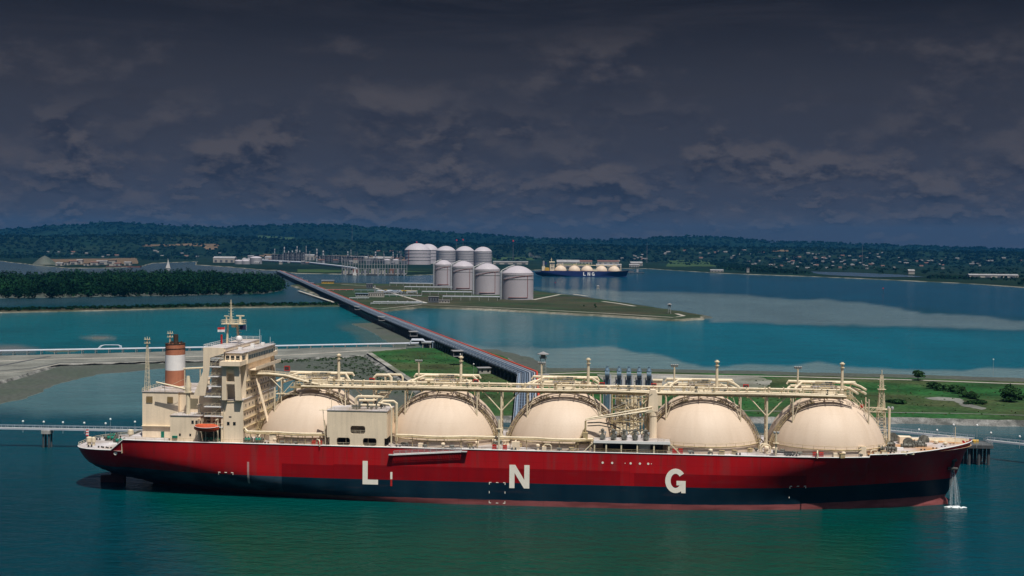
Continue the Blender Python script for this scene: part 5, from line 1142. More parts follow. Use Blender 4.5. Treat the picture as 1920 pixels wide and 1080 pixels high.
# lifeboat
def lifeboat():
    t = thing('lifeboat', 'orange lifeboat hanging in davits below the bridge of the near ship', 'lifeboat', S2W(54.8, -22.3, 22.2), SHIP_RZ)
    n = 15; secs = []; mb = MB()
    for i in range(n):
        u = -1 + 2 * i / (n - 1); w = 1.55 * (1 - abs(u) ** 3.2) + .05; x = u * 4.3; ztop = 1.45 + .35 * u * u; zb = .0 + .75 * abs(u) ** 4
        secs.append([(x, -w, ztop), (x, -w * .96, (ztop + zb) * .55), (x, -w * .6, zb + .12), (x, 0, zb), (x, w * .6, zb + .12), (x, w * .96, (ztop + zb) * .55), (x, w, ztop)])
    v = [p for s in secs for p in s]; f = [(i * 7 + j, i * 7 + j + 1, (i + 1) * 7 + j + 1, (i + 1) * 7 + j) for i in range(n - 1) for j in range(6)]
    mb.add(v, f); mb.build('boat_hull', M['orange'], t, smooth=True)
    mb = MB(); v = []
    for i in range(n):
        u = -1 + 2 * i / (n - 1); w = 1.5 * (1 - abs(u) ** 3.2) + .05; x = u * 4.25; z0 = 1.47 + .35 * u * u; hh = 1.15 * (1 - u ** 4)
        v += [(x, -w, z0), (x, -w * .75, z0 + hh * .7), (x, 0, z0 + hh), (x, w * .75, z0 + hh * .7), (x, w, z0)]
    mb.add(v, [(i * 5 + j, (i + 1) * 5 + j, (i + 1) * 5 + j + 1, i * 5 + j + 1) for i in range(n - 1) for j in range(4)]); mb.build('canopy', mat('canopy_orange', (.52, .085, .03), .6, .15, 1), t, smooth=True)
    mb = MB(); 
    for s in (-1, 1): mb.tube([(-4.3 + 8.6 * i / 14, s * (1.6 * (1 - abs(-1 + 2 * i / 14) ** 3.2) + .08), 1.45 + .35 * (-1 + 2 * i / 14) ** 2) for i in range(15)], .07, 5)
    mb.build('grab_line', M['white'], t)
lifeboat()
# stowed accommodation ladder
def gangway():
    t = thing('accommodation_ladder', 'grey boarding ladder stowed along the red hull near the letter L', 'ladder', S2W(118.3, -22.85, 15.9), SHIP_RZ)
    dz = 1.55 / 22.6
    for y in (-.55, .55): MB().prism([(0, 0), (22.6, 22.6 * dz), (22.6, 22.6 * dz + .42), (0, .42)], y - .08, y + .08).build('stringer', M['white'], t)
    me = MB().box(-.16, .16, -.5, .5, 0, .06).mesh('step', M['grey'])
    for k in range(40):
        o = D.objects.new('step', me); COL.objects.link(o); o.parent = t; o.location = (.4 + k * .56, 0, .2 + (.4 + k * .56) * dz)
    for y in (-.6, .6): MB().rail([(0, y, .4), (22.6, y, .4 + 22.6 * dz)], 1.0, 1.9, .045).build('handrail', M['grey'], t)
    MB().box(-1.6, 0, -.7, .7, -.05, .2).build('lower_platform', M['grey'], t); MB().box(22.6, 24.4, -.7, 1.2, 1.6, 1.8).build('upper_platform', M['grey'], t)
gangway()
def flag(name, label, x, y, z, w, h, cols):
    t = thing(name, label, 'flag', S2W(x, y, z), SHIP_RZ)
    n = 8; v = []
    for j in range(len(cols) + 1):
        for i in range(n + 1): v.append((-w * i / n, .12 * math.sin(i * 1.2) * i / n, -h * j / len(cols) - .1 * i / n))
    mb = MB(); o = len(v); mb.v = v
    for j in range(len(cols)):
        for i in range(n): a = j * (n + 1) + i; mb.f.append((a, a + 1, a + n + 2, a + n + 1)); mb.m.append(j)
    ob = mb.build('flag_cloth', [M[c] for c in cols], t); MB().cyl((0, 0, .3), (0, 0, -h - .4), .04, n=4).build('halyard', M['white'], t)
flag('signal_flag', 'red over white flag flying left of the bridge mast', 54.4, -1.8, 55.9, 2.6, 1.6, ['flag_r', 'flag_w'])
flag('signal_flag', 'dark blue flag flying under the radar platform', 61.8, -1.0, 56.7, 2.4, 1.6, ['flag_b', 'flag_b'])
flag('stern_flag', 'small red and white flag on the stern staff of the near ship', 4.2, 0, 18.6, 1.0, 2.4, ['flag_r', 'flag_w', 'flag_r', 'flag_w', 'flag_r'])
# water running from the hawse pipe
def water_jet():
    t = thing('water_discharge', 'white water pouring from the anchor pipe at the red bow', 'water jet', S2W(303.6, -3.6, 0), SHIP_RZ)
    rnd = random.Random(9); me = mat('spray_water', (.62, .70, .74), .5, .2, .5)
    N = me.node_tree.nodes; L = me.node_tree.links; out = N['Material Output']; tr = N.new('ShaderNodeBsdfTransparent'); mx = N.new('ShaderNodeMixShader'); mx.inputs[0].default_value = .17
    L.new(tr.outputs[0], mx.inputs[1]); L.new(N['Principled BSDF'].outputs[0], mx.inputs[2]); L.new(mx.outputs[0], out.inputs[0])
    mb = MB()
    for k in range(34):
        a = rnd.uniform(0, 6.28); r = rnd.random() ** .5; x0, y0 = rnd.uniform(-.6, .3), rnd.uniform(-.3, .3); x1 = .3 + 2.3 * r * math.cos(a); y1 = -1.0 + 1.2 * r * math.sin(a); zt = 13.0 - rnd.random() * 1.2; zb = rnd.random() ** 2 * 5
        pts = []
        for i in range(6):
            s = i / 5; z = zt + (zb - zt) * s; u = ((zt - z) / zt) ** .55; pts.append((x0 + (x1 - x0) * u, y0 + (y1 - y0) * u, z))
        mb.tube(pts, .05 + rnd.random() * .09, 4)
    mb.build('falling_water', me, t)
    mb = MB()
    for k in range(46):
        a = rnd.uniform(0, 6.28); r = rnd.random() ** .6; mb.blob((.5 + 3.4 * r * math.cos(a), -1.5 + 1.8 * r * math.sin(a), .02), rnd.uniform(.25, .7), .3, .12, rnd)
    mb.build('splash_foam', M['foam'], t)
water_jet()
# ------------------------------------------------------------------ jetty behind the ship
def jetty_platform(name, label, x0, x1, y0, y1, z, nx, ny, m=None):
    t = thing(name, label, 'jetty', S2W((x0 + x1) / 2, (y0 + y1) / 2, 0), SHIP_RZ); w, d = (x1 - x0) / 2, (y1 - y0) / 2
    MB().box(-w, w, -d, d, z - 1.2, z).build('deck', m or M['concrete'], t)
    pm = MB().cyl((0, 0, -6), (0, 0, z - 1.2), .6, n=8).mesh('pile', M['conc_dark'])
    for i in range(nx):
        for j in range(ny):
            o = D.objects.new('pile', pm); COL.objects.link(o); o.parent = t; o.location = (-w + 1.5 + (2 * w - 3) * i / max(1, nx - 1), -d + 1.5 + (2 * d - 3) * j / max(1, ny - 1), 0)
    return t
jp = jetty_platform('loading_platform', 'concrete loading platform with pipework behind the domes of the near ship', 148, 216, 28, 56, 9, 9, 4)
MB().rail([(-33, 13.5, 9), (33, 13.5, 9)], 1.2, 2.5, .08).build('platform_rail', M['grey'], jp)
rnd = random.Random(21); 
for k in range(8): MB().tube([(-30 + k * .9, -2 + k * 1.2, 10.5 + (k % 3) * .5), (20 - k, -2 + k * 1.2, 10.5 + (k % 3) * .5), (20 - k, -8, 10.5 + (k % 3) * .5)], .35, 6).build('platform_pipe', M['pipe_white' if k % 2 else 'pipe_blue'], jp)
MB().box(24, 29, 2, 8, 9, 13.5).build('control_cabin', M['wall_pale'], jp); MB().box(23.6, 29.4, 1.6, 8.4, 13.5, 13.8).build('cabin_roof', M['roof_pale'], jp)
def loading_arm(i, x, first, zt):
    t = thing('marine_loader', ['blue marine loading arm, leftmost of five behind the near ship', 'blue marine loading arm, second from the left of five', 'blue marine loading arm in the middle of the five', 'blue marine loading arm with a thin rod on top, fourth of five', 'blue marine loading arm, rightmost of five beside a buff box'][i], 'loading arm', S2W(x, 34, 9), SHIP_RZ, 'loading arms on the jetty')
    MB().lathe([(.8, 0), (.5, .6), (.36, 14), (.6, 14.2), (.6, 16)], 10).build('riser', M['pipe_white'], t)
    mb = MB()
    for s in (-.75, .75): mb.cyl((s, 0, 14), (s * .7, 0, zt - 10), .24, n=7)
    mb.cyl((0, 0, 14), (0, .6, zt - 8.6), .40, n=8); mb.build('inboard_arm', M['armblue'], t)
    mb = MB(); mb.cyl((-.8, 0, zt - 9.4), (.8, 0, zt - 9.4), 1.35, n=14); mb.cyl((0, 0, zt - 9.4), (0, 0, zt - 6.4), .35, n=6); mb.lathe([(.9, zt - 8.6), (1.0, zt - 8.0), (.5, zt - 7.0)], 10); mb.build('sheave', M['armblue'], t)
    MB().cyl((1.2, .6, 10.5), (1.2, .8, zt - 9.5), .28, n=6).cyl((-1.2, .6, 8.5), (-1.2, .8, zt - 10.5), .22, n=6).build('outboard_arm', M['pipe_white'], t)
    MB().box(-1.4, 1.4, 1.0, 3.0, 24.5, 27).build('counterweight', M['armblue'], t)
    MB().box(-1.6, 1.6, -1.3, 1.3, 13.6, 13.8).build('service_deck', M['grey'], t)
for i, x in enumerate((188.0, 192.4, 196.0, 199.8, 203.4)): loading_arm(i, x, None, 38.6)
t = thing('valve_cabinet', 'buff box beside the rightmost blue loading arm', 'cabinet', S2W(206.6, 34, 9), SHIP_RZ); MB().box(-1.6, 1.6, -1.6, 1.6, 18, 27.2).box(-1.9, 1.9, -1.9, 1.9, 27.2, 27.6).build('box', M['cream'], t); [MB().cyl((a, b, 0), (a, b, 18), .2, n=5).build('leg', M['cream_d'], t) for a in (-1.4, 1.4) for b in (-1.4, 1.4)]

# ------------------------------------------------------------------ pipe trestle
T0, T1, T2, T3 = gp(522, 508, 9), gp(700, 586, 9), gp(990, 702, 9), S2W(157, 58, 9)
def trestle():
    t = thing('pipe_trestle', 'long trestle of blue grey pipes and one red pipe running inland from the jetty', 'pipe trestle', (0, 0, 0))
    path = [T0, T1, T2, T3]
    def off(d, dz, sub=1):
        out = []
        for i, p in enumerate(path):
            if i == 0: n = (path[1] - p)
            elif i == len(path) - 1: n = p - path[i - 1]
            else: n = (path[i + 1] - p).normalized() + (p - path[i - 1]).normalized()
            n = Vector((n.y, -n.x, 0)).normalized()        # to the left when looking from the jetty inland
            out.append(p + n * d + Vector((0, 0, dz)))
        return out
    W_ = 6.5
    L_, R_ = off(W_, 0), off(-W_, 0); mb = MB(); k = len(L_); v = L_ + R_ + [p - Vector((0, 0, .7)) for p in L_ + R_]
    mb.add(v, [(i, i + 1, k + i + 1, k + i) for i in range(k - 1)] + [(2 * k + i, i, i + 1, 2 * k + i + 1)[::-1] for i in range(k - 1)] + [(3 * k + i, k + i, k + i + 1, 3 * k + i + 1) for i in range(k - 1)] + [(2 * k + i, 3 * k + i, 3 * k + i + 1, 2 * k + i + 1) for i in range(k - 1)])
    mb.build('deck', M['trestle_deck'], t)
    # inland the red pipe runs on the right hand side of the trestle as seen from the ship
    side = -1 if off(1, 0)[1].x > T1.x else 1
    for d, dz, r, m in ((-5.4, 1.5, .60, 'pipe_red'), (-3.9, 1.1, .38, 'pipe_white'), (-2.5, .9, .34, 'pipe_dark'), (-1.1, 1.1, .36, 'pipe_white'), (.4, .8, .30, 'pipe_dark'), (1.7, 1.0, .26, 'pipe_blue'), (3.0, .7, .24, 'pipe_dark')):
        MB().tube(off(d * side, dz), r, 7).build('pipe', M[m], t, smooth=True)
    for d in (6.3, 4.2): MB().tube(off(d * side, .95), .12, 4).build('handrail', M['pipe_white'], t)
    MB().tube(off(5.2 * side, .12), .6, 4).build('walkway', M['pipe_blue'], t)
    # pile bents, one object each
    mb = MB()
    for d in (-5.6, 0, 5.6): mb.cyl((d * 1.12, 0, -14), (d, 0, -.7), .42, n=6)
    mb.box(-6.6, 6.6, -.5, .5, -1.6, -.7); mb.cyl((-5.6, 0, -8), (5.6, 0, -1.6), .16, n=4); mb.cyl((5.6, 0, -8), (-5.6, 0, -1.6), .16, n=4)
    bm_ = mb.mesh('pile_bent', M['conc_dark'])
    mb = MB().box(-6.4, 6.4, -.16, .16, .02, .45); mb.box(-6.2, -5.9, -.15, .15, .4, 1.6); fr = mb.mesh('pipe_saddle', M['pipe_dark'])
    tot = 0
    for a, b, step in ((T3, T2, 11.), (T2, T1, 10.), (T1, T0, 20.)):
        n = int((b - a).length / step); ang = math.atan2(b.y - a.y, b.x - a.x) - math.pi / 2
        for i in range(n):
            p = a.lerp(b, (i + .5) / n); o = D.objects.new('pile_bent', bm_); COL.objects.link(o); o.parent = t; o.location = p; o.rotation_euler[2] = ang
            if step < 20: q = D.objects.new('pipe_saddle', fr); COL.objects.link(q); q.parent = t; q.location = p + Vector((0, 0, 0)); q.rotation_euler[2] = ang
    # white roofed bays on its left side
    pm = MB().box(-3, 3, -3.2, 3.2, 2.6, 3.0).box(-2.6, 2.6, -2.8, 2.8, -.3, 0)
    for a in (-2.4, 2.4):
        for b in (-2.6, 2.6): pm.cyl((a, b, 0), (a, b, 2.6), .15, n=4)
    pm = pm.mesh('passing_bay', M['roof_pale'])
    for q, px in enumerate(((586, 532), (596, 537), (575, 527), (566, 523), (613, 545), (672, 577.5), (718, 597.5), (778, 626), (861, 663))):
        p = gp(px[0], px[1], 10.5); o = D.objects.new('passing_bay', pm); COL.objects.link(o); o.parent = t; o.location = (p.x - 1.5, p.y, 9); o.rotation_euler[2] = .24; o.scale = (1.25,) * 3
    # expansion loop where the causeway line joins
trestle()
def pipeline():
    t = thing('causeway_pipeline', 'pair of pale pipes on supports running along the causeway', 'pipeline', (0, 0, 0))
    P = [gp(-350, 668, 4.4), gp(0, 657.5, 4.4), gp(205, 654, 4.4), gp(380, 651, 4.4), gp(690, 645, 4.4), gp(785, 643, 4.4)]
    for dy, dz, r in ((0, 0, .42), (1.7, .1, .38), (-1.6, -.2, .3)): MB().tube([p + Vector((0, dy, dz)) for p in P], r, 7).build('pipe', M['pipe_white'], t, smooth=True)
    sm_ = MB().box(-.2, .2, -2.2, 2.4, -.9, -.6).box(-.2, .2, -1.9, -1.5, -4, -.9).box(-.2, .2, 1.6, 2.0, -4, -.9).mesh('support', M['concrete'])
    for a, b in zip(P, P[1:]):
        n = int((b - a).length / 9)
        for i in range(n): o = D.objects.new('support', sm_); COL.objects.link(o); o.parent = t; o.location = a.lerp(b, i / n)
    c = gp(204, 654, 4.4)
    for k in (0, 1): MB().tube([c + Vector((-9 + k, 2, 0)), c + Vector((-8 + k, 5, 1.8)), c + Vector((-5, 7 - k, 2.4)), c + Vector((5, 7 - k, 2.4)), c + Vector((8 - k, 5, 1.8)), c + Vector((9 - k, 2, 0))], .28, 6).build('expansion_loop', M['pipe_white'], t)
pipeline()
def valve_station():
    c = gp(800, 652, 2.6); t = thing('valve_station', 'raised pipe manifold where the causeway pipeline meets the trestle', 'valve station', c)
    for a in (-3, 3):
        for b in (-3, 3): MB().cyl((a, b, 0), (a, b, 4), .45, n=8).build('pillar', M['wall_pale'], t)
    MB().box(-4, 4, -4, 4, 4, 4.4).build('platform', M['grey'], t); MB().rail([(-4, -4, 4.4), (4, -4, 4.4), (4, 4, 4.4), (-4, 4, 4.4), (-4, -4, 4.4)], 1.2, 2, .07).build('platform_rail', M['pipe_white'], t)
    for k in range(4): MB().tube([(-14, -2 + k, 2.5 + .3 * k), (-12, -2 + k, 6.0 + .3 * k), (-3, -2 + k, 6.0 + .3 * k), (-1, -2 + k, 4.8), (12, -2 + k * 1.5, 4.8), (14, -2 + k * 1.5, 6.6), (18, -2 + k, 6.6)], .4, 6).build('pipe', M['pipe_white'], t)
    for k in range(5): MB().cyl((5 + k * 2, -2.5, 0), (5 + k * 2, -2.5, 5.5), .4, n=6).cyl((4.4 + k * 2, -2.5, 5.2), (5.6 + k * 2, -2.5, 5.2), .6, n=7).build('valve', M['pipe_blue'], t)
valve_station()
def watch_tower(loc, s, label, base=True):
    t = thing('watch_tower', label, 'tower', loc); t.scale = (s,) * 3
    for a in (-1, 1):
        for b in (-1, 1): MB().cyl((a * 2, b * 2, 0), (a * 1.5, b * 1.5, 11), .18, n=5).build('leg', M['grey'], t)
    mb = MB()
    for z in (2.8, 5.5, 8.2):
        w = 2 - z * .045
        for s_ in (-1, 1): mb.cyl((-w, s_ * w, z), (w, s_ * w, z), .1, n=4); mb.cyl((s_ * w, -w, z), (s_ * w, w, z), .1, n=4); mb.cyl((-w, s_ * w, z), (w, s_ * w, z + 2.7), .08, n=4)
    mb.build('bracing', M['grey'], t)
    MB().box(-2.2, 2.2, -2.2, 2.2, 11, 11.3).build('floor', M['grey'], t); MB().rail([(-2.2, -2.2, 11.2), (2.2, -2.2, 11.2), (2.2, 2.2, 11.2), (-2.2, 2.2, 11.2), (-2.2, -2.2, 11.2)], 1.1, 1.4, .07, 3).build('rail', M['roof_pale'], t)
    MB().box(-1.5, 1.5, -1.5, 1.5, 11.3, 13.6).build('cabin', M['wall_pale'], t)
    MB().lathe([(3.9, 13.6), (3.9, 13.9), (.3, 15.4), (.05, 15.5)], 8).build('roof', M['roof_pale'], t)
    return t
watch_tower(gp(1018, 704, 2.6), 1.0, 'white roofed lookout tower standing beside the pipe trestle near the ship')
watch_tower(gp(1255, 588, 2.4), .85, 'white roofed lookout tower near the tip of the tank peninsula')
def hut(loc, label, w, d, h, rz=0, over=.6, m='wall_pale', roof='roof_pale', name='hut', cat='hut', gable=0., doors=True, group=None):
    t = thing(name, label, cat, loc, rz, group); MB().box(-w / 2, w / 2, -d / 2, d / 2, 0, h).build('wall', M[m], t)
    if gable: MB().prism([(-d / 2 - over, h), (d / 2 + over, h), (0, h + gable)], -w / 2 - over, w / 2 + over, 'x').build('roof', M[roof], t)
    else: MB().box(-w / 2 - over, w / 2 + over, -d / 2 - over, d / 2 + over, h, h + .35).build('roof', M[roof], t)
    if doors:
        k = max(1, int(w / 3.4))
        for i in range(k): x = -w / 2 + w * (i + .5) / k; MB().box(x - .6, x + .6, -d / 2 - .05, -d / 2 + .02, h * .3, h * .75).build('window', M['glass'], t)
    return t
hut(gp(908, 700, 2.6), 'small flat roofed hut on the grass beside the trestle', 8, 5, 3.6, .25, .8)
hut(gp(1018, 712, 2.6), 'white equipment cabin at the foot of the near lookout tower', 7, 4, 3.2, -.05, .3)
def lamp_post(loc, h, label, group):
    t = thing('lamp_post', label, 'lamp post', loc, 0, group); MB().cyl((0, 0, 0), (0, 0, h), .09, .06, n=5).build('pole', M['grey'], t); MB().lathe([(.05, h - .1), (.42, h + .1), (.42, h + .5), (.1, h + .75)], 8).build('lamp_head', M['white'], t)
# mooring walkways and dolphins
def walkway(name, label, a, b, z, piles):
    t = thing(name, label, 'walkway', a); d = b - a; Ln = d.length; t.rotation_euler[2] = math.atan2(d.y, d.x)
    MB().box(0, Ln, -1.0, 1.0, z - .3, z).build('deck', M['grey'], t)
    for y in (-1, 1):
        MB().box(0, Ln, y - .14, y + .14, z - .7, z - .1).build('girder', M['pipe_white'], t); MB().rail([(0, y, z), (Ln, y, z)], 1.0, 2.8, .07, 1).build('handrail', M['pipe_white'], t)
    for f in piles:
        MB().box(f * Ln - 1.8, f * Ln + 1.8, -2, 2, z - 2.2, z - .7).build('pile_cap', M['concrete'], t)
        for sx in (-1.2, 1.2):
            for sy in (-1.2, 1.2): MB().cyl((f * Ln + sx, sy, -6), (f * Ln + sx, sy, z - 2.2), .38, n=7).build('pile', M['conc_dark'], t)
    return t
A = gp(-260, 800, 0); Bv = gp(172, 845, 0)
wl0, wl1 = gp(-300, 796, 8), gp(172, 804, 8); wl0.z = wl1.z = 0; w = S2W(60, 60, 0)
walkway('mooring_walkway', 'pale railed walkway on piles left of the near stern', wl0, wl1 + (wl1 - wl0) * .25, 8, (.28, .66, .98))
for k, (px, py) in enumerate(((43, 790), (82, 791), (118, 792), (158, 793), (198, 794), (207, 786), (253, 791))):
    p = gp(px, py, 12.5); lamp_post((p.x, p.y + (0 if k < 5 else 0), 8), 4.2, ['lamp post on the left walkway, leftmost of the row', 'lamp post on the left walkway, second from the left', 'lamp post on the left walkway, third from the left', 'lamp post on the left walkway, last before the stern', 'lamp post showing just above the stern rail', 'tall lamp post standing behind the stern vents', 'lamp post showing in front of the engine casing'][k], 'lamp posts along the mooring walkways')
_d = SHIP_MW.inverted() @ gp(1833, 831, 8)
dd = jetty_platform('mooring_dolphin', 'dark concrete mooring dolphin on piles off the bow of the near ship', _d.x - 6, _d.x + 4.5, _d.y - 6, _d.y + 7, 8, 3, 3, M['conc_dark'])
MB().box(-1, 1, -1, 1, 8, 9.0).cyl((-1.2, 0, 9), (1.2, 0, 9), .4, n=8).build('mooring_hook', M['yellow'], dd); MB().rail([(-5, -6.3, 8), (5, -6.3, 8), (5, 6.3, 8)], 1.1, 2, .06).build('platform_rail', M['grey'], dd)
def flat0(p): p = p.copy(); p.z = 0; return p
walkway('mooring_walkway', 'pale railed walkway running right from the bow dolphin', flat0(gp(1850, 824, 8)), flat0(gp(2350, 877, 8)), 8, (.35, .8))
walkway('mooring_walkway', 'pale railed walkway behind the bow of the near ship', flat0(gp(1826, 821, 8)), flat0(gp(1560, 796, 8)), 8, (.3, .7))
for k, (px, py) in enumerate(((1723, 807), (1757, 808), (1788, 798), (1832, 799), (1858, 813), (1912, 820))):
    zz = 12.4 if k not in (2, 3) else 16.5; p = gp(px, py, zz); lamp_post((p.x, p.y, 8), zz - 8, ['lamp post over the forecastle winches, left one', 'lamp post over the forecastle, right of the winches', 'tall lamp post behind the bow, left of two', 'tall lamp post behind the bow, right of two', 'lamp post above the bow dolphin', 'lamp post on the right hand walkway at the picture edge'][k], 'lamp posts along the mooring walkways')

# ------------------------------------------------------------------ trees on the jetty island
def tree(loc, h, r, label, seed, trunk=True, n=900, name='tree', cat='tree', lobes=9, rise=.35):
    t = thing(name, label, cat, loc); rnd = random.Random(seed)
    mb = MB(); mb.tube([(0, 0, -.3), (.1, .05, h * .25), (-.1, .1, h * .55)], .28 if trunk else .12, 6)
    for k in range(5): a = k * 1.3 + rnd.random(); mb.cyl((0, 0, h * (.22 + .06 * k)), (r * .6 * math.cos(a), r * .6 * math.sin(a), h * (.5 + .06 * k)), .14, .05, n=5)
    mb.build('trunk', M['bark'], t)
    cs = []; rs = []; hs = []
    for k in range(lobes):
        a = rnd.uniform(0, 6.28); q = rnd.random() ** .6 * r * .62; zz = h * rnd.uniform(rise * .5, .62); cs.append((q * math.cos(a), q * math.sin(a), zz - h * .12)); rs.append(r * rnd.uniform(.36, .58) * (1.1 - .5 * max(0, zz / h - .35))); hs.append(h * rnd.uniform(.3, .45))
    o = quads_obj('crown', cs, rs, hs, n // lobes, M['leaf'], .42, None, seed, kind=None, flat=.7); o.parent = t
tree(gp(1721, 713, 2.6), 8.2, 4.6, 'small round tree by the track on the jetty island', 41, n=1100)
tree(gp(1894, 753, 2.6), 11.5, 6.0, 'large dark bushy tree at the right edge of the jetty island', 42, n=2000, lobes=14, rise=.1)
tree(gp(1915, 750, 2.6), 3.2, 3.0, 'low bush beside the large tree at the right edge', 43, n=500, name='bush', cat='bush', rise=.05)
for k, (px, py, h, r, lb) in enumerate(((1748, 728, 4.6, 4.5, 'leftmost clump of the long dark hedge'), (1768, 732, 4.8, 4.5, 'second clump of the long dark hedge'), (1786, 735, 5.0, 4.6, 'third clump of the long dark hedge'), (1802, 738, 5.0, 4.6, 'fourth clump of the long dark hedge'), (1814, 745, 4.8, 4.6, 'fifth clump of the hedge where it widens'), (1828, 748, 4.2, 4.0, 'clump of the hedge nearest the large tree'), (1820, 757, 2.6, 5.2, 'low spreading bush below the hedge'), (1840, 757, 2.4, 4.6, 'low bush at the lower right end of the hedge'), (1688, 757, 2.6, 5.0, 'low dark bush right of the ship foremast'), (1672, 754, 1.8, 3.5, 'tiny bush touching the ship foremast'))):
    tree(gp(px, py, 2.6), h, r, lb, 50 + k, n=800, name='bush', cat='bush', lobes=8, rise=.05)
C = scatter([(1000, 706), (1920, 722), (2250, 735), (2250, 790), (1920, 783), (1680, 778), (1000, 776)], 500, 91, 2.6); q = np.random.default_rng(92)
quads_obj('grass_tufts', C, q.uniform(.3, .9, 500), q.uniform(.15, .5, 500), 5, M['tuft'], .32, 'rough tufts of darker grass across the jetty island', 93)
C = scatter([(700, 668), (860, 656), (985, 700), (960, 760), (830, 745)], 300, 94, 2.6)
quads_obj('grass_tufts', C, q.uniform(.3, .9, 300), q.uniform(.15, .5, 300), 5, M['tuft'], .32, 'rough tufts of darker grass left of the trestle', 95)
# floodlight columns standing on the grass behind the ship
for px, py, h, lb in ((863, 690, 9, 'thin lamp post on the grass left of the flat roofed hut'), (888, 704, 7, 'thin lamp post just left of the flat roofed hut'), (1862, 706, 11, 'thin pole by the track right of the small tree')):
    p = gp(px, py, 2.6); lamp_post(p, h, lb, 'thin poles on the jetty island')
# ------------------------------------------------------------------ storage tanks
def storage_tank(px, py, d, h, label, stripe, rib, dome, group, pipes=True):
    c = gp(px, py, 2.4); t = thing('storage_tank', label, 'storage tank', c, 0, group); R = d / 2; n = 48
    MB().lathe([(R, -1), (R, h)], n).build('shell', M['tankwhite'], t, smooth=True)
    prof = [(R, h), (R * 1.008, h + .1)] + [(R * math.cos(a), h + dome * math.sin(a)) for a in [math.pi / 2 * k / 9 for k in range(1, 9)]] + [(.05, h + dome)]
    sph = (R * R + dome * dome) / (2 * dome); prof = [(R, h)] + [(R * (1 - k / 9), h + dome - sph + math.sqrt(max(0, sph ** 2 - (R * (1 - k / 9)) ** 2))) for k in range(1, 9)] + [(.05, h + dome)]
    MB().lathe(prof, n).build('dome_roof', M['tankwhite'], t, smooth=True)
    for z in rib: MB().lathe([(R + .02, z), (R + .45, z + .05), (R + .45, z + .5), (R + .02, z + .55)], n).build('wind_girder', M['tankwhite'] if not stripe else M['grey'], t, smooth=True)
    MB().rail([((R + .2) * math.cos(2 * math.pi * i / n), (R + .2) * math.sin(2 * math.pi * i / n), h) for i in range(n + 1)], 1.3, 4, .12).build('roof_rail', M['tankwhite'], t)
    return t, R
NT = []
for k, (px, py, d, h, dm, lb) in enumerate(((970, 561, 50.5, 41, 12, 'white storage tank, nearest and largest of the front row'), (913, 552, 45, 43, 11, 'white storage tank, second of the front row'), (868, 543, 43, 44, 11, 'white storage tank, third of the front row'), (831, 536, 37, 44, 10, 'white storage tank, farthest of the front row'))):
    t, R = storage_tank(px, py, d, h, lb, True, (h * .78, h * .93), dm, 'front row of storage tanks'); NT.append((t, R, h))
    a0 = math.radians(-52 if k != 3 else -60); x, y = (R + .4) * math.cos(a0), (R + .4) * math.sin(a0)
    MB().cyl((x, y, 3.5), (x, y, h * .93), .42, n=5).build('riser_pipe', M['tankline'], t)
    MB().tube([((R + .5) * math.cos(math.radians(-52 - q * 9)), (R + .5) * math.sin(math.radians(-52 - q * 9)), 3.5) for q in range(9)], .42, 5).build('ring_main', M['tankline'], t)
    MB().tube([((R + .5) * math.cos(math.radians(-30 - q * 12)), (R + .5) * math.sin(math.radians(-30 - q * 12)), h * (.93 - .002 * q * q) ) for q in range(11)], .3, 5).build('spray_pipe', M['tankline'], t)
    # pipe tower and stair at its left side
    xl = -R - 1.0; tw = MB()
    for a in (0, -2.6):
        for b in (-8, -5): tw.cyl((xl + a + 1.5, b, 0), (xl + a + 1.5, b, h + 3), .35, n=5)
    for z in np.arange(3, h + 3, 4.2): tw.box(xl - 1.6, xl + 2.0, -8.4, -4.6, z, z + .35); tw.cyl((xl - 1.1, -8, z), (xl + 1.5, -8, z + 4.2), .2, n=4)
    tw.build('stair_tower', M['grey'], t); MB().cyl((xl + .2, -9.3, 0), (xl + .2, -9.3, h + 2), .7, n=7).build('fill_pipe', M['pipe_white'], t)
    mb = MB(); mb.cyl((-R * .55, -R * .3, h + dm * .4), (-R * .55, -R * .3, h + dm * .4 + 4), .6, n=6); mb.tube([(xl + .2, -9, h + 1.5), (xl + 1, -8, h + 4), (-R * .6, -6, h + dm * .7 + 1.2), (-R * .2, -4, h + dm + 1)], .9, 6); mb.box(-R * .75, -R * .4, -8, -3, h + dm * .55, h + dm * .55 + 1.6); mb.build('roof_piping', M['grey'], t)
FT = []
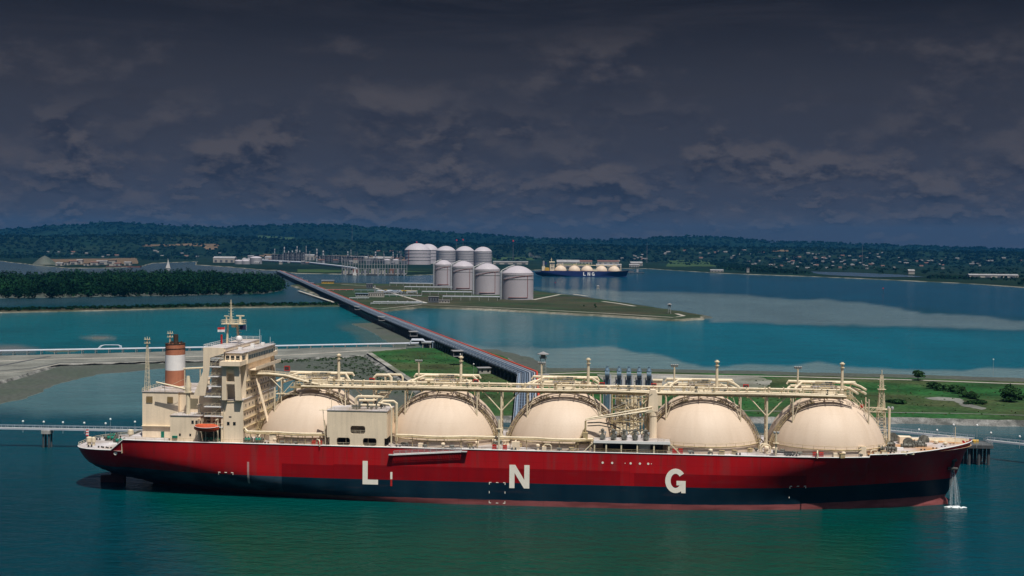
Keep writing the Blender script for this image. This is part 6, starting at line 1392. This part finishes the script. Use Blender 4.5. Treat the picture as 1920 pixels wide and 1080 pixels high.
for k, (px, py, d, h, dm, ya, lb) in enumerate(((783, 494, 118, 66, 30, 5600, 'pale domed storage tank, leftmost and widest of the rear row'), (803, 492, 96, 66, 28, 5900, 'pale domed storage tank half hidden behind the widest one'), (836, 489, 86, 65, 20, 5450, 'pale ribbed storage tank, third of the rear row'), (871.5, 489, 83, 65, 20, 5500, 'pale ribbed storage tank, fourth of the rear row'), (905.5, 489, 80, 63, 20, 5500, 'pale ribbed storage tank at the right end of the rear row'))):
    r_ = ray(px, py); s = ya / r_.y; c = Vector((r_.x * s, ya, 1.6)); R = d / 2; n = 48
    t = thing('storage_tank', lb, 'storage tank', c, 0, 'rear row of storage tanks')
    MB().lathe([(R, -1), (R, h)], n).build('shell', M['tankwhite'], t, smooth=True); sph = (R * R + dm * dm) / (2 * dm)
    MB().lathe([(R, h)] + [(R * (1 - q / 9), h + dm - sph + math.sqrt(max(0, sph ** 2 - (R * (1 - q / 9)) ** 2))) for q in range(1, 9)] + [(.05, h + dm)], n).build('dome_roof', M['tankwhite'], t, smooth=True)
    for z in np.linspace(h * .3, h * .98, 7 if k > 1 else 4): MB().lathe([(R + .02, z), (R + 1.1, z + .1), (R + 1.1, z + 1.2), (R + .02, z + 1.3)], n).build('wind_girder', M['grey'], t, smooth=True)
    if k == 0: MB().tube([(-R * .62, -R * .80, 0), (-R * .62, -R * .80, h), (-R * .35, -R * .35, h + dm * .8)], 1.0, 5).build('riser_pipe', M['tankline'], t)

# elevated pipe racks from the front tanks
for k, (x0, x1, y, lb) in enumerate(((731, 812, 531, 'white elevated pipe rack leading to the farthest front tank'), (758, 848, 538, 'white elevated pipe rack leading to the third front tank'), (791, 885, 547, 'white elevated pipe rack leading to the second front tank'), (830, 937, 556, 'white elevated pipe rack leading to the nearest tank'))):
    a, b = gp(x0, y, 8), gp(x1, y + 1, 8); t = thing('pipe_rack', lb, 'pipe rack', (a.x, a.y, 2.4), math.atan2(b.y - a.y, b.x - a.x), 'pipe racks by the front tanks'); Ln = (b - a).length
    MB().box(0, Ln, -2.2, 2.2, 5.2, 5.5).build('rack_deck', M['grey'], t)
    for y_ in (-1.5, 0, 1.5): MB().cyl((0, y_, 6.2), (Ln, y_, 6.2), .62, n=7).build('pipe', M['pipe_white'], t, smooth=True)
    for q in range(int(Ln / 14) + 1):
        xq = min(Ln, q * 14)
        MB().box(xq - .25, xq + .25, -2.1, 2.1, 0, .3).box(xq - .25, xq + .25, -2.1, -1.6, .3, 5.2).box(xq - .25, xq + .25, 1.6, 2.1, .3, 5.2).build('rack_frame', M['grey'], t)
# low pipeways and site buildings left of the front tanks
for k, (x0, y0, x1, y1, z, m, lb) in enumerate(((695, 569.5, 800, 569, 3.5, 'pipe_white', 'white pipeway nearest the bay by the trestle'), (700, 566.5, 790, 567, 3.5, 'pipe_white', 'second white pipeway behind the nearest one'), (612, 543.5, 663, 543.5, 4, 'pipe_red', 'red edged pipeway left of the site buildings'), (664, 544.5, 745, 545, 6, 'pipe_blue', 'blue grey pipeway behind the site buildings'), (655, 559.5, 692, 559.5, 4, 'pipe_white', 'short pipeway next to the trestle'), (692, 553, 790, 555, 4, 'pipe_white', 'pipeway passing in front of the valve yard'))):
    a, b = gp(x0, y0, z), gp(x1, y1, z); t = thing('pipeway', lb, 'pipeway', (a.x, a.y, 2.4), math.atan2(b.y - a.y, b.x - a.x)); Ln = (b - a).length
    for y_ in (-1.6, 0, 1.6): MB().cyl((0, y_, z - 1.6), (Ln, y_, z - 1.6), .36, n=6).build('pipe', M[m] if y_ < 0 or m == 'pipe_blue' else M['pipe_white'], t, smooth=True)
    for q in range(int(Ln / 12) + 1): MB().box(min(Ln, q * 12) - .2, min(Ln, q * 12) + .2, -2.2, 2.2, -.2, z - 2.1).build('support', M['concrete'], t)
hut(gp(679, 556, 2.4), 'low grey roofed site building beside the trestle', 20, 12, 5, 0, 1.2, 'grey', 'pipe_blue', 'site_building', 'building')
hut(gp(706, 557, 2.4), 'long white site building left of the front tanks', 25, 10, 7, 0, .4, 'wall_pale', 'roof_pale', 'site_building', 'building')
hut(gp(693, 541, 2.4), 'dark machinery shed behind the site buildings', 12, 9, 9, 0, .5, 'plant', 'roof_pale', 'site_building', 'building')
hut(gp(615, 531.5, 2.4), 'small yellow walled house by the trestle with two wings', 26, 10, 5, 0, 1, 'yellow', 'plant', 'site_building', 'building', 3)
hut(gp(813, 567, 2.4), 'dark open shed at the end of the near pipeway', 15, 9, 8.5, 0, .6, 'plant', 'roof_pale', 'site_building', 'building')
hut(gp(833, 568, 2.4), 'low white cabin right of the dark open shed', 16, 8, 4, 0, .6, 'wall_pale', 'roof_pale', 'site_building', 'building')
def valve_yard():
    c = gp(735, 550, 2.4); t = thing('valve_yard', 'cluster of white manifolds and valves left of the front tanks', 'pipework', c); rnd = random.Random(4)
    for k in range(34):
        x, y = rnd.uniform(-26, 30), rnd.uniform(-18, 18); L_ = rnd.uniform(6, 18); z = rnd.uniform(1.5, 5)
        MB().tube([(x, y, 0), (x, y, z), (x + L_, y, z), (x + L_, y, 0)], rnd.uniform(.3, .6), 6).build('pipe_loop', M['pipe_white' if k % 3 else 'yellow' if k % 2 else 'pipe_blue'], t)
    for k in range(10): MB().cyl((rnd.uniform(-24, 28), rnd.uniform(-14, 14), 0), (rnd.uniform(-24, 28), rnd.uniform(-14, 14), 6), .5, n=6).build('valve', M['plant'], t)
    MB().cyl((-30, 0, 0), (-30, 0, 14), 1.2, n=8).build('vessel', M['plantlt'], t)
valve_yard()
def car_row():
    bd_ = MB().prism([(-2, .3), (2, .3), (2, .9), (1.2, 1.0), (.7, 1.5), (-1.1, 1.5), (-1.7, .95), (-2, .9)], -.85, .85).mesh('body', M['plantlt']); wm = MB().cyl((0, -.12, 0), (0, .12, 0), .33, n=8).mesh('wheel', M['dark'])
    for k in range(8):
        c = gp(728 + k * 9, 566 + (k % 2), 2.4); t = thing('parked_car', 'pale car parked in the row behind the near pipeway', 'car', c, 1.3, 'cars parked beside the pipeway')
        b_ = D.objects.new('body', bd_); COL.objects.link(b_); b_.parent = t
        for x in (-1.25, 1.25):
            for y in (-.8, .8): w_ = D.objects.new('wheel', wm); COL.objects.link(w_); w_.parent = t; w_.location = (x, y, .33)
car_row()
for k, (px, py, h, lb) in enumerate(((1116, 577, 7, 'lone small conifer on the right of the peninsula'), (1095, 575, 3, 'tiny bush left of the lone conifer'))): tree(gp(px, py, 2.4), h, h * .35, lb, 80 + k, n=300, lobes=6, rise=.1)

# ------------------------------------------------------------------ far ship
def far_ship():
    c = gp(1090, 518.5, 0); Ln = 178 / FPX * c.y; s = Ln / 310.4; a0 = gp(1002, 518, 0)
    t = thing('gas_carrier', 'distant blue gas carrier with five cream domes and LNG on its side', 'ship', (c.x - Ln / 2, c.y, 0)); t.scale = (s,) * 3
    mb = hull_mesh(None); v = []
    mb.build('hull', M['navy'], t, smooth=True)
    xs = STA; vv = []
    for x in xs: h = max(hb(min(max(x, 3.0), 310.2), 1) - .1, .02); vv += [(x, -h, zdeck(x) - .1), (x, h, zdeck(x) - .1)]
    MB().add(vv, [(2 * i, 2 * i + 2, 2 * i + 3, 2 * i + 1) for i in range(len(xs) - 1)]).build('main_deck', M['earth'], t)
    for cx in TX: o = D.objects.new('tank_dome', tm); COL.objects.link(o); o.parent = t; o.location = (cx, 0, 0)
    MB().box(72, 272, -4, 0, 36, 38.2).build('pipe_trunk', M['cream'], t)
    for cx in TX: MB().box(cx - 4, cx + 4, -3, 3, 38, 40).build('dome_platform', M['cream_d'], t); MB().cyl((cx + 6, 0, 38), (cx + 6, 0, 45), .6, n=5).build('vent_mast', M['cream'], t)
    MB().box(52, 66, -20, 20, 18, 45).build('accommodation_block', M['house'], t); MB().box(50, 67, -22, 22, 45, 48.5).build('wheelhouse', M['cream'], t); MB().box(66, 66.3, -18, 18, 45.8, 47.6).build('window_band', M['glass'], t)
    for z in (24, 29, 34, 39): MB().box(54, 64, -20.3, -20, z, z + 1.6).build('window_band', M['glass'], t)
    MB().box(36, 50, -16, 16, 18, 28).build('aft_deckhouse', M['yellow'], t); MB().box(26, 36, -12, 12, 18, 32).build('engine_casing', M['cream'], t)
    MB().lathe([(3.6, 32), (3.4, 50)], 14, (31, 0)).build('funnel', M['plantlt'], t); MB().lathe([(3.7, 38), (3.6, 46)], 14, (38, 0)).build('funnel_band', M['navy'], t)
    MB().cyl((57, 0, 48), (57, 0, 60), .8, n=6).box(53, 61, -1, 1, 54, 54.6).build('signal_mast', M['cream'], t); MB().cyl((284, 0, 19), (284, 0, 44), 1.1, .6, n=6).build('foremast', M['cream'], t)
    MB().box(192, 206, -20, -14, 18, 24).build('manifold_platform', M['cream'], t)
    letters(t, -22.05, M['white'], 30, .85, 3.0) if False else None
    # larger, closer set letters than on the near ship
    def P(poly, x): return [(x + u, v) for u, v in poly]
    for p in (P([(0, 14.6), (2.6, 14.6), (2.6, 5.6), (8, 5.6), (8, 3.4), (0, 3.4)], 160), P([(0, 3.4), (0, 14.6), (2.8, 14.6), (6.2, 8), (6.2, 14.6), (8.8, 14.6), (8.8, 3.4), (6, 3.4), (2.6, 10), (2.6, 3.4)], 174)): MB().prism(p, -22.3, -22.05).build('letter', M['white'], t)
    out = [(4.4 + 4.6 * math.cos(a), 9 + 5.7 * math.sin(a)) for a in [math.radians(40 + 290 * k / 20) for k in range(21)]]; inn = [(4.4 + 2.1 * math.cos(a), 9 + 3.2 * math.sin(a)) for a in [math.radians(40 + 290 * k / 20) for k in range(21)]]
    mb = MB()
    for k in range(20): mb.prism([(188 + q[0], q[1]) for q in (out[k], out[k + 1], inn[k + 1], inn[k])], -22.3, -22.05)
    mb.box(192.6, 197, -22.32, -22.05, 7.6, 9.6); mb.box(195, 197, -22.33, -22.05, 3.6, 7.7); mb.build('letter', M['white'], t)
    # funnel smoke drifting left
    sm_ = D.materials.new('funnel_smoke'); sm_.use_nodes = True; N = sm_.node_tree.nodes; N.clear(); o = N.new('ShaderNodeOutputMaterial'); pv = N.new('ShaderNodeVolumePrincipled'); pv.inputs['Color'].default_value = (.97, .98, 1, 1); pv.inputs['Density'].default_value = .012; sm_.node_tree.links.new(pv.outputs[0], o.inputs['Volume'])
    rnd = random.Random(2); mb = MB(); W0 = Vector((c.x - Ln / 2 + 31 * s, c.y, 52 * s)); pts = []
    n = 14; ring = 10; v = []
    for i in range(n):
        u = i / (n - 1); p = W0 + Vector((-44 * u, 6 * u, 18 * u ** .7 + 3 * math.sin(u * 7))); rr = 1.5 + 6 * u * (1 - .3 * math.sin(u * 11)) * (1.0 if u < .95 else .4)
        for j in range(ring): a = 2 * math.pi * j / ring; k_ = rr * (1 + rnd.uniform(-.3, .3)); v.append((p.x + .3 * k_ * math.sin(a), p.y + k_ * math.cos(a), p.z + k_ * .8 * math.sin(a)))
    f = [(i * ring + j, i * ring + (j + 1) % ring, (i + 1) * ring + (j + 1) % ring, (i + 1) * ring + j) for i in range(n - 1) for j in range(ring)] + [tuple(range(ring - 1, -1, -1)), tuple(range((n - 1) * ring, n * ring))]
    tag(MB().add(v, [q[::-1] for q in f]).build('funnel_smoke', sm_, smooth=True), 'thin pale smoke drifting left from the funnel of the blue ship', kind='stuff')
    # its jetty
    tj = thing('far_jetty', 'dark low jetty off the bow of the blue ship', 'jetty', gp(1190, 513, 0)); MB().box(-32, 32, -6, 6, 2.5, 4.5).build('deck', M['plant'], tj); [MB().cyl((x, 0, -4), (x, 0, 2.5), 1.4, n=6).build('pile', M['conc_dark'], tj) for x in (-28, -14, 0, 14, 28)]; MB().box(6, 12, -3, 3, 4.5, 16).build('gantry', M['plantlt'], tj); MB().box(-26, -4, -4, 4, 4.5, 9).build('pipework', M['plant'], tj)
far_ship()
# sailing boats, beacons
def sailboat(px, py, h, label):
    c = gp(px, py, 0); t = thing('sailing_boat', label, 'sailing boat', c); mb = MB(); n = 7
    v = []
    for i in range(n): u = -1 + 2 * i / (n - 1); w = h * .09 * (1 - u * u) + .05; v += [(u * h * .28, -w, 1.0), (u * h * .27, 0, -.4), (u * h * .28, w, 1.0)]
    mb.add(v, [(i * 3 + j, i * 3 + j + 1, i * 3 + j + 4, i * 3 + j + 3) for i in range(n - 1) for j in range(2)]); mb.add([v[k * 3] for k in range(n)] + [v[k * 3 + 2] for k in range(n)], [(i, i + 1, n + i + 1, n + i) for i in range(n - 1)]); mb.build('boat_hull', M['wall_pale'], t)
    MB().cyl((0, 0, .5), (0, 0, h), .2, n=5).build('mast', M['grey'], t)
    for nm, q in (('mainsail', [(.2, 1.8), (.2, h * .98), (-h * .05, h * .55), (-h * .22, 1.8)]), ('jib', [(.5, h * .9), (h * .22, 1.4), (.5, 1.6)])): MB().prism(q, -.35, -.15).build(nm, M['sail'], t)
sailboat(315, 503.5, 36, 'white sailing boat alone on the left channel'); sailboat(665, 517.5, 26, 'white sailing boat in front of the harbour wharf')
def beacon(px, py, h, label, m='redbox'):
    t = thing('channel_beacon', label, 'beacon', gp(px, py, 0)); MB().cyl((0, 0, -3), (0, 0, h * .75), .35, n=6).build('pole', M['dark'], t); MB().prism([(-1.6, h * .72), (1.6, h * .72), (0, h)], -.3, .3).build('topmark', M[m], t)
beacon(1041, 536, 9, 'thin red beacon pole left in the channel'); beacon(1656, 548, 10, 'thin red beacon pole right in the channel')
t = thing('channel_hut', 'small white light hut on legs standing in the channel', 'light hut', gp(1121, 545, 0))
for a in (-2, 2): [MB().cyl((a, b, -3), (a, b, 4), .35, n=5).build('leg', M['grey'], t) for b in (-2, 2)]
MB().box(-3, 3, -3, 3, 4, 4.5).build('floor', M['grey'], t); MB().box(-2, 2, -2, 2, 4.5, 9).build('cabin', M['wall_pale'], t); MB().lathe([(3.4, 9), (.2, 11)], 6).build('roof', M['roof_pale'], t)

# ------------------------------------------------------------------ process plant, harbour and depots on the mainland
rnd = random.Random(77)
def land_pt(px, d):
    r_ = ray(px, 480); s = d / r_.y; return Vector((r_.x * s, d, 1.6))
def column(px, d, h, r, label, grp, cap='dome', m='plantlt'):
    t = thing('process_column', label, 'column', land_pt(px, d), 0, grp); MB().lathe([(r * 1.25, 0), (r, h * .05), (r, h * .96), (r * .6, h), (.05, h + r * .4)], 10).build('shell', M[m], t, smooth=True)
    for z in (.35, .6, .85): MB().lathe([(r, h * z), (r * 1.5, h * z), (r * 1.5, h * z + 1), (r, h * z + 1)], 10).build('platform', M['plant'], t)
    return t
for k, (px, d, h, r) in enumerate(((515, 6300, 62, 2.2), (533, 6300, 72, 3), (541, 6200, 52, 2.6), (548, 6200, 54, 3.0), (555, 6250, 58, 2.8), (557, 6350, 76, 2.6), (562, 6200, 55, 3), (569, 6200, 42, 2.6), (574, 6350, 78, 1.8), (594, 6300, 64, 3.6), (606, 6250, 55, 4.2), (652, 6300, 52, 3.6), (658, 6350, 62, 1.8), (704, 6300, 52, 3.6), (720, 6350, 40, 2.0), (737, 6300, 52, 2.6), (745, 6350, 40, 2.0))):
    column(px, d, h, r, 'pale steel column of the process plant, %s' % ('among the tall left group' if px < 580 else 'in the middle group' if px < 665 else 'in the right group near the domed tanks'), 'process columns, ' + ('left' if px < 580 else 'middle' if px < 665 else 'right'))
def module(px0, px1, d, h, label, bays):
    a, b = land_pt(px0, d), land_pt(px1, d); t = thing('process_module', label, 'plant module', a); w = b.x - a.x
    for z in (h * .3, h * .62, h): MB().box(0, w, 0, 30, z - 1.2, z).build('floor', M['plant'], t)
    for k in range(bays + 1): MB().box(w * k / bays - .8, w * k / bays + .8, -.4, 1.0, 0, h).build('frame_post', M['plantlt'], t); 
    MB().box(2, w - 2, 10, 28, 0, h * .97).build('equipment_core', M['plant'], t)
    for k in range(bays): MB().cyl((w * (k + .5) / bays, 5, 0), (w * (k + .5) / bays, 5, h * rnd.uniform(.6, 1.15)), w / bays * .22, n=7).build('vessel', M['plantlt' if k % 2 else 'plant'], t)
module(508, 533, 6150, 34, 'dark framed plant module at the left end', 4); module(531, 571, 6100, 44, 'tall framed plant module with pale uprights', 8); module(600, 640, 6000, 32, 'long low plant module, left half', 9); module(641, 682, 6000, 30, 'long low plant module, right half', 9); module(686, 750, 6000, 18, 'low pipe module beside the domed tanks', 10)
def shed(px0, px1, d, h, dep, label, roof='roof_pale', wall='wall_pale', grp=None, name='shed', z=None, doors=4):
    a, b = land_pt(px0, d), land_pt(px1, d); w = b.x - a.x; t = thing(name, label, 'building', ((a.x + b.x) / 2, d, 1.6 if z is None else z), 0, grp)
    MB().box(-w / 2, w / 2, -dep / 2, dep / 2, 0, h).build('wall', M[wall], t); MB().prism([(-dep / 2 - 1, h), (dep / 2 + 1, h), (0, h + dep * .16)], -w / 2 - 1, w / 2 + 1, 'x').build('roof', M[roof], t)
    for k in range(doors): x = -w / 2 + w * (k + .5) / doors; MB().box(x - w / doors * .22, x + w / doors * .22, -dep / 2 - .4, -dep / 2, h * .1, h * .62).build('door', M['plant'], t)
    return t
for q in ((498, 530, 6700, 14, 40, 'pale shed left of the process columns'), (560, 590, 6800, 26, 40, 'buff roofed hall behind the left columns'), (608, 640, 6700, 20, 40, 'buff roofed hall behind the long module'), (656, 690, 6800, 18, 40, 'pale hall behind the right columns'), (700, 735, 6700, 18, 40, 'pale hall left of the domed tanks'), (402, 442, 5600, 20, 50, 'long white depot shed left of the plant'), (455, 482, 5700, 12, 40, 'grey depot shed next to the small tanks'), (925, 990, 5900, 12, 20, 'long pale wall like shed right of the far tanks'), (1044, 1086, 5200, 22, 60, 'large grey roofed warehouse behind the blue ship'), (1058, 1108, 5000, 12, 40, 'long low green roofed shed behind the blue ship domes'), (1118, 1165, 5300, 10, 30, 'long flat brown roofed shed right of the blue ship domes'), (1182, 1204, 5800, 14, 40, 'white roofed shed on the wooded slope'), (1180, 1198, 5400, 10, 24, 'pale shed near the bow of the blue ship'), (1332, 1356, 4480, 6, 20, 'white roofed boathouse on the right hand shore'), (1816, 1908, 3950, 8, 24, 'very long white shed among palms at the right'), (1085, 1110, 6200, 14, 40, 'pinkish roofed barracks behind the blue ship'), (1120, 1160, 6300, 14, 40, 'row of pinkish roofs above the blue ship')):
    shed(*q, roof='roof_red' if 'pink' in q[5] else 'field' if 'green' in q[5] else 'roof_pale')
for k, (px, d, R, h, lb) in enumerate(((480, 5300, 26, 26, 'small white tank at the left of the plant'), (448, 5200, 18, 14, 'low white tank beside the depot'), (461, 5200, 18, 14, 'low grey tank beside the depot'), (726, 5700, 16, 18, 'small pale tank left of the widest domed tank'), (742, 5700, 16, 18, 'small pale tank next to the widest domed tank'))):
    t = thing('small_tank', lb, 'tank', land_pt(px, d)); MB().lathe([(R, 0), (R, h)], 20).build('shell', M['plantlt'], t, smooth=True); MB().lathe([(R, h), (R * .6, h + R * .2), (.05, h + R * .28)], 20).build('roof', M['tankwhite'], t, smooth=True)
# plain works buildings filling the plant between its columns
q_ = random.Random(8)
for k in range(44):
    px = q_.uniform(452, 758); d_ = q_.choice((5300, 5700, 6350, 6600, 6900)) + q_.uniform(-120, 120); w_ = q_.uniform(3, 11)
    t = thing('works_building', 'small grey works building inside the process plant', 'building', land_pt(px, d_), q_.uniform(-.1, .1), 'works buildings of the process plant'); ww = w_ / FPX * d_; hh = q_.uniform(6, 20)
    MB().box(-ww / 2, ww / 2, -9, 9, 0, hh).build('wall', M[q_.choice(('plant', 'plantlt', 'wall_pale', 'plant'))], t); MB().prism([(-10, hh), (10, hh), (0, hh + 3)], -ww / 2 - .6, ww / 2 + .6, 'x').build('roof', M[q_.choice(('roof_pale', 'plantlt', 'roof_red', 'roof_pale'))], t)
for k in range(26):
    px = q_.uniform(505, 756); column(px, 6400 + q_.uniform(-200, 300), q_.uniform(22, 58), q_.uniform(.9, 1.8), 'thin stack of the process plant', 'thin stacks of the process plant', m='plant' if k % 3 else 'plantlt')
# harbour wharf with piles of pipework
def wharf():
    c0, c1 = gp(640, 513.5, 3), gp(762, 515.5, 3); d = (c0.y + c1.y) / 2; a, b = land_pt(640, d), land_pt(762, d); w = b.x - a.x
    t = thing('harbour_wharf', 'wharf of concrete bays under a tall pale steel frame', 'wharf', (a.x, d - 6, 0)); MB().box(0, w, 0, 26, 4, 6).build('deck', M['concrete'], t)
    for k in range(20): MB().box(w * k / 20 + 2, w * k / 20 + 6, -2.5, 1.8, -2, 14 + (k % 3) * 3).build('pump_bay', M['plantlt' if k % 2 else 'plant'], t)
    for k in range(25): MB().cyl((w * k / 24, 24, 6), (w * k / 24, 24, 44), .8, n=5).build('frame_post', M['plantlt'], t)
    for z in (20, 32, 44): MB().box(0, w, 23.4, 24.6, z - 1, z).build('frame_beam', M['plantlt'], t)
    for k in range(7): MB().box(w * (k + .2) / 7, w * (k + .75) / 7, 6, 18, 6, 12 + (k * 5 % 9)).build('deck_house', M[('wall_pale', 'roof_red', 'plant', 'wall_pale')[k % 4]], t)
    for k in range(3): MB().box(w * (.1 + .3 * k), w * (.1 + .3 * k) + 30, -10, -3, -.5, 4).build('moored_barge', M['dark'], t)
wharf()
t = thing('moored_barge', 'long rust brown barge lying by the sandy yard', 'barge', gp(232, 501, 0)); MB().prism([(-62, 4), (-58, -.5), (58, -.5), (64, 5), (40, 4)], -9, 9).build('barge_hull', mat('rust_hull', (.12, .05, .04), .8, .3, .05), t); MB().box(-50, -36, -5, 5, 4, 11).build('barge_house', M['wall_pale'], t)
t = thing('pipe_bridge', 'pale pipe bridge slanting down from the plant to the wharf', 'pipe bridge', (0, 0, 0)); PB = [gp(480, 488, 6), gp(580, 493, 6), gp(640, 500, 6), gp(668, 504, 8)]
MB().tube(PB, 5, 6).build('pipe_bundle', M['pipe_white'], t); [MB().box(p.x - 3, p.x + 3, p.y - 3, p.y + 3, 1, p.z).build('support', M['concrete'], t) for p in PB]
def heap(px, py, r, h, label): t_ = thing('gravel_heap', label, 'heap', gp(px, py, 1.6)); MB().lathe([(r, 0), (r * .8, h * .25), (r * .35, h * .75), (.1, h)], 14).build('pile', M['mud'], t_, smooth=True)
heap(84, 496, 46, 34, 'grey cone shaped heap at the left end of the sandy yard'); heap(110, 497, 22, 14, 'low grey heap right of the cone shaped one')
for k, (px, w_) in enumerate(((112, 16), (125, 12), (138, 20), (150, 14), (163, 12), (178, 18), (192, 26), (206, 30), (221, 14), (240, 16))): shed(px - w_ / 2.6, px + w_ / 2.6, 4450 + (k * 137) % 500, 9 + k % 4 * 2, 18, ('leftmost', 'second', 'third', 'fourth', 'fifth', 'sixth', 'seventh', 'eighth', 'ninth', 'last')[k] + ' small shed from the left in the sandy yard', ('roof_pale', 'earth', 'roof_red')[k % 3], grp='sheds in the sandy yard', doors=1)
for k, (px, d, h, lb) in enumerate(((781, 7800, 66 + 95, 'red topped mast behind the widest domed tank'), (856, 7600, 175, 'red topped mast behind the third rear tank'), (868, 7600, 178, 'red topped mast behind the fourth rear tank'), (962, 7200, 172, 'red topped mast standing alone right of the far tanks'), (660, 9800, 285, 'faint lattice mast on the slope behind the plant'), (1617, 7200, 118, 'pale lattice mast among the right hand houses'), (1213, 7000, 116, 'thin lattice mast above the blue ship bow'))):
    t = thing('lattice_mast', lb, 'mast', land_pt(px, d)); h = max(30, h - 60) if k < 4 else h
    MB().cyl((-2, 0, 0), (0, 0, h), 1.2, .7, n=4).cyl((2, 0, 0), (0, 0, h), 1.2, .7, n=4).build('tower', M['plant'], t)
    for z in np.linspace(.1, .95, 7): MB().box(-2.6, 2.6, -.6, .6, h * z, h * z + 1.2).build('cross_frame', M['plant'], t)
    if k < 4: MB().lathe([(1, h), (5, h + 3), (4, h + 9), (.3, h + 12)], 8).build('flare_tip', M['redbox'], t)
# white buildings by the water on the right
hut(gp(1708, 514, 1.6), 'small white building with dark roof by the lagoon', 22, 14, 12, 0, 1, 'wall_pale', 'roof_pale', 'waterside_building', 'building', 5)
hut(gp(1402, 511, 1.6), 'narrow white tower house on the right hand beach', 9, 9, 16, 0, 1, 'wall_pale', 'roof_pale', 'waterside_building', 'building')
# houses scattered through the trees
def houses():
    kinds = []
    for w_, d_, h_, roof, wall in ((16, 11, 5, 'house_roof', 'house_wall'), (22, 12, 6, 'roof_red', 'house_wall'), (13, 10, 5, 'house_roof', 'house_wall'), (28, 12, 6, 'house_roof', 'house_wall')):
        wm = MB().box(-w_ / 2, w_ / 2, -d_ / 2, d_ / 2, 0, h_).mesh('wall', M[wall]); rm_ = MB().prism([(-d_ / 2 - 1, h_), (d_ / 2 + 1, h_), (0, h_ + 4)], -w_ / 2 - 1, w_ / 2 + 1, 'x').mesh('roof', M[roof]); kinds.append((wm, rm_, roof))
    q = random.Random(15); spots = []
    for (x0, x1, y0, y1, n) in ((1200, 1400, 470, 486, 16), (1400, 1660, 474, 500, 40), (1560, 1800, 482, 505, 30), (1420, 1560, 484, 504, 16), (1760, 1920, 482, 500, 10), (1150, 1210, 477, 492, 12), (40, 420, 470, 486, 16), (700, 760, 470, 474, 5)):
        for _ in range(n): spots.append((q.uniform(x0, x1), q.uniform(y0, y1)))
    for x, y in spots:
        p = hit(x, y)
        if p is None or p.z > 90: continue
        k = q.choices(range(4), (5, 2, 5, 2))[0]; wm, rm_, roof = kinds[k]; sc = max(.55, min(1.0, p.y / 7500))
        where = 'left of the plant' if x < 440 else 'behind the blue ship and its jetty' if x < 1400 else 'on the right hand shore'
        t = thing('house', 'small %s house among the trees %s' % ('red roofed' if roof == 'roof_red' else 'pale roofed', where), 'house', (p.x, p.y, max(1.6, p.z - .5)), q.uniform(-.6, .6), '%s houses %s' % ('red roofed' if roof == 'roof_red' else 'pale roofed', where)); t.scale = (sc,) * 3
        for nm, me in (('wall', wm), ('roof', rm_)): o = D.objects.new(nm, me); COL.objects.link(o); o.parent = t
houses()
# ------------------------------------------------------------------ haze
def haze():
    m = D.materials.new('sea_haze'); m.use_nodes = True; N = m.node_tree.nodes; N.clear(); o = N.new('ShaderNodeOutputMaterial'); pv = N.new('ShaderNodeVolumePrincipled')
    pv.inputs['Color'].default_value = (.035, .30, .74, 1); pv.inputs['Density'].default_value = HAZE_D; pv.inputs['Anisotropy'].default_value = 0.0
    m.node_tree.links.new(pv.outputs[0], o.inputs['Volume'])
    tag(MB().box(-30000, 30000, -400, 18200, -8, 420).build('haze', m), 'thin blue sea haze over the whole terminal', kind='stuff')
HAZE_D = 1.9e-5
haze()
